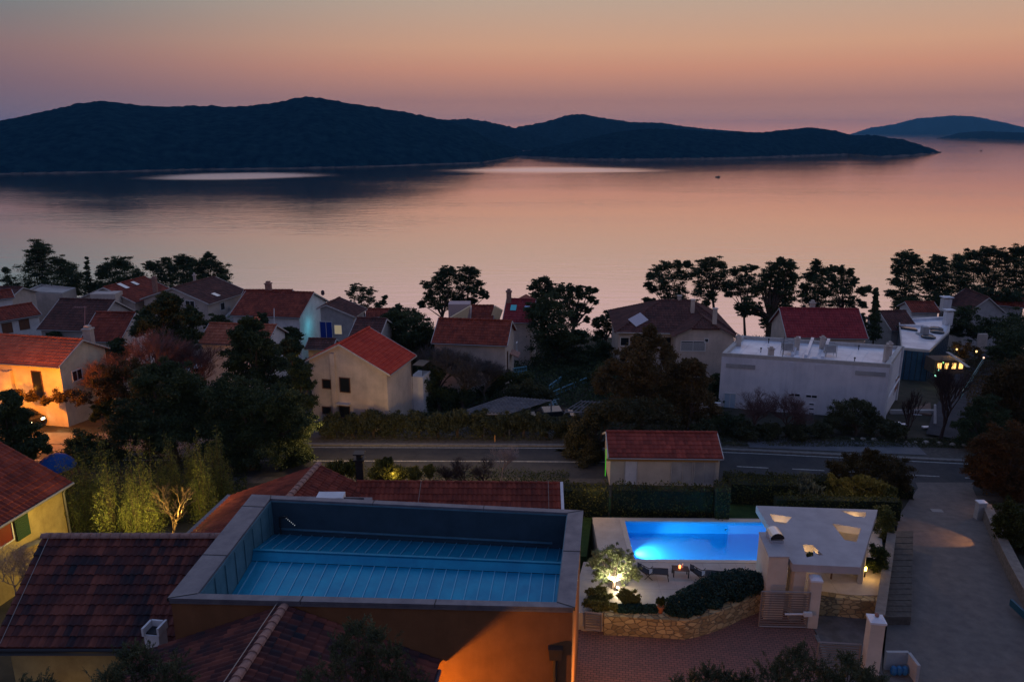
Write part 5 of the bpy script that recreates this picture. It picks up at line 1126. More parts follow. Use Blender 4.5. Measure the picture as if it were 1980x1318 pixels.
def slat_gate(label, a, c, z0, h, ns, name='gate', arm=False):
    a, c = Vector(a), Vector(c); d = (c - a); L_ = d.length; d.normalize(); r = thing(name, label, 'gate', (a.x, a.y, z0)); b_ = MB()
    def bar(p, q, w):
        b_.tube([p, q], w, 4)
    A0, A1, C0_, C1 = [Vector((v.x, v.y, z)) for v, z in ((a, z0 + .06), (a, z0 + h), (c, z0 + .06), (c, z0 + h))]
    for p, q in ((A0, A1), (C0_, C1), (A0, C0_), (A1, C1)): bar(p, q, 0.045)
    b_.build('gate_frame', GATE, r)
    b_ = MB()
    for k in range(1, ns):
        z = z0 + 0.06 + (h - 0.06) * k / ns; b_.hull2([Vector((v.x + s * -d.y, v.y + s * d.x, z - 0.035)) for v, s in ((a, .012), (a, -.012), (c, -.012), (c, .012))], [Vector((v.x + s * -d.y, v.y + s * d.x, z + 0.035)) for v, s in ((a, .012), (a, -.012), (c, -.012), (c, .012))])
    b_.build('gate_slat', GATE, r)
    if arm:
        b_ = MB(); p = a.lerp(c, 0.97) + Vector((0, -.15, z0 + 0.95 - a.z + (a.z - z0) * 0)); p.z = z0 + 0.9; q = a.lerp(c, 0.5); q.z = z0 + 0.85; q.y -= 0.12; b_.tube([p, q], 0.05, 8); b_.box(tuple(p), (0.4, 0.16, 0.2)); b_.build('gate_motor', FRAME_W, r)
    return r
ga = atz(1467, 1212, ZD); slat_gate('large open driveway gate of horizontal slats with a motor arm', ga, (g1p.x - 0.3, g1p.y - 0.25, 0), ZD, 2.0, 15, arm=True)
gb = atz(1578, 1290, ZD); slat_gate('second slatted gate leaf in the foreground left of the finial post', gb, (g2p.x - 0.4, g2p.y + 0.25, 0), ZD, 1.35, 10)
gc0, gc1 = atz(1131, 1212, 11.9), atz(1162, 1216, 11.9); slat_gate('low slatted garden gate beside the villa wall', gc0, gc1, 11.75, 1.0, 7)
b_ = MB(); q = [atz(1124, 1210, 11.7), atz(1168, 1212, 11.7), atz(1168, 1196, 11.7), atz(1124, 1195, 11.7)]; b_.prism([p[:2] for p in q], 11.2, 11.75); tag(b_.build('entrance_step', STONE_T), 'pale stone step in front of the low garden gate', 'step')

# loungers + table
CANV = mat('dark_canvas', (0.02, 0.025, 0.035), 0.85); CANW = mat('striped_canvas', (0.35, 0.34, 0.33), 0.85); FR = mat('dark_wood_frame', (0.03, 0.02, 0.018), 0.5)
def lounger():
    r = thing('deck_chair', 'x', 'deck chair', (0, 0, 0), 'folding deck chairs by the pool')
    # length along x, head at -x
    def frame(y0): 
        f = MB(); f.tube([(-0.85, y0, 0.62), (-0.25, y0, 0.33), (0.05, y0, 0.40), (0.75, y0, 0.42)], 0.022, 5); return f
    for s in (-0.3, 0.3): frame(s).build('side_rail', FR, r)
    for pts in (((-0.45, 0.0), (-0.05, 0.5)), ((-0.55, 0.45), (-0.05, 0.0)), ((0.7, 0.42), (0.78, 0.0))):
        for s in (-0.27, 0.27): f = MB(); f.tube([(pts[0][0], s, pts[0][1]), (pts[1][0], s, pts[1][1])], 0.02, 5); f.build('leg', FR, r)
    prof = [(-0.85, 0.62), (-0.55, 0.40), (-0.25, 0.29), (0.05, 0.38), (0.4, 0.40), (0.75, 0.43)]
    f = MB(); v = []
    for x, z in prof: v += [(x, -0.27, z), (x, 0.27, z)]
    v2 = [(x, y, z - 0.015) for x, y, z in v]; n_ = len(v); f.add(v + v2, [(i, i + 1, i + 3, i + 2) for i in range(0, n_ - 2, 2)] + [(n_ + i + 2, n_ + i + 3, n_ + i + 1, n_ + i) for i in range(0, n_ - 2, 2)]); f.build('sling', CANV, r)
    f = MB(); f.box((-0.75, 0, 0.60), (0.22, 0.4, 0.08), 0); f.build('head_cushion', CANV, r)
    f = MB(); f.box((-0.15, 0, 0.345), (0.16, 0.5, 0.012)); f.build('pale_stripe', CANW, r)
    return r
l1 = lounger(); q = atz(1264, 1118, ZT); l1.location = (q.x, q.y + .1, ZT); l1.rotation_euler = (0, 0, R(-10)); l1['label'] = 'dark folding deck chair next to the lit olive tree'
l2 = copy_tree(l1); q = atz(1366, 1122, ZT); l2.location = (q.x, q.y + .1, ZT); l2.rotation_euler = (0, 0, R(-14)); l2['label'] = 'dark folding deck chair half hidden behind the long hedge'
q = atz(1316, 1114, ZT); tb = thing('side_table', 'low dark slatted table carrying a burning candle lantern', 'table', (q.x, q.y + .1, ZT)); x, y = q.x, q.y + .1
b_ = MB()
for k in range(6): b_.box((x, y - 0.22 + 0.088 * k, ZT + 0.42), (0.85, 0.07, 0.03), R(-8))
b_.build('table_top', FR, tb)
for sx in (-1, 1):
    for sy in (-1, 1): b_ = MB(); b_.box((x + sx * .38, y + sy * .2 - sx * 0.05, ZT + 0.2), (0.05, 0.05, 0.4)); b_.build('leg', FR, tb)
b_ = MB(); b_.box((x - .38, y + .05, ZT + .28), (0.02, 0.42, 0.24)); b_.build('side_panel', FR, tb)
cd = thing('candle_lantern', 'small red glowing candle glass on the dark table', 'candle', (x - 0.05, y, ZT + 0.435)); b_ = MB(); b_.lathe((x - .05, y, ZT + .437), [(0.045, 0), (0.06, 0.03), (0.06, 0.14), (0.05, 0.16)], 10); b_.build('glass', glow('candle_red', (1, 0.16, 0.04), 9), cd)
gl_ = thing('wine_glass', 'thin wine glass standing on the dark table beside the candle', 'wine glass', (x + .12, y + .1, ZT + .435)); b_ = MB(); b_.lathe((x + .12, y + .1, ZT + .437), [(0.035, 0), (0.006, 0.01), (0.006, 0.09), (0.035, 0.13), (0.03, 0.2)], 8); b_.build('bowl', mat('clear_glass', (0.6, 0.65, 0.65), 0.1), gl_)
point('candle_light', (x - .05, y, ZT + .75), (1, 0.3, 0.08), 3, 0.05)
# flower pot
q = atz(1277, 1184, 12.45); fp = thing('flower_pot', 'terracotta pot with grass at the end of the long hedge', 'flower pot', tuple(q)); b_ = MB(); b_.lathe(tuple(q), [(0.10, 0), (0.16, 0.32), (0.19, 0.33), (0.19, 0.38), (0.15, 0.38), (0.14, 0.34)], 14); b_.build('pot', mat('terracotta', (0.4, 0.14, 0.06), 0.8), fp)
POTQ = q
# garden spotlight at the foot of the olive
q = atz(1194, 1142, ZT); sl_ = thing('garden_spotlight', 'bright garden spotlight at the foot of the olive tree', 'spotlight', tuple(q)); b_ = MB(); b_.tube([q, q + Vector((0, 0, 0.12))], 0.02); b_.tube([q + Vector((0.02, -0.06, 0.12)), q + Vector((-.02, 0.04, 0.2))], [0.05, 0.07], 10); b_.build('housing', DARKM, sl_)
b_ = MB(); b_.lathe(tuple(q + Vector((0, 0.0, 0.2))), [(0.065, 0), (0.05, 0.04), (0.01, 0.06)], 10); b_.build('lens', glow('spot_lens', (1, 0.93, 0.75), 30), sl_)
spot('olive_uplight', q + Vector((0, -0.05, 0.32)), q + Vector((-.45, 0.2, 2.0)), (1, 0.9, 0.66), 1300, 120, 0.6)
point('olive_fill_light', q + Vector((0.15, -0.25, 0.45)), (1, 0.87, 0.6), 60, 0.05)

# concrete meter box / post on the lane, drain cover, bin corner
q = atg(1892, 1004); mp_ = thing('utility_post', 'pale capped concrete post beside the lane and right rubble wall', 'post', tuple(q)); b_ = MB(); b_.box((q.x, q.y, q.z + 0.6), (0.5, 0.42, 1.3)); b_.build('shaft', W_GREY, mp_); b_ = MB(); b_.box((q.x, q.y, q.z + 1.29), (0.58, 0.5, 0.07)); b_.build('cap', FLAT, mp_)
q = atg(1812, 990); b_ = MB(); b_.box((q.x, q.y, G(q.x, q.y) + 0.075), (0.75, 0.6, 0.02), R(-8)); tag(b_.build('drain_cover', mat('cast_iron', (0.2, 0.2, 0.21), 0.5, metal=0.5)), 'square iron drain cover set in the lane', 'drain cover')
q = atz(1738, 1300, 11.5); bn = thing('bin_enclosure', 'low concrete corner enclosure holding blue rubbish, bottom right', 'enclosure', tuple(q)); b_ = MB(); b_.box((q.x, q.y + .35, 11.9), (1.0, 0.14, 0.9)); b_.box((q.x + .5, q.y - .15, 11.9), (0.14, 0.88, 0.9)); b_.build('low_wall', W_GREY, bn)
rb_ = MB(); 
for k_ in range(3): rb_.lathe((q.x - 0.25 + 0.25 * k_, q.y, 11.45), [(0.12, 0), (0.16, 0.15), (0.12, 0.35), (0.03, 0.42)], 9)
tag(rb_.build('rubbish_bag', mat('blue_plastic', (0.03, 0.14, 0.3), 0.4)), 'blue plastic bags heaped inside the concrete corner enclosure', 'rubbish bags')
q = atz(1968, 1180, 11.6); bb_ = MB(); bb_.box((q.x, q.y, 11.7), (0.12, 1.2, 0.36)); bb_.box((q.x + .35, q.y - .6, 11.65), (0.7, 0.1, 0.3)); tag(bb_.build('blue_barrier', mat('teal_paint', (0.015, 0.08, 0.12), 0.6)), 'low teal painted barrier at the right edge of the lane', 'barrier')

# ================================================================== SHED by the road
sA = aty(1172, 836, 53.2); sB = atz(1385, 838, sA.z); shd = gable_house('long shed with red tiled roof and pale doors beside the road', (1172, 835), (1386, 837), (1170, 884), 55.0, tile_mat('deep_red_tiles', (0.12, 0.02, 0.014), (0.2, 0.032, 0.022), (0.3, 0.055, 0.035)), PLAST, base=9.0, rh=0.4, tw=0.34, over=0.25, pitch=24, cat='shed', name='shed')
for px, w, m_ in ((1220, 0.85, FLAT), (1320, 1.6, W_GREY), (1361, 1.6, W_GREY)):
    p, ax, n_ = on_wall(shd, px, 910, 'side'); window(shd.root, p, ax, n_, w, 2.1, TRIM, name='door', glass=m_)
b_ = MB(); p, ax, n_ = on_wall(shd, 1280, 889, 'side'); b_.box((p.x + n_.x * .05, p.y + n_.y * .05, p.z), (shd.L * 0.98, 0.06, 0.18), math.atan2(ax.y, ax.x)); b_.build('lintel', mat('yellow_timber', (0.45, 0.26, 0.1), 0.8), shd.root)
q = aty(1174, 893, 52.2); gs = thing('light_strip', 'green glowing light strip on the left corner of the shed', 'light strip', (q.x - .12, q.y, 9.5)); b_ = MB(); b_.box((q.x - .12, q.y - .1, q.z), (0.05, 0.05, 2.1)); b_.build('tube', glow('green_glow', (0.1, 1, 0.02), 0.35), gs)
# sign board left, utility mast etc.
def pole(label, px, py0, py1, Y, r=0.05, arm=None, name='mast', cat='mast', m=None):
    a, c = aty(px, py0, Y), aty(px, py1, Y); t = thing(name, label, cat, tuple(c)); b_ = MB(); b_.tube([c, a], [r, r * 0.7]); b_.build('pole', m or GUTTER, t)
    if arm:
        b_ = MB(); b_.tube([a + Vector((-arm, 0, -0.1)), a + Vector((0.2, 0, -0.1))], 0.025)
        for k in range(5): b_.tube([a + Vector((-arm + arm * k / 5, -0.25, -0.1)), a + Vector((-arm + arm * k / 5, 0.25, -0.1))], 0.012, 4)
        b_.build('aerial', m or GUTTER, t)
    return t
pole('tall thin mast with side aerial beside the dark roofs, left', 164, 592, 655, 77, 0.06, 1.1, m=mat('red_white_mast', (0.4, 0.2, 0.2), 0.6))
pole('thin pale mast in front of the teal lit house', 530, 596, 640, 88, 0.07, m=W_WHITE)
pole('short yellow marker post at the far kerb of the road', 957, 841, 860, 61.5, 0.06, name='marker_post', cat='marker post', m=mat('yellow_post', (0.5, 0.25, 0.08), 0.7))
pole('white utility pole by the building site, right', 1808, 782, 835, 66, 0.13, name='utility_pole', cat='utility pole', m=W_WHITE)
pole('black lamp post at the corner of the orange lit street', 200, 752, 782, 64, 0.05, name='post', cat='post')
# ================================================================== VEGETATION
rng = np.random.default_rng(7)
L_PINE = leaf_mat('pine_needles', (0.02, 0.036, 0.018), (0.11, 0.13, 0.055), (0.052, 0.074, 0.034))
L_OLIVE = leaf_mat('olive_leaves', (0.034, 0.042, 0.024), (0.14, 0.135, 0.07), (0.07, 0.078, 0.04))
L_GREEN = leaf_mat('garden_leaves', (0.02, 0.035, 0.01), (0.09, 0.105, 0.03), (0.045, 0.06, 0.018))
L_BROWN = leaf_mat('autumn_leaves', (0.055, 0.034, 0.014), (0.17, 0.09, 0.035), (0.08, 0.058, 0.024))
L_HEDGE = leaf_mat('hedge_leaves', (0.022, 0.026, 0.006), (0.12, 0.115, 0.028), (0.055, 0.06, 0.015))
L_SILVER = leaf_mat('silver_leaves', (0.07, 0.085, 0.07), (0.2, 0.22, 0.17), (0.12, 0.14, 0.1))
L_YELLOW_LIT = leaf_mat('lit_yellow_green_leaves', (0.06, 0.065, 0.018), (0.24, 0.21, 0.06), (0.13, 0.12, 0.032))  # lamp light on the shrubs is put into this leaf colour
BARK = mat('dark_bark', (0.05, 0.036, 0.028), 1, (0.09, 0.065, 0.05), scale=4, bump=0.5)
BARK_P = mat('pale_bark', (0.24, 0.17, 0.13), 1, (0.32, 0.24, 0.2), scale=4)
BARK_M = mat('mauve_twigs', (0.13, 0.075, 0.075), 1, (0.09, 0.055, 0.055), scale=3)

def leaves(cl, n, size, asp=1.6, up=0.0, shell=0.55, seed=None, jitter=0.0):
    """cl: list of (x,y,z, rx,ry,rz); n leaf quads per unit; returns V,F"""
    r = np.random.default_rng(seed) if seed is not None else rng
    Vs = []; k = 0
    for c in cl:
        c = np.array(c, float); m = max(6, int(n * (c[3] * c[4] * c[5]) ** (1 / 3) ** 1.0)) if False else int(n)
        d = r.normal(size=(m, 3)); d /= np.linalg.norm(d, axis=1)[:, None]; rad = np.minimum(np.abs(r.normal(size=m)) * 0.55 + 0.12, 1.5) if shell < 0.8 else (shell + (1 - shell) * r.random(m)) * np.where(r.random(m) < 0.12, r.uniform(1.0, 1.15, m), 1.0)
        P = c[:3] + d * rad[:, None] * c[3:6]
        if shell < 0: rad = r.random(m) ** 0.42 * (0.84 + 0.2 * np.sin(d[:, 0] * 7 + c[0]) * np.cos(d[:, 2] * 6 + c[2]) + 0.14 * np.sin(d[:, 1] * 13 + d[:, 2] * 11)); P = c[:3] + (d * rad[:, None] + r.normal(size=(m, 3)) * 0.11) * c[3:6]
        a = r.normal(size=(m, 3)); a[:, 2] += up * 2.0; a /= np.linalg.norm(a, axis=1)[:, None]
        b = np.cross(a, r.normal(size=(m, 3))); b /= (np.linalg.norm(b, axis=1)[:, None] + 1e-9)
        s = size * r.uniform(0.6, 1.35, m)[:, None]
        a = a * s * asp; b = b * s
        Vs.append(np.stack([P - a * .5, P - b * .5 + a * 0.05, P + a * .5, P + b * .5 + a * .05], axis=1).reshape(-1, 3))
    V = np.concatenate(Vs); F = np.arange(len(V)).reshape(-1, 4); return V, F
def split_clumps(c, k, r, spread=0.75, flat=0.75, sz=(0.34, 0.55)):
    """break a blob into k smaller clumps for an uneven crown"""
    out = []
    for _ in range(k):
        d = r.normal(size=3); d /= np.linalg.norm(d); q = np.array(c[:3]) + d * np.array(c[3:6]) * spread * r.uniform(0.55, 1.0)
        s = r.uniform(*sz); out.append((q[0], q[1], q[2], c[3] * s, c[4] * s, c[5] * s * flat))
    return out
def limbs(base, tips, r0, m, parent, name='trunk', seg=6, fork=0.45, top=None):
    mb = MB(); base = Vector(base); cen = sum((Vector(t) for t in tips), Vector()) / len(tips); crown = base.lerp(cen, fork); 
    mid = base.lerp(crown, 0.5) + Vector((random.uniform(-.15, .15), random.uniform(-.15, .15), 0))
    mb.tube([base - Vector((0, 0, 0.3)), mid, crown], [r0 * 1.25, r0 * 0.95, r0 * 0.75], 8)
    for t in tips:
        t = Vector(t); m1 = crown.lerp(t, 0.5) + Vector((random.uniform(-.3, .3), random.uniform(-.3, .3), random.uniform(-.1, .35))) * (t - crown).length * 0.15
        mb.tube([crown - Vector((0, 0, 0.05)), m1, t], [r0 * 0.5, r0 * 0.3, r0 * 0.1], 5)
    return mb.build(name, m, parent)
def tree_px(name, label, cat, Y, blobs, base=None, m=L_PINE, n=230, size=0.2, k=7, trunk=0.2, bark=BARK, group=None, depth=1.0, flat=0.7, asp=1.8, up=0.0, fork=0.5, sz=(0.34, 0.55), spread=0.75, zbase=None, fill=1.0):
    """crown built from clumps, each given by a pixel and a pixel radius at distance Y; scattered in depth as a real crown"""
    r = np.random.default_rng(abs(hash(label)) % 99991 if False else sum(ord(c) * (i + 3) for i, c in enumerate(label)))
    zc = lambda y, z: y * math.cos(PITCH) + (CAM_Z - z) * math.sin(PITCH)
    cl = []
    grow = 1.22 if Y > 80 else 1.08
    for i, (px, py, rp) in enumerate(blobs):
        rp = rp * grow
        q = aty(px, py, Y); rr = rp * zc(q.y, q.z) / F_PX; yy = Y + (r.uniform(-1, 1) * rr * 0.8 * depth if i else 0); q = aty(px, py, yy); cl.append((q.x, q.y, q.z, rr, rr * depth, rr * 0.9))
    if base is None:
        bx = sum(c[0] * c[3] for c in cl) / sum(c[3] for c in cl); by = Y
    else: q = aty(base[0], base[1], Y); bx, by = q.x, q.y
    bz = G(bx, by) if zbase is None else zbase; root = thing(name, label, cat, (bx, by, bz), group)
    sm = []
    for c in cl: sm += split_clumps(c, int(k * 1.6), r, spread + 0.34, flat * (0.62 if Y > 80 else 1), (sz[0] * 0.62, sz[1] * 0.85))
    far = Y > 80; size = size * (0.58 if far else 0.7); n = n * 1.35; V0, F0 = leaves([(c[0], c[1], c[2], c[3] * 0.84, c[4] * 0.84, c[5] * 0.76) for c in cl], n * (3.2 if far else 2.6) * fill, size, asp=asp, up=up, seed=int(r.integers(1e6)), shell=-1)
    V, F = leaves(sm, n * 0.5, size, asp=asp, up=up, seed=int(r.integers(1e6))); V = np.concatenate([V0, V]); F = np.arange(len(V)).reshape(-1, 4); V[:, 2] = np.maximum(V[:, 2], bz + 0.02)
    npmesh('crown', V, F, m, root)
    if trunk: limbs((bx, by, bz), [(c[0], c[1], c[2]) for c in cl], trunk, bark, root, fork=fork)
    return root
def bare_tree(name, label, cat, base, h, spread, m, seed=0, levels=5, r0=0.12, group=None, lean=0.0, nb=4):
    root = thing(name, label, cat, tuple(base), group); r = random.Random(seed); mb = MB(); tw = MB()
    def grow(p, d, ln, rad, lv):
        d = d.normalized(); q = p + d * ln * 0.5 + Vector((r.uniform(-1, 1), r.uniform(-1, 1), r.uniform(-.3, .6))) * ln * 0.08; e = p + d * ln
        (mb if lv > 1 else tw).tube([p, q, e], [rad, rad * 0.82, rad * 0.62], 5 if lv > 2 else 3, cap=False)
        if lv == 0: return
        for i in range(nb if lv < levels else nb + 1):
            a = r.uniform(0, 2 * math.pi); t = r.uniform(0.35, 0.95) * spread; side = Vector((math.cos(a), math.sin(a), 0)); nd = d * 1.0 + side * t + Vector((0, 0, 0.15)); s = e if i < 2 else q.lerp(e, r.random())
            grow(s, nd, ln * r.uniform(0.62, 0.86), rad * 0.6, lv - 1)
    grow(Vector(base) - Vector((0, 0, 0.2)), Vector((lean, 0, 1)), h * 0.28, r0, levels)
    mb.build('trunk', m, root); tw.build('twigs', m, root); return root
def bush(label, px, py, rp, Y=None, m=L_GREEN, n=420, size=0.13, k=9, name='shrub', cat='shrub', asp=1.8, up=0.2, group=None, rz=0.85, wide=1.0):
    q = atg(px, py + rp * 0.7) if Y is None else aty(px, py + rp * .7, Y); zc = q.y * math.cos(PITCH) + (CAM_Z - q.z) * math.sin(PITCH); rr = rp * zc / F_PX; bz = G(q.x, q.y) if Y is None else q.z
    root = thing(name, label, cat, (q.x, q.y, bz), group); r = np.random.default_rng(sum(ord(c) * (i + 3) for i, c in enumerate(label)))
    c = (q.x, q.y + rr * 0.5, bz + rr * 0.85, rr * wide, rr * 0.9, rr * rz); sm = split_clumps(c, k, r, 0.8, 0.9, (0.3, 0.55)) + [(c[0], c[1], c[2], c[3] * .8, c[4] * .8, c[5] * .8)] * 2
    V, F = leaves(sm, n, size, asp=asp, up=up, seed=int(r.integers(1e6))); V[:, 2] = np.maximum(V[:, 2], bz - 0.05); npmesh('foliage', V, F, m, root)
    mb = MB()
    for i in range(5): t = sm[i]; mb.tube([(q.x, q.y + rr * .4, bz - 0.1), (t[0], t[1], t[2])], [rr * 0.05, rr * 0.02], 4)
    mb.build('stems', BARK, root); return root

# ---------------- pines along the shore, left to right
tree_px('young_tree', 'thin young tree at the far left edge of the shore', 'tree', 118, [(10, 522, 7), (14, 538, 11), (20, 552, 14)], n=110, size=0.2, trunk=0.1)
tree_px('pine_tree', 'tallest pine at far left, rounded crown on a broad base', 'pine tree', 122, [(74, 474, 14), (86, 486, 14), (66, 494, 17), (78, 505, 20), (64, 520, 20), (88, 522, 20), (54, 540, 24), (95, 545, 28), (78, 556, 26)], base=(76, 560), k=8)
tree_px('pine_tree', 'spreading pine right of the tallest pine, left of the cypress', 'pine tree', 118, [(112, 505, 12), (118, 520, 20), (135, 522, 16), (130, 540, 26), (150, 535, 16), (105, 552, 26), (150, 556, 22)], base=(125, 560))
tree_px('cypress_tree', 'slim pointed cypress between the left shore pines', 'cypress', 116, [(168, 499, 3), (168, 508, 4), (168, 518, 5), (169, 529, 6), (170, 541, 7), (172, 553, 9), (174, 563, 13)], base=(171, 570), n=170, size=0.16, k=4, up=1, trunk=0.1)
tree_px('pine_tree', 'broad pine behind the roof with two skylights', 'pine tree', 116, [(225, 507, 14), (243, 512, 14), (208, 516, 14), (196, 528, 12), (222, 530, 24), (250, 530, 22), (270, 536, 15), (214, 548, 24), (245, 552, 26)], base=(230, 562))
tree_px('pine_tree', 'pine with a notch in its crown, left of the round topped pines', 'pine tree', 119, [(291, 512, 10), (304, 520, 16), (322, 510, 14), (334, 520, 14), (310, 536, 22), (332, 538, 20), (318, 552, 20)], base=(315, 560))
tree_px('pine_tree', 'pine behind the chimney of the dark red roof, left shore', 'pine tree', 117, [(350, 500, 10), (358, 514, 16), (370, 506, 12), (352, 530, 22), (375, 528, 20), (362, 545, 22)], base=(362, 560))
tree_px('pine_tree', 'large pine with a small upright tip, right end of the left group', 'pine tree', 115, [(402, 493, 7), (400, 506, 15), (388, 516, 18), (416, 514, 16), (430, 526, 15), (404, 532, 26), (430, 544, 16), (385, 545, 22), (438, 554, 10), (415, 555, 22)], base=(408, 568))
tree_px('pine_tree', 'small windswept pine alone over the water, centre left', 'pine tree', 112, [(686, 556, 9), (700, 560, 9), (714, 566, 10), (678, 568, 9), (696, 576, 11), (716, 580, 10), (730, 590, 8), (742, 584, 6), (745, 574, 5), (682, 588, 8), (704, 594, 11)], base=(700, 618), n=130, k=6, size=0.18, sz=(.3, .5))
tree_px('shrub', 'low dark bush on the shore left of the central pines', 'shrub', 104, [(770, 592, 6), (766, 602, 10), (782, 604, 12), (800, 606, 14)], base=(780, 615), n=150, size=0.18, trunk=0.08)
tree_px('pine_tree', 'tall twin crowned pine at centre, over the pink side tower', 'pine tree', 104, [(856, 527, 11), (872, 524, 11), (845, 540, 13), (865, 542, 17), (826, 552, 10), (848, 560, 16), (830, 575, 12), (868, 566, 16), (815, 588, 8), (843, 586, 13), (864, 588, 12)], base=(862, 620), n=190, k=6)
tree_px('pine_tree', 'right half of the central pines with branches reaching right', 'pine tree', 106, [(900, 522, 12), (916, 526, 10), (888, 536, 14), (908, 542, 15), (926, 548, 9), (894, 558, 16), (916, 562, 13), (932, 566, 9), (940, 572, 6), (890, 578, 13), (912, 582, 10)], base=(892, 620), n=190, k=6)
tree_px('pine_tree', 'rounded light pine crown above the red house with roof windows', 'pine tree', 103, [(1054, 540, 9), (1040, 548, 12), (1060, 552, 12), (1028, 556, 7), (1046, 562, 13), (1066, 564, 9), (1034, 572, 9), (1052, 576, 10)], base=(1050, 640), n=170, k=6, trunk=0.22)
tree_px('pine_tree', 'dark pine with a long flat branch reaching right over the water', 'pine tree', 98, [(1085, 560, 12), (1104, 558, 10), (1120, 560, 9), (1138, 560, 8), (1150, 562, 6), (1076, 572, 13), (1100, 574, 14), (1122, 572, 10), (1142, 578, 8), (1152, 584, 5), (1095, 592, 18), (1120, 592, 12), (1136, 600, 8), (1112, 610, 13), (1134, 618, 6)], base=(1100, 690), n=180, k=6, trunk=0.28)
tree_px('pine_tree', 'dense dark evergreen in front of the red house with roof windows', 'evergreen tree', 88, [(1058, 588, 22), (1038, 602, 18), (1072, 612, 26), (1046, 628, 26), (1082, 640, 28), (1052, 655, 30), (1090, 668, 26), (1062, 690, 34), (1100, 700, 28), (1125, 690, 20), (1120, 650, 16), (1128, 712, 22)], base=(1075, 740), n=330, k=9, size=0.22)
tree_px('tree', 'dark low tree against the water, left of the cream hipped house', 'tree', 96, [(1194, 604, 9), (1180, 610, 11), (1166, 618, 12), (1196, 618, 11), (1152, 626, 9), (1176, 632, 14), (1160, 644, 10), (1152, 655, 8)], base=(1172, 668), n=190, k=6, size=0.18)
tree_px('shrub', 'dark bushes below the shore tree left of the cream hipped house', 'shrub', 90, [(1150, 680, 20), (1168, 672, 16), (1140, 700, 22), (1166, 700, 20)], base=(1155, 720), n=300, size=0.2)
tree_px('pine_tree', 'umbrella pine with low branch reaching left, behind the solar panels', 'pine tree', 112, [(1272, 522, 12), (1290, 514, 12), (1310, 514, 13), (1330, 512, 9), (1258, 532, 9), (1278, 538, 17), (1302, 536, 18), (1326, 534, 14), (1254, 550, 8), (1262, 560, 10), (1286, 558, 16), (1310, 558, 16), (1250, 580, 7), (1262, 584, 8), (1290, 578, 12), (1318, 578, 14)], base=(1310, 610), n=210, k=6)
tree_px('pine_tree', 'rounded umbrella pine with a bare red trunk, right of the solar panels', 'pine tree', 110, [(1362, 512, 14), (1380, 508, 14), (1396, 512, 10), (1348, 526, 15), (1372, 530, 20), (1398, 530, 15), (1356, 548, 16), (1384, 550, 16), (1404, 552, 12), (1350, 566, 13), (1374, 572, 12), (1366, 586, 9)], base=(1391, 620), n=210, k=6, fork=0.75, trunk=0.22)
tree_px('pine_tree', 'small pine crown between the umbrella pines and the big trunk pine', 'pine tree', 112, [(1420, 524, 8), (1440, 520, 9), (1455, 518, 8), (1430, 538, 14), (1450, 540, 14), (1415, 552, 12), (1436, 562, 16), (1460, 560, 14), (1410, 568, 8)], base=(1445, 620), n=190, k=6)
tree_px('pine_tree', 'big pine on a thick dark trunk behind the white flat block', 'pine tree', 100, [(1512, 506, 11), (1528, 512, 11), (1494, 520, 13), (1516, 528, 18), (1534, 534, 10), (1480, 536, 14), (1504, 548, 20), (1526, 556, 14), (1470, 556, 16), (1492, 572, 20), (1444, 590, 14), (1462, 596, 13), (1440, 604, 10), (1430, 596, 8), (1520, 580, 16), (1500, 600, 22), (1484, 622, 14), (1496, 640, 14)], base=(1490, 655), n=260, k=7, trunk=0.55, fork=0.6)
tree_px('pine_tree', 'upright pine left of the gap behind the maroon roof', 'pine tree', 108, [(1580, 508, 8), (1576, 520, 12), (1592, 524, 12), (1566, 536, 13), (1584, 544, 17), (1556, 556, 10), (1576, 564, 18), (1594, 566, 12), (1560, 580, 15), (1584, 586, 18)], base=(1576, 620), n=230, k=6)
tree_px('pine_tree', 'pine with right reaching branches behind the maroon roof', 'pine tree', 109, [(1612, 520, 9), (1626, 524, 10), (1644, 526, 7), (1608, 538, 12), (1630, 542, 15), (1650, 544, 8), (1612, 560, 17), (1638, 562, 14), (1664, 562, 10), (1678, 558, 8), (1620, 582, 17), (1646, 586, 12), (1668, 588, 8)], base=(1622, 620), n=220, k=6)
tree_px('cypress_tree', 'thin dark cypress between the maroon roof and the glass block', 'cypress', 94, [(1694, 560, 4), (1694, 567, 5), (1693, 575, 5), (1693, 583, 6), (1693, 591, 7), (1692, 600, 8), (1692, 609, 9), (1691, 618, 10), (1690, 632, 12), (1690, 648, 13)], base=(1690, 665), n=220, size=0.16, k=4, up=1, trunk=0.12)
tree_px('shrub', 'small dark bush at the right end of the maroon roof', 'shrub', 96, [(1664, 612, 8), (1668, 628, 10), (1670, 645, 12)], base=(1668, 660), n=190, size=0.17, trunk=0.08)
tree_px('pine_tree', 'leftmost tall pine of the right shore wood, ragged top', 'pine tree', 116, [(1750, 492, 11), (1764, 498, 10), (1776, 506, 10), (1738, 506, 12), (1758, 512, 15), (1736, 524, 11), (1756, 532, 17), (1780, 526, 16), (1732, 544, 11), (1752, 556, 18), (1724, 568, 11), (1740, 578, 15), (1764, 578, 16), (1790, 550, 16)], base=(1755, 610), n=230, k=7)
tree_px('pine_tree', 'second pine of the right shore wood with small peaked top', 'pine tree', 117, [(1812, 500, 9), (1822, 506, 9), (1806, 516, 13), (1826, 522, 14), (1800, 536, 17), (1824, 542, 20), (1806, 562, 20), (1832, 562, 18), (1816, 582, 16)], base=(1814, 610), n=230, k=7)
tree_px('pine_tree', 'third pine of the right shore wood, broad rounded crown', 'pine tree', 118, [(1856, 500, 12), (1874, 494, 12), (1888, 492, 9), (1848, 514, 14), (1872, 516, 18), (1850, 534, 18), (1876, 540, 20), (1856, 558, 16), (1886, 520, 14)], base=(1864, 600), n=230, k=7)
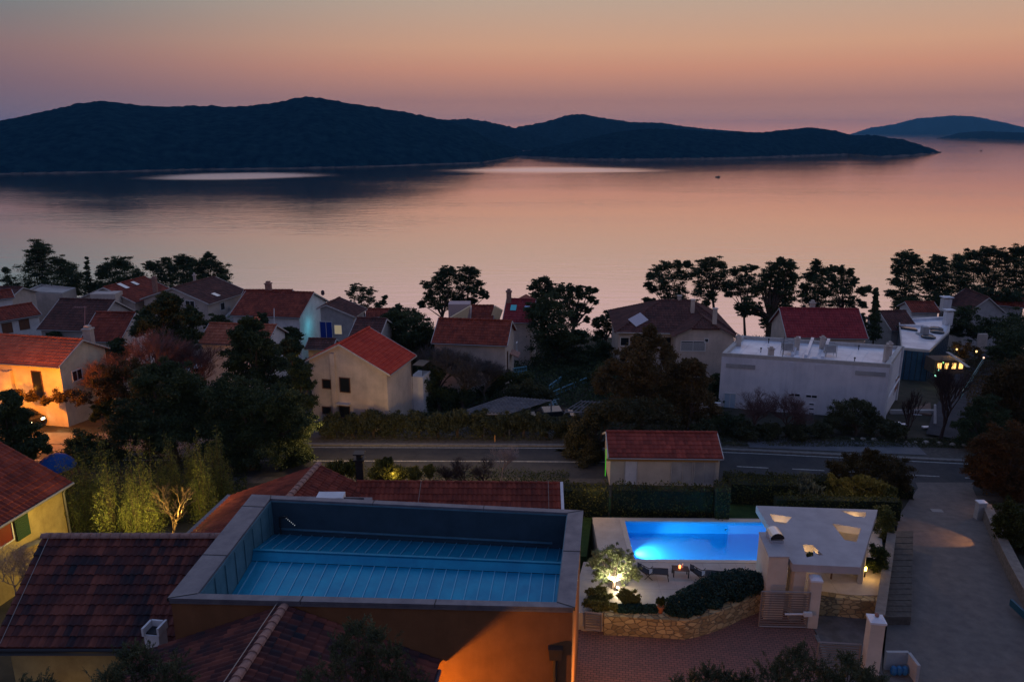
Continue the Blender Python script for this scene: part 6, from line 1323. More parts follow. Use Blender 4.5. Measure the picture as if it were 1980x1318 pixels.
tree_px('pine_tree', 'fourth pine of the right shore wood, highest middle crown', 'pine tree', 119, [(1908, 488, 12), (1920, 486, 11), (1938, 492, 12), (1902, 504, 15), (1928, 510, 20), (1908, 528, 18), (1936, 534, 20), (1912, 548, 16), (1942, 556, 16)], base=(1922, 600), n=230, k=7)
tree_px('pine_tree', 'last pine of the right shore wood at the photo edge', 'pine tree', 117, [(1966, 484, 11), (1978, 490, 12), (1994, 488, 14), (1958, 500, 13), (1976, 510, 20), (1960, 528, 18), (1982, 540, 20), (1964, 556, 16), (1996, 520, 22)], base=(1975, 600), n=230, k=7)
tree_px('tree', 'dark bushy trees in front of the grey gabled house, right', 'tree', 96, [(1868, 605, 18), (1862, 625, 18), (1880, 640, 16), (1900, 636, 20), (1925, 632, 20), (1950, 626, 22), (1975, 620, 24), (1850, 640, 12)], base=(1900, 655), n=260, size=0.2)
tree_px('tree', 'dark tree mass beside the far side street, right', 'tree', 84, [(1945, 650, 24), (1968, 665, 28), (1935, 680, 20), (1985, 640, 28), (1990, 690, 30), (1958, 690, 24)], base=(1960, 710), n=300, size=0.2)

for lb_, bl_, Y_ in (('dark understorey tree below the leftmost pine of the right wood', [(1752, 586, 14), (1775, 588, 15), (1738, 592, 12)], 111), ('dark understorey tree below the second pine of the right wood', [(1800, 582, 15), (1822, 586, 16), (1840, 580, 14)], 112), ('dark understorey tree below the third and fourth pines of the right wood', [(1870, 566, 15), (1892, 562, 15), (1912, 566, 14)], 114), ('dark understorey tree below the last pines of the right wood', [(1940, 572, 16), (1962, 572, 16), (1984, 572, 16)], 113), ('low dark shore bush below the left pines', [(30, 556, 12), (52, 560, 12), (140, 562, 13), (118, 566, 12)], 120), ('low dark shore tree between the two left pine groups', [(182, 556, 9), (196, 552, 10), (276, 556, 12), (290, 552, 10)], 118)):
    tree_px('understorey_tree', lb_, 'tree', Y_, bl_, n=240, size=0.2, trunk=0.12)
# ---------------- middle ground masses
for lb_, px_, py_, rp_, Y_ in (
    ('dark branching tree right of the white gable behind the big pine', 562, 648, 14, 84), ('dark tree filling the gap left of the bright red roof', 560, 672, 18, 74), ('dark tree below the plain dark roof beside the mast', 225, 680, 20, 74),
    ('dark shrub between the two window house and the dark brown roof', 105, 655, 12, 84), ('dark tree in front of the two skylight house', 262, 618, 13, 90), ('dark trees in front of the stone clad flat block', 420, 628, 16, 84),
    ('dark tree in front of the long red roof of the teal lit house', 505, 618, 10, 88), ('dark tree right of the bright red roofed house', 832, 720, 22, 72), ('dark tree below the gap between grey house and red roof', 720, 655, 14, 84),
    ('dark tree left of the cream hipped house front', 1165, 730, 22, 76), ('dark tree filling the space behind the blue stair railings', 1110, 735, 20, 82), ('dark bush at the back of the wide pergola', 940, 758, 14, 76),
    ('dark tree between the cream hipped house and the white block', 1385, 745, 16, 74)):
    tree_px('garden_tree', lb_, 'tree', Y_, [(px_, py_ - rp_ * .7, rp_ * .7), (px_ - rp_ * .7, py_, rp_ * .75), (px_ + rp_ * .7, py_ + 1, rp_ * .75), (px_, py_ + rp_ * .6, rp_ * .8), (px_ + rp_ * .3, py_ - rp_ * .1, rp_ * .8)], n=230, size=0.18, trunk=0.12)
tree_px('pine_tree', 'dark pine with rounded tops in front of the dark red roofed house', 'pine tree', 76, [(322, 578, 16), (340, 584, 14), (308, 594, 18), (334, 602, 22), (284, 608, 18), (362, 612, 18), (300, 626, 28), (340, 632, 30), (378, 620, 16), (272, 636, 18), (320, 656, 30), (365, 650, 24)], base=(330, 720), n=340, k=8, size=0.18)
bare_tree('bare_tree', 'large leafless tree with mauve twigs, beside the orange lit house', 'bare tree', atg(300, 800), 8.5, 0.95, mat('mauve_twigs2', (0.16, 0.09, 0.085), 1), seed=3, levels=6, r0=0.2)
bare_tree('bare_tree', 'leafless reddish tree left of the mauve twigged tree', 'bare tree', atg(232, 800), 6.5, 0.95, mat('reddish_twigs', (0.2, 0.10, 0.07), 1), seed=8, levels=6, r0=0.15)
bare_tree('bare_tree', 'leafless dark tree between the mauve tree and the big dark pine', 'bare tree', atg(375, 790), 7.5, 0.9, BARK_M, seed=12, levels=6, r0=0.16)
tree_px('tree', 'brown leaved tree right of the orange lit gable', 'tree', 62, [(215, 718, 22), (190, 742, 24), (228, 750, 28), (250, 720, 26), (205, 775, 22), (262, 765, 28)], base=(228, 820), m=L_BROWN, n=240, size=0.13, k=8, trunk=0.14)
tree_px('pine_tree', 'big dark pine in front of the white gable, left of the bright red roof', 'pine tree', 66, [(480, 622, 14), (492, 632, 14), (468, 640, 18), (496, 655, 22), (470, 665, 24), (520, 672, 22), (458, 690, 26), (500, 695, 34), (540, 700, 18), (470, 725, 30), (515, 735, 34), (552, 740, 20)], base=(505, 800), n=420, k=9, size=0.15, trunk=0.3)
tree_px('pine_tree', 'young pale tipped pine beside the left wall of the bright red roofed house', 'pine tree', 63, [(562, 690, 8), (576, 700, 10), (590, 712, 12), (566, 716, 14), (582, 735, 18), (598, 745, 12), (570, 760, 24), (596, 775, 16)], base=(580, 830), n=300, k=7, size=0.13)
tree_px('evergreen_tree', 'very wide dark evergreen filling the left centre above the garden', 'evergreen tree', 57, [(285, 730, 26), (320, 718, 24), (350, 735, 34), (300, 765, 38), (345, 780, 42), (395, 765, 34), (250, 790, 26), (290, 810, 40), (340, 825, 44), (390, 820, 44), (240, 830, 30), (300, 850, 36)], base=(340, 890), n=560, k=10, size=0.14, trunk=0.35)
tree_px('evergreen_tree', 'great dark pine leaning over the road, left of the tiled gable', 'pine tree', 56, [(440, 755, 34), (475, 770, 38), (520, 775, 36), (560, 790, 34), (450, 805, 44), (500, 815, 48), (550, 825, 44), (590, 825, 26), (460, 850, 42), (520, 858, 46), (570, 862, 34), (590, 880, 16), (560, 895, 18), (475, 885, 26), (430, 870, 30)], base=(487, 940), n=600, k=10, size=0.13, trunk=0.4, fork=0.6)
tree_px('tree', 'dark bushes hiding the street corner, lower left', 'shrub', 58, [(160, 850, 24), (195, 860, 26), (140, 870, 20), (175, 885, 26), (215, 880, 24)], base=(175, 915), n=420, size=0.13)
tree_px('cedar_tree', 'dark feathery conifer at the left edge in front of the orange light', 'conifer', 52, [(12, 765, 16), (30, 775, 14), (8, 795, 24), (40, 800, 18), (16, 820, 28), (50, 830, 22), (20, 850, 32), (62, 858, 20), (80, 850, 12), (10, 880, 30), (45, 878, 26), (90, 868, 9)], base=(12, 930), n=330, k=8, size=0.12, asp=2.6, trunk=0.22)
tree_px('shrub', 'orange lit garden bushes along the wall of the orange house', 'shrub', 63.5, [(35, 762, 14), (60, 768, 12), (90, 775, 10), (20, 778, 16), (112, 768, 14), (140, 762, 18), (160, 772, 16)], base=(90, 790), m=L_BROWN, n=200, size=0.11, trunk=0)
tree_px('shrub', 'round bushes at the end of the white garden wall, left', 'shrub', 61.5, [(190, 790, 12), (205, 782, 12), (212, 798, 14), (185, 805, 10)], base=(200, 812), m=L_GREEN, n=220, size=0.11, trunk=0)
bare_tree('bare_tree', 'large round leafless tree right of the bright red roofed house', 'bare tree', atg(895, 790), 7.0, 1.15, mat('dark_grey_twigs', (0.07, 0.062, 0.062), 1), seed=21, levels=6, r0=0.2)
bare_tree('bare_tree', 'second leafless tree just left of the large round one', 'bare tree', atg(850, 775), 6.4, 1.1, MATS['dark_grey_twigs'], seed=22, levels=6, r0=0.17)
bare_tree('bare_tree', 'third leafless tree right of the large round one', 'bare tree', atg(935, 780), 5.2, 1.1, MATS['dark_grey_twigs'], seed=23, levels=6, r0=0.14)
tree_px('evergreen_tree', 'dark evergreen behind the bright red roof, left of the red house', 'evergreen tree', 82, [(762, 610, 14), (748, 620, 16), (778, 622, 18), (800, 622, 20), (760, 640, 26), (792, 645, 28), (822, 640, 22), (775, 670, 30), (815, 672, 30), (842, 660, 18), (800, 700, 32), (840, 700, 26)], base=(795, 740), n=360, k=9, size=0.19)
tree_px('tree', 'dark scrub between the leafless trees and the bright red roofed house', 'shrub', 70, [(822, 745, 20), (842, 765, 24), (870, 770, 22), (830, 788, 22), (900, 765, 16)], base=(850, 805), n=360, size=0.15)
tree_px('shrub', 'rounded grey green bush left of the blue stair railing', 'shrub', 71, [(1000, 752, 16), (1022, 748, 16), (1044, 756, 16), (1060, 764, 12), (985, 762, 12), (1015, 766, 18)], base=(1020, 785), m=L_OLIVE, n=260, size=0.14, trunk=0.06)
tree_px('shrub', 'dark shrubs in front of the white gable with canopied door', 'shrub', 74, [(965, 735, 16), (980, 725, 12), (1000, 735, 14), (955, 752, 14), (1018, 730, 14)], base=(985, 765), n=260, size=0.15, trunk=0.06)
tree_px('brown_tree', 'tall brownish tree in front of the cream hipped house', 'tree', 65, [(1255, 640, 14), (1232, 658, 14), (1262, 662, 20), (1215, 682, 20), (1248, 690, 28), (1290, 684, 20), (1185, 710, 20), (1222, 716, 30), (1264, 722, 32), (1305, 712, 22), (1165, 742, 22), (1205, 750, 34), (1250, 756, 38), (1295, 748, 30)], base=(1240, 840), m=leaf_mat('brown_green_leaves', (0.06, 0.044, 0.02), (0.21, 0.12, 0.05), (0.11, 0.078, 0.034)), n=430, k=9, size=0.14, trunk=0.3)
tree_px('tree', 'dark brown tree right part beside the white flat block', 'tree', 64, [(1335, 702, 14), (1352, 712, 14), (1325, 725, 20), (1355, 740, 20), (1330, 762, 26), (1362, 768, 20), (1300, 790, 30), (1345, 800, 30), (1380, 790, 14)], base=(1330, 845), m=MATS['brown_green_leaves'], n=380, k=8, size=0.14, trunk=0.2)
tree_px('evergreen_tree', 'dark spreading tree behind the left end of the shed', 'tree', 58.5, [(1150, 800, 28), (1195, 790, 30), (1235, 800, 30), (1280, 805, 26), (1120, 825, 22), (1110, 850, 22), (1140, 850, 32), (1105, 880, 22), (1135, 885, 28), (1085, 905, 18), (1115, 905, 22), (1150, 880, 22)], base=(1155, 930), m=leaf_mat('dark_mixed_leaves', (0.03, 0.032, 0.016), (0.12, 0.095, 0.042), (0.06, 0.056, 0.027)), n=480, k=9, size=0.13, trunk=0.25)

# olive row along the far kerb
orow = [(640, 822, 26, 62.6), (682, 826, 26, 62.6), (722, 820, 28, 62.6), (762, 824, 28, 62.6), (806, 818, 27, 62.6), (846, 822, 26, 62.6), (884, 824, 25, 62.6), (928, 824, 27, 62.6), (972, 824, 27, 62.6), (1012, 822, 26, 62.6), (1052, 826, 25, 62.6), (1090, 824, 24, 62.6)]
onames = ['leftmost olive of the row beyond the road, next to the big pine', 'second olive from the left in the row beyond the road', 'olive below the left windows of the pale house', 'olive under the corner of the pale house', 'olive just right of the pale house corner', 'olive left of the dark timber pergola', 'olive in front of the left end of the pergola', 'olive in front of the pergola middle, with forked stem', 'olive right above the yellow marker post', 'olive in front of the pergola right end', 'olive in front of the parked car roof', 'last olive of the row before the shed tree']
for (px, py, rp, Y), nm in zip(orow, onames):
    py = py - (px % 5) * 3; tree_px('olive_tree', nm, 'olive tree', Y, [(px, py - 10, rp * .6), (px - rp * .55, py, rp * .55), (px + rp * .55, py + 2, rp * .55), (px - rp * .2, py + rp * .3, rp * .6), (px + rp * .3, py - rp * .3, rp * .55)], base=(px + 4, py + 40), m=L_OLIVE, n=260, k=6, size=0.13, trunk=0.14, bark=BARK, group='olive trees along the far kerb', fork=0.55)
# right: in front of the white block
for i_, (px, lb_) in enumerate(((1440, 'low dark bush under the left twiggy tree by the white block'), (1485, 'low dark bush between the two twiggy trees by the white block'), (1540, 'low dark bush right of the second twiggy tree'), (1585, 'low dark bush left of the round olive by the white block'), (1360, 'dark bush left of the white block corner'), (1725, 'low dark bush right of the round olive'))):
    tree_px('shrub', lb_, 'shrub', 62.2, [(px, 826, 16), (px - 14, 832, 12), (px + 14, 830, 13), (px + 3, 838, 16)], base=(px, 850), m=L_OLIVE, n=240, size=0.12, trunk=0)
bare_tree('bare_tree', 'leafless twiggy tree in front of the white block, left one', 'bare tree', atg(1455, 842), 4.6, 1.1, BARK_M, seed=31, levels=6, r0=0.10)
bare_tree('bare_tree', 'leafless twiggy tree in front of the two slot windows', 'bare tree', atg(1520, 845), 4.6, 1.1, BARK_M, seed=32, levels=6, r0=0.10)
tree_px('olive_tree', 'round dark olive in front of the white block, right part', 'olive tree', 63.5, [(1652, 782, 16), (1630, 790, 18), (1674, 790, 18), (1612, 804, 18), (1648, 806, 24), (1690, 806, 18), (1604, 820, 14), (1640, 824, 20), (1680, 824, 20), (1706, 818, 12)], base=(1652, 852), m=L_OLIVE, n=280, k=6, size=0.12, trunk=0.14)
tree_px('shrub', 'low dark bush at the foot of the white block, left corner', 'shrub', 63.5, [(1400, 812, 18), (1425, 815, 18), (1412, 826, 20), (1380, 820, 16)], base=(1405, 845), m=L_PINE, n=280, size=0.12, trunk=0.06)
bare_tree('bare_tree', 'tall leafless tree by the building site, right', 'bare tree', atg(1818, 852), 7.8, 0.55, mat('dark_twigs', (0.05, 0.032, 0.03), 1), seed=44, levels=5, r0=0.16, lean=0.12)
bare_tree('bare_tree', 'slim leafless trunk left of the white utility pole', 'bare tree', atg(1752, 850), 5.2, 0.4, MATS['dark_twigs'], seed=45, levels=4, r0=0.11)
tree_px('tree', 'dark undergrowth right of the tall leafless tree', 'shrub', 60, [(1862, 820, 16), (1882, 800, 20), (1900, 830, 26), (1870, 845, 20), (1930, 810, 26), (1905, 780, 20)], base=(1885, 865), n=320, size=0.12)
tree_px('tree', 'big dark tree at the right edge beside the side street', 'tree', 62, [(1945, 725, 22), (1968, 712, 24), (1920, 750, 22), (1955, 750, 32), (1985, 740, 30), (1930, 780, 30), (1975, 785, 36), (1990, 820, 34)], base=(1965, 860), m=L_BROWN, n=420, size=0.14, k=8, trunk=0.25)
tree_px('tree', 'autumn brown tree overhanging the lane mouth, right edge', 'tree', 51, [(1900, 865, 22), (1930, 850, 28), (1965, 850, 34), (1890, 895, 24), (1925, 890, 34), (1965, 895, 38), (1905, 925, 20), (1940, 930, 30), (1985, 930, 34), (1960, 960, 20)], base=(1940, 985), m=leaf_mat('rust_leaves', (0.05, 0.03, 0.012), (0.16, 0.07, 0.025), (0.085, 0.045, 0.018)), n=520, size=0.11, k=9, trunk=0.22)
tree_px('shrub', 'glossy dark green bush above the right rubble wall', 'shrub', 41.5, [(1955, 985, 22), (1938, 1010, 18), (1972, 1012, 28), (1952, 1040, 24), (1984, 1050, 26), (1975, 1080, 18), (1995, 1100, 20)], base=(1975, 1080), m=L_HEDGE, n=420, size=0.10, k=8, trunk=0.07)
# shrubs beyond the pavilion
tree_px('shrub', 'big rounded shrub between the road and the lane', 'shrub', 50.5, [(1680, 882, 16), (1652, 892, 20), (1700, 896, 22), (1625, 905, 22), (1665, 915, 26), (1712, 915, 24), (1740, 905, 20), (1745, 930, 18), (1640, 935, 20)], base=(1685, 950), m=leaf_mat('olive_brown_leaves', (0.03, 0.026, 0.012), (0.10, 0.075, 0.03), (0.055, 0.042, 0.018)), n=440, size=0.10, k=8, trunk=0.08)
tree_px('shrub', 'upright yellow green shrub behind the pavilion', 'shrub', 46.5, [(1610, 930, 12), (1640, 935, 14), (1668, 930, 14), (1700, 938, 14), (1720, 948, 12), (1625, 955, 20), (1660, 958, 22), (1695, 962, 20), (1600, 962, 14)], base=(1655, 985), m=L_YELLOW_LIT, n=300, size=0.085, asp=3.2, up=1.0, k=7, trunk=0.05)
tree_px('shrub', 'silvery feathery shrub behind the left corner of the pavilion', 'shrub', 46, [(1560, 925, 12), (1545, 938, 13), (1572, 945, 15), (1532, 955, 12), (1555, 962, 18), (1585, 968, 16), (1520, 970, 10)], base=(1555, 985), m=L_SILVER, n=260, size=0.08, asp=3.4, up=1.0, k=7, trunk=0.05)
tree_px('shrub', 'garden shrubs between the pavilion and the lane wall', 'shrub', 40.5, [(1712, 990, 14), (1705, 1010, 16), (1722, 1010, 12), (1700, 1035, 17), (1714, 1040, 13), (1705, 1058, 14)], base=(1708, 1055), m=L_YELLOW_LIT, n=320, size=0.08, k=7, trunk=0, zbase=12.1)
tree_px('shrub', 'shrubs beside the glowing lamp at the pavilion front corner', 'shrub', 36.8, [(1694, 1066, 15), (1684, 1088, 15), (1700, 1090, 14), (1690, 1108, 15), (1706, 1072, 12), (1700, 1112, 12)], base=(1690, 1112), m=L_GREEN, n=320, size=0.07, k=7, trunk=0, zbase=12.3)
tree_px('shrub', 'small shrub glowing yellow through the front pavilion cut out', 'shrub', pot_loc[1], [(1566, 1074, 7), (1562, 1078, 6)], base=(1566, 1080), m=L_YELLOW_LIT, n=120, size=0.06, k=5, trunk=0, zbase=12.4)
# dark planting along the road edge behind the tiled roofs
for i, (px, py, rp, mm, lb) in enumerate(((650, 900, 16, L_HEDGE, 'dark bush behind the ridge of the tiled gable'), (680, 898, 14, L_HEDGE, 'dark bush left of the black chimney'), (735, 905, 16, L_YELLOW_LIT, 'yellow lit shrub right of the black chimney'), (768, 908, 15, L_YELLOW_LIT, 'second yellow lit shrub behind the low wing roof'), (800, 912, 13, L_YELLOW_LIT, 'third yellow lit shrub behind the low wing roof'), (748, 892, 10, L_HEDGE, 'dark twig bush rising over the yellow lit shrubs'), (830, 905, 9, L_YELLOW_LIT, 'thin lit shrub left of the leafless kerb bushes'))):
    tree_px('shrub', lb, 'shrub', 49.5, [(px, py, rp), (px - rp * .5, py + rp * .4, rp * .8), (px + rp * .5, py + rp * .4, rp * .8), (px, py + rp, rp)], base=(px, 940), m=mm, n=260, size=0.085, asp=2.6, up=0.8, k=6, trunk=0.04)
for i, (px, h) in enumerate(((865, 2.6), (900, 2.8), (935, 2.6))):
    bare_tree('bare_shrub', ['leftmost leafless bush between the road and the low wing roof', 'middle leafless bush between the road and the low wing roof', 'rightmost leafless bush between the road and the low wing roof'][i], 'shrub', aty(px, 935, 50.5) * 1.0 + Vector((0, 0, -0.3)), h, 1.2, MATS['dark_twigs'], seed=60 + i, levels=5, r0=0.07)
bare_tree('blossom_tree', 'small pale leafless tree at the near road edge', 'bare tree', aty(968, 918, 52.5) + Vector((0, 0, -0.3)), 3.4, 0.9, mat('pale_twigs', (0.3, 0.24, 0.23), 1), seed=77, levels=5, r0=0.05, lean=0.15)
# lit garden conifers / bamboo at left
con = [(165, 880, 42.5, 'leftmost shaded bamboo clump beside the yellow house', 26), (198, 872, 43, 'second bamboo clump from the yellow house', 24), (245, 862, 41, 'tall lit bamboo clump left of centre in the garden row', 28), (288, 868, 40.5, 'brightest lit bamboo clump with pointed tip', 26), (345, 868, 46, 'bamboo clump behind the leafless lit tree', 22), (378, 870, 46.5, 'slim bamboo clump left of the last two', 15), (418, 868, 46, 'bamboo clump near the road trail', 18), (438, 872, 46.5, 'rightmost bamboo clump before the great pine', 18)]
def plumes(name, label, cat, base, tips_px, Y, w, top_py, n_st, n_lf, size, m, group=None, asp=4.0, droop=0.25, up=0.5, lo=0.12, rad=0.16):
    """upright arching stems clothed in narrow leaves"""
    r = np.random.default_rng(sum(ord(c) * (i + 3) for i, c in enumerate(label))); x0, y0, z0 = base; root = thing(name, label, cat, (x0, y0, z0), group); st = MB(); Ps = []; Ds = []
    ht = aty(tips_px, top_py, Y).z - z0
    for k in range(n_st):
        a = r.uniform(0, 2 * math.pi); rr = w * r.random() ** 0.6; h = ht * (1 - 0.55 * (rr / w) ** 1.3) * r.uniform(0.8, 1.0) if k else ht; ex, ey = rr * math.cos(a), rr * math.sin(a)
        b0 = np.array([x0 + ex * 0.3, y0 + ey * 0.3, z0]); e = np.array([x0 + ex, y0 + ey, z0 + h]); pts = [b0 + (e - b0) * np.array([t ** 1.6, t ** 1.6, t]) for t in (0, .35, .7, 1)]
        st.tube([tuple(p) for p in pts], [0.02, 0.015, 0.01, 0.004], 3, cap=False)
        t = lo + (1 - lo) * r.random(n_lf); P = b0 + (e - b0) * np.stack([t ** 1.6, t ** 1.6, t], 1); sp = rad * h / 3 * (1.15 - t)[:, None] + 0.03; P = P + r.normal(size=(n_lf, 3)) * sp * np.array([1, 1, .5]); Ps.append(P)
    P = np.concatenate(Ps); m_ = len(P); A = r.normal(size=(m_, 3)); A[:, 2] += up; A /= np.linalg.norm(A, axis=1)[:, None]; B = np.cross(A, r.normal(size=(m_, 3))); B /= np.linalg.norm(B, axis=1)[:, None]; s_ = size * r.uniform(.6, 1.3, m_)[:, None]; A = A * s_ * asp; B = B * s_
    V = np.stack([P - A * .5, P - B * .5, P + A * .5, P + B * .5], 1).reshape(-1, 3); npmesh('foliage', V, np.arange(len(V)).reshape(-1, 4), m, root); st.build('stems', BARK, root); return root
con += [(140, 890, 41.5, 'low dark bamboo clump right beside the yellow house corner', 22), (215, 885, 40.2, 'bamboo clump in front of the tall lit one', 24), (265, 890, 39.8, 'bushy front bamboo clump left of the lit leafless tree', 26), (315, 885, 45, 'bamboo clump directly behind the lit leafless tree', 22), (398, 880, 43, 'front bamboo clump right of the lit leafless tree', 20)]
L_BAM = leaf_mat('bamboo_leaves', (0.06, 0.08, 0.02), (0.2, 0.2, 0.055), (0.11, 0.125, 0.034))
for px, py, Y, lb, w in con:
    q = aty(px, 1000, Y); plumes('bamboo_clump', lb, 'bamboo', (q.x, Y, G(q.x, Y) - 0.1), px, Y, w * 0.042, py - 22 - (px % 7) * 4, 30, 190, 0.036, L_BAM, group='lit bamboo clumps in the garden', rad=0.2)
bare_tree('bare_tree', 'small leafless tree lit gold from below behind the annexe ridge', 'bare tree', aty(334, 1042, 39), 4.3, 0.9, mat('lit_bark', (0.16, 0.10, 0.06), 0.9), seed=90, levels=5, r0=0.09, lean=0.25, nb=3)
bare_tree('climbing_plant', 'tangled leafless climber on the stone garden wall by the yellow house', 'climber', aty(30, 1150, 33.5), 3.0, 1.3, BARK_P, seed=93, levels=6, r0=0.05)
tree_px('climbing_plant', 'leafy vine climbing the yellow house right of the shutter', 'climber', 40.0, [(70, 985, 7), (66, 1000, 8), (72, 1020, 6), (60, 1035, 7), (80, 1010, 5)], base=(68, 1050), m=L_GREEN, n=70, size=0.08, k=4, trunk=0.02)
# foreground olive tops
L_FORE = leaf_mat('foreground_olive_leaves', (0.03, 0.04, 0.022), (0.16, 0.165, 0.085), (0.07, 0.085, 0.045))
def fore(label, Y, blobs, base, n=520, size=0.035):
    r = np.random.default_rng(sum(ord(c) * (i + 3) for i, c in enumerate(label))); cl = []
    for px, py, rp in blobs:
        q = aty(px, py, Y + r.uniform(-.5, .5)); rr = rp * (Y * math.cos(PITCH) + (CAM_Z - q.z) * math.sin(PITCH)) / F_PX; cl.append((q.x, q.y, q.z, rr))
    q = aty(base[0], base[1], Y); bz = G(q.x, Y); root = thing('olive_tree', label, 'olive tree', (q.x, Y, bz), 'olive tops in the foreground'); Ps, Ds = [], []; st = MB()
    for x, y, z, rr in cl:
        for k in range(int(n * 0.10)):
            d = r.normal(size=3); d /= np.linalg.norm(d); d[2] = abs(d[2]) * 0.8 + 0.5 if r.random() < .8 else d[2]; d /= np.linalg.norm(d); o = np.array([x, y, z - rr * .35]) + r.normal(size=3) * rr * np.array([.45, .45, .3]); L_ = rr * r.uniform(.5, 1.05); e = o + d * L_ + np.array([0, 0, .05 * L_])
            st.tube([tuple(o), tuple(e)], [0.007, 0.003], 3, cap=False); m_ = int(16 + L_ * 50); t = r.random(m_); P = o + (e - o) * t[:, None] + r.normal(size=(m_, 3)) * 0.02; D = d + r.normal(size=(m_, 3)) * 0.45; Ps.append(P); Ds.append(D)
    P = np.concatenate(Ps); A = np.concatenate(Ds); m_ = len(P); A /= np.linalg.norm(A, axis=1)[:, None]; B = np.cross(A, r.normal(size=(m_, 3))); B /= np.linalg.norm(B, axis=1)[:, None]; s_ = r.uniform(.6, 1.3, m_)[:, None]
    A = A * s_ * 0.10; B = B * s_ * 0.022; P = P + A * 0.4; V = np.stack([P - A * .5, P - B * .5, P + A * .5, P + B * .5], 1).reshape(-1, 3); npmesh('crown', V, np.arange(len(V)).reshape(-1, 4), L_FORE, root)
    st.build('twigs', BARK, root); limbs((q.x, Y, bz), [(c[0], c[1], c[2]) for c in cl], 0.09, BARK, root); return root
fore('foreground olive top in front of the white chimney', 17.5, [(285, 1275, 34), (250, 1262, 26), (330, 1290, 32), (220, 1300, 30), (290, 1320, 44), (350, 1320, 24), (200, 1330, 26)], (280, 1420))
fore('foreground olive top before the tiled wing, right of its ridge', 18, [(690, 1215, 22), (725, 1225, 24), (665, 1250, 30), (710, 1260, 36), (755, 1260, 26), (650, 1295, 36), (705, 1305, 44), (765, 1305, 34), (600, 1315, 26), (800, 1325, 24)], (700, 1430))
fore('low foreground olive sprigs at the bottom left corner', 17, [(70, 1318, 18), (100, 1322, 18), (40, 1325, 14)], (70, 1420), n=160)
fore('foreground olive top in front of the second gate leaf', 20, [(1545, 1265, 26), (1520, 1285, 28), (1570, 1290, 30), (1490, 1305, 28), (1540, 1315, 34), (1600, 1310, 24)], (1545, 1420))
fore('foreground olive top hiding the foot of the finial post', 20.5, [(1640, 1275, 20), (1655, 1295, 24), (1628, 1310, 26), (1680, 1310, 24), (1700, 1320, 18)], (1650, 1420))
fore('low foreground olive sprigs in front of the driveway', 19.5, [(1370, 1300, 18), (1345, 1315, 20), (1395, 1312, 22), (1425, 1318, 22), (1450, 1312, 18), (1310, 1322, 14)], (1390, 1420), n=380)

# lit olive at the terrace
def olive_lit():
    Y = 35.1; bl = [(1178, 1064, 15), (1198, 1068, 14), (1158, 1076, 14), (1216, 1080, 14), (1186, 1084, 18), (1148, 1092, 12), (1168, 1098, 18), (1206, 1098, 18), (1226, 1100, 11), (1158, 1112, 13), (1186, 1112, 16), (1212, 1116, 13), (1232, 1114, 8)]
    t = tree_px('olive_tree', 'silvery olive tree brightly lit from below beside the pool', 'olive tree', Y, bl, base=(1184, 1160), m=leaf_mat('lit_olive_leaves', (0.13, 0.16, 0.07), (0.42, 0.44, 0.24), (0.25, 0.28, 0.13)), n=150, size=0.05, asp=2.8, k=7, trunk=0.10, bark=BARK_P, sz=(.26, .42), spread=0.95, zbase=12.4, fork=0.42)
olive_lit()
for lb, bl, Y, m_ in (('rounded shrub left of the olive trunk', [(1146, 1148, 14), (1160, 1144, 15), (1152, 1156, 14), (1170, 1154, 12)], 34.0, L_YELLOW_LIT), ('rounded shrub right of the olive trunk', [(1204, 1152, 12), (1218, 1154, 14), (1212, 1162, 13), (1228, 1160, 10)], 33.7, L_YELLOW_LIT), ('low bright green shrub above the small garden gate', [(1138, 1166, 10), (1152, 1168, 12), (1170, 1170, 12), (1188, 1172, 9)], 33.2, L_YELLOW_LIT)):
    tree_px('shrub', lb, 'shrub', Y, bl, base=(bl[0][0] + 8, 1170), m=m_, n=420, size=0.055, k=7, trunk=0, zbase=12.4)
tree_px('potted_grass', 'tuft of grass growing in the terracotta pot', 'plant', POTQ.y, [(1277, 1163, 6), (1273, 1160, 5), (1281, 1160, 5)], base=(1277, 1172), m=L_GREEN, n=60, size=0.05, asp=5, up=1.5, k=4, trunk=0.012, zbase=12.8)
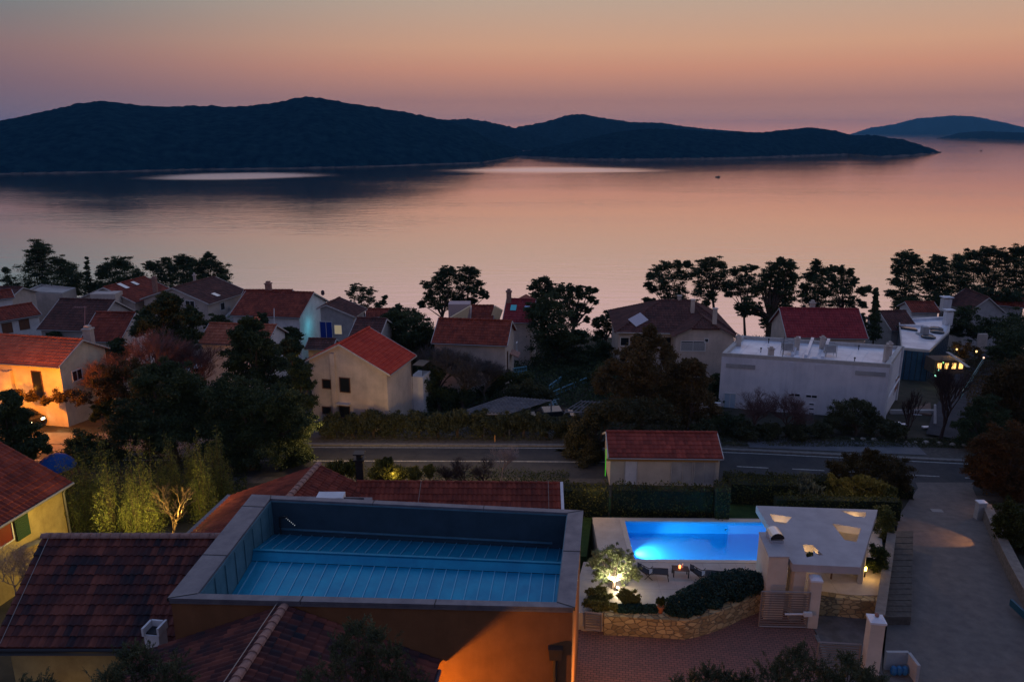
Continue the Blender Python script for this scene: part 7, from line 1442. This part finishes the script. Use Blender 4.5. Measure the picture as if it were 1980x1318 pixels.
# ---------------- hedges
def hedge(label, P, w, z0, z1, m=L_HEDGE, size=0.09, dens=90, rnd=0.25, name='hedge'):
    P = [Vector(p) for p in P]; root = thing(name, label, 'hedge', (P[0].x, P[0].y, z0)); r = np.random.default_rng(sum(map(ord, label))); core = MB(); Vs = []
    for a, c in zip(P, P[1:]):
        d = (c - a); L_ = d.length; d.normalize(); s = Vector((-d.y, d.x, 0)); hw = w / 2
        q = [a + s * (hw - .12), a - s * (hw - .12), c - s * (hw - .12), c + s * (hw - .12)]; core.prism([v[:2] for v in q], z0, z1 - 0.12)
        n = int(dens * L_ * (w + 2 * (z1 - z0))); u = r.random(n) * L_; per = r.random(n) * (w + 2 * (z1 - z0)); H_ = z1 - z0
        off = np.where(per < H_, -hw, np.where(per < H_ + w, per - H_ - hw, hw)); zz = np.where(per < H_, z0 + per, np.where(per < H_ + w, z1, z1 - (per - H_ - w)))
        cut = rnd * np.clip((zz - (z1 - rnd)) / rnd, 0, 1); off = np.sign(off) * np.maximum(0, np.abs(off) - cut * (np.abs(off) > hw - 0.01) * 0.6)
        bump = 0.07 * np.sin(u * 2.1) + 0.05 * np.sin(u * 5.3 + zz * 3); jit = r.normal(size=(n, 3)) * 0.045
        X = a.x + d.x * u + s.x * (off + np.sign(off) * bump) + jit[:, 0]; Yy = a.y + d.y * u + s.y * (off + np.sign(off) * bump) + jit[:, 1]; Z = zz + jit[:, 2] + np.where(zz >= z1 - .001, bump, 0)
        Pn = np.stack([X, Yy, Z], 1); A = r.normal(size=(n, 3)); A /= np.linalg.norm(A, axis=1)[:, None]; B2 = np.cross(A, r.normal(size=(n, 3))); B2 /= np.linalg.norm(B2, axis=1)[:, None]; sz = size * r.uniform(.6, 1.3, n)[:, None]
        Vs.append(np.stack([Pn - A * sz * .8, Pn - B2 * sz * .5, Pn + A * sz * .8, Pn + B2 * sz * .5], 1).reshape(-1, 3))
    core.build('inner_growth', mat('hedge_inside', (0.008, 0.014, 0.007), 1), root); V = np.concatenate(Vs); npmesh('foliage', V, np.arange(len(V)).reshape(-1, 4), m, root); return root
def hp(x, y, z): return atz(x, y, z)
hedge('clipped hedge left of the shed gap, behind the villa gable end', [hp(1070, 938, 14.0), hp(1177, 940, 14.0)], 1.1, 12.1, 14.0)
hedge('long clipped hedge in front of the shed', [hp(1184, 938, 14.0), hp(1378, 942, 14.0)], 1.1, 12.1, 14.0)
hedge('short tall end block of the clipped hedge', [hp(1383, 938, 14.3), hp(1410, 939, 14.3)], 1.5, 11.9, 14.3)
hedge('dark clipped hedge set back right of the hedge end block', [hp(1412, 926, 13.6), hp(1540, 930, 13.6)], 1.2, 11.2, 13.6)
hedge('lower hedge running along the road right of the shed', [hp(1400, 915, 11.5), hp(1600, 924, 11.5)], 1.0, 9.6, 11.5)
hedge('low hedge strip between lane mouth and road', [hp(1600, 925, 10.6), hp(1765, 938, 10.6)], 1.0, 9.6, 10.6)
# big hedge over the rubble wall + low one on the left
def mound(label, pts, m=L_HEDGE, size=0.075, n=420):
    cl = []; root = None
    for x, y, z, rp in pts:
        q = atz(x, y, z); zc = q.y * math.cos(PITCH) + (CAM_Z - z) * math.sin(PITCH); rr = rp * zc / F_PX; cl.append((q.x, q.y, z, rr, rr, rr * 0.8))
    root = thing('hedge', label, 'hedge', (cl[0][0], cl[0][1], 12.4)); V, F = leaves(cl, n, size, asp=1.5, shell=0.9, seed=5); V[:, 2] = np.maximum(V[:, 2], 12.3); npmesh('foliage', V, F, m, root)
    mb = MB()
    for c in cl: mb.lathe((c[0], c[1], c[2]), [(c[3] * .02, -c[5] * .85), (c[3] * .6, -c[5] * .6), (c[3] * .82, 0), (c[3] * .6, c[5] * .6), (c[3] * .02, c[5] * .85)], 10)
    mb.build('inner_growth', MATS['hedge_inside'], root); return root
L_HB = leaf_mat('glossy_hedge_leaves', (0.008, 0.03, 0.028), (0.04, 0.085, 0.07), (0.02, 0.05, 0.042), rough=0.35)
mound('long bulging glossy hedge above the curved rubble wall', [(1306, 1172, 12.75, 24), (1322, 1176, 12.7, 22), (1330, 1160, 12.85, 27), (1350, 1152, 12.9, 28), (1372, 1142, 13.0, 30), (1394, 1134, 13.05, 32), (1416, 1128, 13.1, 32), (1438, 1124, 13.1, 30), (1456, 1124, 13.0, 24), (1345, 1174, 12.65, 18), (1380, 1162, 12.7, 18), (1420, 1146, 12.75, 20)], L_HB, n=1500)
mound('low dark hedge strip between olive and flower pot', [(1200 + 9 * i, 1176 + (i % 2), 12.6, 10) for i in range(8)], L_HB, n=420)
hedge('vine covered fence behind the pavilion', [hp(1500, 958, 13.4), hp(1740, 968, 13.2)], 0.9, 12.0, 13.4)
# dark ground cover patches in the middle distance
def cover(name, pts, h, n, size, m):
    P = [atg(x, y) for x, y in pts]; x0, x1, y0, y1 = min(p.x for p in P), max(p.x for p in P), min(p.y for p in P), max(p.y for p in P); r = np.random.default_rng(len(pts) * 17 + n); out = []
    while len(out) < n:
        x, y = r.uniform(x0, x1), r.uniform(y0, y1)
        if inside(Vector((x, y, 0)), P): out.append((x, y, G(x, y) + r.random() ** 1.5 * h * (0.6 + 0.6 * fbm(x / 2, y / 2, 2))))
    Pn = np.array(out); A = r.normal(size=(n, 3)); A /= np.linalg.norm(A, axis=1)[:, None]; B2 = np.cross(A, r.normal(size=(n, 3))); B2 /= np.linalg.norm(B2, axis=1)[:, None]; s = size * r.uniform(.6, 1.4, n)[:, None]
    V = np.stack([Pn - A * s, Pn - B2 * s * .6, Pn + A * s, Pn + B2 * s * .6], 1).reshape(-1, 3); o = npmesh(name, V, np.arange(len(V)).reshape(-1, 4), m); tag(o, kind='stuff'); return o
o = cover('undergrowth', [(620, 800), (1130, 800), (1400, 830), (1400, 855), (1130, 855), (620, 852)], 1.0, 22000, 0.08, L_OLIVE)
o = cover('undergrowth', [(600, 700), (1180, 700), (1400, 760), (1400, 800), (1000, 790), (600, 790)], 1.4, 34000, 0.12, L_PINE)
o = cover('undergrowth', [(0, 560), (1980, 600), (1980, 720), (1000, 690), (0, 700)], 1.6, 52000, 0.15, L_PINE)
o = cover('undergrowth', [(100, 880), (450, 860), (480, 900), (470, 1000), (120, 1030)], 0.9, 24000, 0.07, L_GREEN)
o = cover('undergrowth', [(600, 905), (1100, 915), (1100, 950), (600, 945)], 0.8, 10000, 0.06, L_GREEN)
o = cover('rough_grass', [(1395, 843), (1860, 850), (1860, 868), (1395, 864)], 0.35, 14000, 0.06, L_OLIVE)
o = cover('rough_grass', [(1400, 918), (1740, 925), (1735, 945), (1690, 985), (1500, 960)], 0.5, 14000, 0.05, L_HEDGE)
o = cover('undergrowth', [(1860, 700), (1980, 690), (1980, 960), (1900, 960), (1870, 880)], 1.2, 24000, 0.08, L_BROWN)
# ================================================================== SMALLER THINGS, BOATS, CARS, LAMPS
random.seed(51)
# boulders along the verge
RK = mat('pale_boulder', (0.42, 0.38, 0.33), 0.95, (0.28, 0.25, 0.22), scale=3, bump=0.5)
bl = [(1668, 851), (1690, 852), (1712, 853), (1732, 854), (1752, 855), (1770, 856), (1790, 857), (1816, 859), (1841, 861), (1864, 862), (1648, 851)]
ordn = ['first', 'second', 'third', 'fourth', 'fifth', 'sixth', 'seventh', 'eighth', 'ninth', 'tenth', 'eleventh']
bl.sort()
for i, (x, y) in enumerate(bl):
    q = atg(x, y); b_ = MB(); r_ = random.uniform(0.16, 0.3); n0 = 8; prof = [(0.05, -0.1), (1, 0.0), (0.95, 0.45), (0.5, 0.8), (0.05, 0.9)]
    b_.lathe((q.x, q.y, G(q.x, q.y)), [(a * r_, c * r_) for a, c in prof], 7); b_.v = [(v[0] + random.uniform(-.05, .05), v[1] + random.uniform(-.05, .05), v[2] + random.uniform(-.03, .03)) for v in b_.v]
    tag(b_.build('boulder', RK), '%s pale boulder from the left along the gravel verge' % ordn[i], 'boulder', 'boulders along the gravel verge')

# pergolas
def pergola(label, pts, z, ns, n2, m):
    P = [atz(x, y, z) for x, y in pts]; c = sum(P, Vector()) / 4; r = thing('pergola', label, 'pergola', (c.x, c.y, G(c.x, c.y)))
    b_ = MB()
    for k in range(n2 + 1): t = k / n2; b_.tube([P[0].lerp(P[3], t), P[1].lerp(P[2], t)], 0.07, 4)
    b_.build('beam', m, r); b_ = MB()
    for k in range(ns + 1): t = k / ns; o = Vector((0, 0, 0.1)); b_.tube([P[0].lerp(P[1], t) + o, P[3].lerp(P[2], t) + o], 0.045, 4)
    b_.build('rafter', m, r)
    for p in P + [P[0].lerp(P[1], .5), P[3].lerp(P[2], .5)]: b_ = MB(); b_.tube([(p.x, p.y, G(p.x, p.y) - .1), (p.x, p.y, z - 0.08)], 0.07, 4); b_.build('post', m, r)
    return r, P
PG = mat('grey_timber', (0.20, 0.205, 0.23), 0.7, (0.12, 0.12, 0.14), scale=2)
pergola('wide grey timber pergola behind the olive row', [(885, 800), (985, 801), (1066, 775), (980, 768)], 11.6, 14, 4, PG)
pergola('small pale pergola right of the wide one', [(1092, 796), (1150, 797), (1166, 778), (1125, 776)], 11.4, 6, 2, PG)
b_ = MB(); P = [atz(x, y, 11.4) for x, y in ((900, 798), (980, 799), (1040, 778), (975, 772))]; b_.hull2([v + Vector((0, 0, -0.02)) for v in P], P); tag(b_.build('shade_sheet', mat('dark_shade_sheet', (0.02, 0.02, 0.024), 1.0, spec=0.0)), 'dark reed mat lying over the wide timber pergola', 'shade mat')  # added sheet, its dark colour stands for shade between the rafters
# blue stair railing
BL = mat('blue_railing_paint', (0.10, 0.30, 0.42), 0.5)
def railing(label, a, c, h, Ya, Yc, name='railing', m=BL, nb=9):
    p, q = aty(a[0], a[1], Ya), aty(c[0], c[1], Yc); r = thing(name, label, 'railing', tuple(p - Vector((0, 0, h)))); b_ = MB(); b_.tube([p, q], 0.05, 5); b_.tube([p - Vector((0, 0, h * .5)), q - Vector((0, 0, h * .5))], 0.03, 5); b_.build('handrail', m, r); b_ = MB()
    for k in range(nb): t = k / (nb - 1); w = p.lerp(q, t); b_.tube([w, w - Vector((0, 0, h))], 0.025, 4)
    b_.build('baluster', m, r); return r, p, q
railing('blue stair railing rising to the right, upper one', (1062, 745), (1085, 728), 0.8, 75, 80)
r_, p, q = railing('blue stair railing rising to the right, lower long one', (1068, 757), (1134, 730), 0.9, 73, 80)
b_ = MB()
for k in range(14):
    t0 = k / 14; a = p.lerp(q, t0) + Vector((-.1, -.3, -0.95)); b_.box((a.x, a.y - 0.5, a.z - 0.4), (0.55, 1.5, 0.9))
tag(b_.build('staircase', mat('bluish_concrete', (0.2, 0.3, 0.35), 0.8)), 'pale bluish outdoor staircase beside the blue railings', 'staircase')
railing('blue terrace railing beside the white gable with canopied door', (992, 712), (1018, 708), 0.9, 77, 80)
railing('green glass railing along the far side street', (1860, 758), (1903, 690), 0.9, 74, 90, m=mat('teal_rail', (0.08, 0.3, 0.3), 0.4), nb=12)
# white garden wall left, lit orange
wl_ = [atg(0, 800, 0.9), atg(60, 797, 0.9), atg(110, 797, .9), atg(150, 790, .9), atg(205, 778, .9), atg(232, 776, .9)]
run_wall('garden_wall', 'curved white garden wall in front of the orange lit house', wl_, lambda p: 9.4, 1.1, 0.25, W_WHITE, MATS['light_trim'])
# stone garden wall by the yellow house
wl_ = [atz(-10, 1062, 13.2), atz(40, 1048, 13.2), atz(86, 1040, 13.2)]
run_wall('garden_wall', 'stone garden wall below the yellow house', [atz(-20, 1075, 13.4), atz(40, 1060, 13.4), atz(80, 1045, 13.4), atz(98, 1035, 13.4)], lambda p: 11.3, 2.1, 0.4, RUBBLE, MATS['kerb_stone'])
# blue parasol-like cover
q = aty(105, 880, 52); r = thing('parasol', 'blue domed garden parasol behind the yellow house roof', 'parasol', (q.x, q.y, G(q.x, q.y))); b_ = MB(); b_.lathe((q.x, q.y, q.z - 0.9), [(1.35, 0), (1.2, 0.35), (0.8, 0.75), (0.3, 0.98), (0.02, 1.02)], 12); b_.build('canopy', mat('blue_canvas', (0.003, 0.05, 0.22), 0.8, emis=(0.0, 0.15, 0.6), estr=0.0), r)
b_ = MB(); b_.tube([(q.x, q.y, G(q.x, q.y)), (q.x, q.y, q.z - 0.2)], 0.03); b_.build('pole', GUTTER, r)
# unfinished house frame with lintels at right
def slabpx(label, x0, x1, y, Y, h, w, m, name='wall_slab', cat='wall'):
    a, c = aty(x0, y, Y), aty(x1, y, Y); b_ = MB(); b_.box(((a.x + c.x) / 2, Y, a.z - h / 2), (c.x - a.x, w, h)); tag(b_.build(name, m), label, cat)
slabpx('low grey site wall right of the white block', 1722, 1806, 792, 69.5, 1.9, 0.3, W_GREY)
slabpx('white lintel over the dark doorway of the site wall', 1766, 1786, 800, 69.2, 0.16, 0.3, FLAT, 'lintel', 'lintel')
b_ = MB(); a = aty(1776, 812, 69.3); b_.box((a.x, 69.3, a.z), (0.9, 0.12, 1.1)); tag(b_.build('doorway', DARKM), 'dark doorway opening in the grey site wall', 'doorway')
for (x0, x1, y, lb) in ((1731, 1741, 816, 'short pale concrete beam on the building site, left'), (1739, 1752, 819, 'second pale concrete beam on the building site'), (1784, 1802, 824, 'pale concrete beam beside the white utility pole'), (1730, 1750, 836, 'long pale plank on the building site ground'), (1754, 1776, 837, 'bluish plank on the building site ground')):
    slabpx(lb, x0, x1, y, 65.5, 0.12, 0.35, FLAT if 'bluish' not in lb else mat('teal_plank', (0.1, 0.3, 0.3), 0.6), 'beam', 'beam')
slabpx('pale flat slab fence at the left of the white block', 1352, 1394, 778, 68, 0.9, 0.25, W_WHITE, 'garden_wall', 'garden wall')
b_ = MB(); P = [atz(1744, 790, 9.6), atz(1802, 795, 9.6), atz(1800, 772, 9.6), atz(1770, 782, 9.6)]; b_.prism([p[:2] for p in P], 8.6, 9.3); tag(b_.build('rubble_heap', mat('excavated_earth', (0.2, 0.13, 0.10), 1, (0.13, 0.085, 0.07), scale=2, bump=0.8)), 'heap of reddish earth behind the site wall', 'earth heap')
# terrace / white steps by the glass block
st = thing('garden_steps', 'white floating steps beside the lit windows of the glass block', 'steps', tuple(aty(1845, 690, 78)))
for k in range(8):
    a = aty(1836 + 4.6 * k, 683 + 3.4 * k, 80 - 0.5 * k); b_ = MB(); b_.box((a.x, a.y, a.z), (0.3, 0.9, 0.07)); b_.build('tread', W_GREY, st)
# lit windows and lamps at the glass block's garden side
a = aty(1836, 708, 79.5); pv = thing('garden_room', 'low garden room with bright amber windows beside the glass block', 'garden room', (a.x, a.y, 6.5)); b_ = MB(); b_.box((a.x, a.y + 1, a.z - 0.1), (3.2, 2.0, 1.5)); b_.build('wall', mat('dark_brown_wall2', (0.08, 0.06, 0.05), 0.9), pv)
for dx in (-1.1, -0.35, 0.45, 1.2): b_ = MB(); b_.box((a.x + dx, a.y - 0.03, a.z + 0.05), (0.4, 0.06, 0.6)); b_.build('window', glow('amber_window', (1, 0.52, 0.14), 2.2), pv)
for px, py, lb, c, s in ((1815, 716, 'lower left green white garden lamp under the garden room', (0.4, 1, 0.7), 2.5), (1808, 727, 'lowest green white garden lamp by the glass facade', (0.4, 1, 0.7), 2.5), (1902, 692, 'pinkish lamp at the top of the side street', (1, 0.6, 0.45), 1.5), (1824, 702, 'green tinted lamp left of the amber windows', (0.4, 1, 0.3), 2.5), (1888, 680, 'golden lamp in the shrubs left of the side street', (1, 0.7, 0.25), 2.5), (1850, 676, 'golden lamp on the terrace above the white steps', (1, 0.6, 0.2), 2)):
    a = aty(px, py, 77.5); r = thing('garden_lamp', lb, 'garden lamp', (a.x, a.y, a.z - 0.5)); b_ = MB(); b_.lathe(tuple(a), [(0.04, -.06), (0.09, 0), (0.09, 0.1), (0.03, 0.14)], 8); b_.build('globe', glow('globe_%d' % len(MATS), c, s), r); b_ = MB(); b_.tube([a - Vector((0, 0, .6)), a - Vector((0, 0, .05))], 0.02, 5); b_.build('stem', DARKM, r)
point('garden_room_light', aty(1836, 710, 77.8), (1, 0.55, 0.18), 12, 0.3)
point('green_garden_light', aty(1806, 724, 79), (0.15, 1, 0.5), 6, 0.2)
point('terrace_light', aty(1846, 680, 81), (1, 0.6, 0.2), 30, 0.2); point('terrace_light', aty(1888, 684, 78), (1, 0.65, 0.2), 22, 0.2)
tree_px('shrub', 'golden lit shrubs on the terrace right of the glass block', 'shrub', 82, [(1850, 668, 9), (1870, 672, 9), (1888, 678, 9), (1862, 684, 9)], base=(1868, 695), m=L_BROWN, n=160, size=0.12, trunk=0.05)
slabpx('beige retaining wall at the top of the side street', 1892, 1910, 645, 92, 2.2, 0.3, W_BEIGE, 'garden_wall', 'garden wall')
# cars
def make_car(body_m, lights=None):
    r = thing('parked_car', 'x', 'car', (0, 0, 0))
    prof = [(-2.1, 0.35), (-2.15, 0.75), (-1.95, 0.92), (-1.45, 0.98), (-0.85, 1.42), (0.75, 1.46), (1.55, 1.02), (2.05, 0.92), (2.12, 0.5), (2.05, 0.32)]
    b_ = MB(); prs = [(x, z) for x, z in prof]
    def lp(y, k): return [Vector((x, y * (1 - 0.14 * max(0, (z - 0.95) / 0.5)), z)) for x, z in prs]
    b_.hull2(lp(0.86, 1), lp(-0.86, 1)); b_.build('body', body_m, r)
    g = MB(); 
    for s in (1, -1):
        q = [Vector((x, s * y, z)) for x, y, z in ((-1.3, .855, 1.0), (-0.8, .79, 1.36), (0.7, .79, 1.40), (1.3, .855, 1.04))]; g.hull2(q, [v + Vector((0, s * 0.012, 0)) for v in q])
    q = [Vector(v) for v in ((-1.47, .74, 1.0), (-1.47, -.74, 1.0), (-0.93, -.68, 1.39), (-0.93, .68, 1.39))]; g.hull2(q, [v + Vector((-.03, 0, .03)) for v in q])
    q = [Vector(v) for v in ((1.5, .74, 1.08), (1.5, -.74, 1.08), (0.85, -.68, 1.43), (0.85, .68, 1.43))]; g.hull2(q, [v + Vector((.03, 0, .03)) for v in q]); g.build('window', GLASS, r)
    for x in (-1.3, 1.35):
        for s in (-1, 1): w = MB(); w.tube([(x, s * .74, .33), (x, s * .90, .33)], 0.33, 14); wo_ = w.build('wheel', mat('tyre_rubber', (0.02, 0.02, 0.02), 0.9), r); w = MB(); w.tube([(x, s * .88, .33), (x, s * .915, .33)], 0.2, 10); w.build('rim', GUTTER, wo_)
    for s in (-1, 1):
        w = MB(); w.box((2.1, s * .62, .72), (0.08, 0.3, 0.16)); w.build('headlight', lights or mat('headlight_glass', (0.6, 0.6, 0.6), 0.2), r)
        w = MB(); w.box((-2.14, s * .66, .78), (0.05, 0.24, 0.14)); w.build('tail_light', mat('tail_red', (0.3, 0.01, 0.01), 0.3), r)
    return r
def put(c, loc, rz, label): c.location = loc; c.rotation_euler = (0, 0, rz); c['label'] = label
q = atg(55, 826); c1 = make_car(mat('dark_car_paint', (0.03, 0.03, 0.035), 0.25, metal=0.3, spec=0.6), glow('headlight_on', (1, 0.72, 0.38), 14)); put(c1, (q.x - 0.8, q.y + .3, G(q.x, q.y) + .09), R(-22), 'dark car with bright headlights on the orange lit street')
q = atg(1068, 800); c3 = make_car(mat('grey_car_paint', (0.07, 0.08, 0.09), 0.25, spec=0.6)); q = aty(1066, 792, 67.6); put(c3, (q.x, 66.2, G(q.x, 66.2) - .02), R(8), 'dark car with a pale sheen parked beside the wide pergola')
q = aty(385, 634, 82); c4 = make_car(mat('pale_blue_car_paint', (0.35, 0.42, 0.52), 0.25, spec=0.6)); put(c4, (q.x, 82, G(q.x, 82) + .05), R(15), 'pale blue car parked between roofs behind the dark pine')
for car in (c1,):
    f = Matrix.Rotation(car.rotation_euler.z, 3, 'Z') @ Vector((1, 0, 0)); n_ = Vector((-f.y, f.x, 0))
    for s in (-1, 1): p = car.location + f * 2.3 + n_ * s * .62 + Vector((0, 0, .72)); spot('headlight_beam', p, p + f * 16 - Vector((0, 0, 1.1)), (1, 0.68, 0.3), 400, 50, 0.6)
# boats and buoy
def boat(label, px, py, s, rz):
    q = atz(px, py, 0); r = thing('small_boat', label, 'boat', tuple(q)); b_ = MB(); n_ = 9; top, bot = [], []
    for k in range(n_):
        t = k / (n_ - 1); w = 0.9 * math.sin(math.pi * min(1, 0.25 + t * 0.75)) ** 0.8; top.append(((t - .5) * 5, w, 0.55 + 0.3 * (1 - t))); 
    L_ = [(x, y, z) for x, y, z in top] + [(x, -y, z) for x, y, z in reversed(top)]; D = [(x * .85, y * .6, -0.1) for x, y, z in L_]
    ca, sa = math.cos(rz), math.sin(rz); tr = lambda v: Vector((q.x + s * (v[0] * ca - v[1] * sa), q.y + s * (v[0] * sa + v[1] * ca), s * v[2]))
    b_.hull2([tr(v) for v in D], [tr(v) for v in L_]); b_.build('hull', mat('boat_hull', (0.05, 0.05, 0.06), 0.5), r)
    b_ = MB(); c = tr((0.5, 0, 1.0)); b_.box(tuple(c), (1.6 * s, 1.1 * s, 1.0 * s), rz, 0.85); b_.build('cabin', mat('boat_cabin', (0.08, 0.07, 0.07), 0.5), r)
    return r
boat('small dark motor boat on the calm sea right of centre', 1388, 343, 0.85, 0.1); boat('tiny dark boat far out near the right edge', 1897, 292, 1.1, 0.3)
q = atz(624, 566, 0); r = thing('mooring_buoy', 'dark round mooring buoy on the water above the grey house', 'buoy', tuple(q)); b_ = MB(); b_.lathe((q.x, q.y, 0), [(0.05, -.2), (0.4, 0), (0.42, .3), (0.2, .55), (0.03, .62)], 12); b_.build('float', mat('buoy_dark', (0.06, 0.03, 0.03), 0.5), r, smooth=True)

# ------------------------------------------------------------------ lamps of the place and added fill lights
# street lamp by the orange lit house
base = aty(-2, 800, 60.0); bz = G(base.x, base.y); sl = thing('street_lamp', 'street lamp flooding the left house with orange light', 'street lamp', (base.x, base.y, bz)); b_ = MB(); b_.tube([(base.x, base.y, bz), (base.x, base.y, bz + 4.6), (base.x + 0.9, base.y + .2, bz + 5.0)], [0.08, 0.06, 0.04]); b_.build('pole', GUTTER, sl)
b_ = MB(); b_.box((base.x + 1.1, base.y + .2, bz + 4.98), (0.6, 0.25, 0.12)); b_.build('lamp_head', GUTTER, sl); b_ = MB(); b_.box((base.x + 1.1, base.y + .2, bz + 4.90), (0.45, 0.2, 0.03)); b_.build('lens', glow('sodium_lens', (1, 0.45, 0.08), 30), sl)
point('street_lamp_light', (base.x + 1.1, base.y + .2, bz + 4.6), (1, 0.27, 0.0), 3000, 0.12)
for px_, py_ in ((60, 806), (150, 812)):
    q = atg(px_, py_); point('street_fill_light', (q.x, q.y - 1.0, G(q.x, q.y) + 3.2), (1, 0.33, 0.01), 1000, 0.15)  # added fill lights, brightening the street round the car
point('house_wall_light', A_.a + A_.side * (A_.hw + 1.2) - A_.d * -5 + Vector((0, 0, -4.6)), (1, 0.33, 0.02), 200, 0.1)  # orange point light by the eave wall, no lamp body
# teal pool light beside the tall wall
point('teal_pool_light', (-24.35, 95.0, 11.2), (0.12, 0.8, 1), 40, 0.5)
q = aty(576, 694, 74); b_ = MB(); b_.lathe(tuple(q), [(0.03, -.08), (0.1, 0), (0.1, .12), (0.03, .18)], 8); tag(b_.build('porch_lamp', glow('porch_amber', (1, 0.55, 0.1), 14)), 'small amber porch lamp on the white gable behind the big pine', 'lamp')
point('porch_lamp_light', q + Vector((.1, -.4, 0)), (1, 0.5, 0.1), 12, 0.1)
q = aty(430, 745, 72); point('orange_yard_light', q, (1, 0.4, 0.1), 160, 0.2)
# garden lights behind the annexe (bamboo)
for x, y, e_ in ((330, 1005, 420), (235, 1000, 250), (400, 985, 260), (165, 1010, 30)):
    q = atz(x, y, 13.2); point('garden_uplight', (q.x, q.y - 2.8, 14.6), (1, 0.70, 0.16), e_ * 1.1, 0.15)
# added lights without fixtures, warming the road in place of passing headlights
for px, Yq, e_ in ((640, 55.4, 430), (780, 55.2, 400), (930, 55.2, 260), (1060, 55.2, 110)):
    q = aty(px, 905, Yq); point('road_fill_light', (q.x, q.y, 12.6), (1, 0.6, 0.24), e_, 0.2)
q = aty(760, 915, 48.8); point('planting_light', (q.x, q.y, 12.4), (1, 0.7, 0.2), 45, 0.2)
q = aty(1650, 960, 43.8); point('pavilion_shrub_fill_light', (q.x, q.y, 15.6), (1, 0.62, 0.22), 120, 0.2)  # added fill light for the shrubs behind the pavilion
q = aty(1150, 960, 42.6); point('hedge_fill_light', (q.x, q.y, 14.6), (1, 0.62, 0.25), 70, 0.3)  # added fill light for the clipped hedge, no fixture
q = aty(1280, 960, 46); point('shed_fill_light', (q.x, q.y, 14.6), (1, 0.6, 0.28), 70, 0.3)  # added fill light hanging before the shed front
# lamp by the pavilion corner
q = atz(1672, 1108, 12.6); r = thing('bollard_lamp', 'yellow glowing bollard lamp at the pavilion front corner', 'bollard lamp', (q.x, q.y, 12.3)); b_ = MB(); b_.tube([(q.x, q.y, 12.3), (q.x, q.y, 12.75)], 0.05, 8); b_.build('post', DARKM, r); b_ = MB(); b_.lathe((q.x, q.y, 12.76), [(0.05, 0), (0.08, .03), (0.08, .2), (0.04, .24)], 8); b_.build('lens', glow('bollard_amber', (1, 0.62, 0.12), 10), r)
point('bollard_light', (q.x + .1, q.y - .25, 12.95), (1, 0.6, 0.13), 12, 0.05)
# added wall lamp on the villa flank, to light the gates and the stone wall
lb_ = VL(1.0, 0.2, 14.6) + Vector((0.03, 0, 0)); sl2 = thing('wall_lamp', 'small wall lamp on the right flank of the villa facing the driveway', 'wall lamp', tuple(lb_)); b_ = MB(); b_.box(tuple(lb_ + Vector((0.03, 0, 0))), (0.06, 0.14, 0.24)); b_.build('bracket', DARKM, sl2)
point('driveway_fill_light', lb_ + Vector((1.3, -0.2, 0.2)), (1, 0.44, 0.11), 600, 0.1)
# lane lamp throwing a wedge of light on the lane
q = atg(1915, 1062); spot('lane_lamp_light', (q.x + 0.4, q.y + .2, G(q.x, q.y) + 1.3), (atg(1800, 1035)), (1, 0.42, 0.12), 420, 60, 0.3)
point('bush_lamp_light', aty(1915, 945, 48), (1, 0.45, 0.1), 25, 0.2)
# ------------------------------------------------------------------ air: thin even dusk haze round the whole place
hz = MB(); hz.box((0, 5900, 95), (25600, 13800, 214)); hzm = bpy.data.materials.new('dusk_haze'); hzm.use_nodes = True; nt = hzm.node_tree; nt.nodes.clear()
o_ = nt.nodes.new('ShaderNodeOutputMaterial'); pv_ = nt.nodes.new('ShaderNodeVolumePrincipled'); pv_.inputs['Color'].default_value = (0.2, 0.62, 1.0, 1); pv_.inputs['Density'].default_value = 0.000065; pv_.inputs['Anisotropy'].default_value = 0.0
nt.links.new(pv_.outputs[0], o_.inputs['Volume']); hb = hz.build('haze', hzm, kind='stuff')
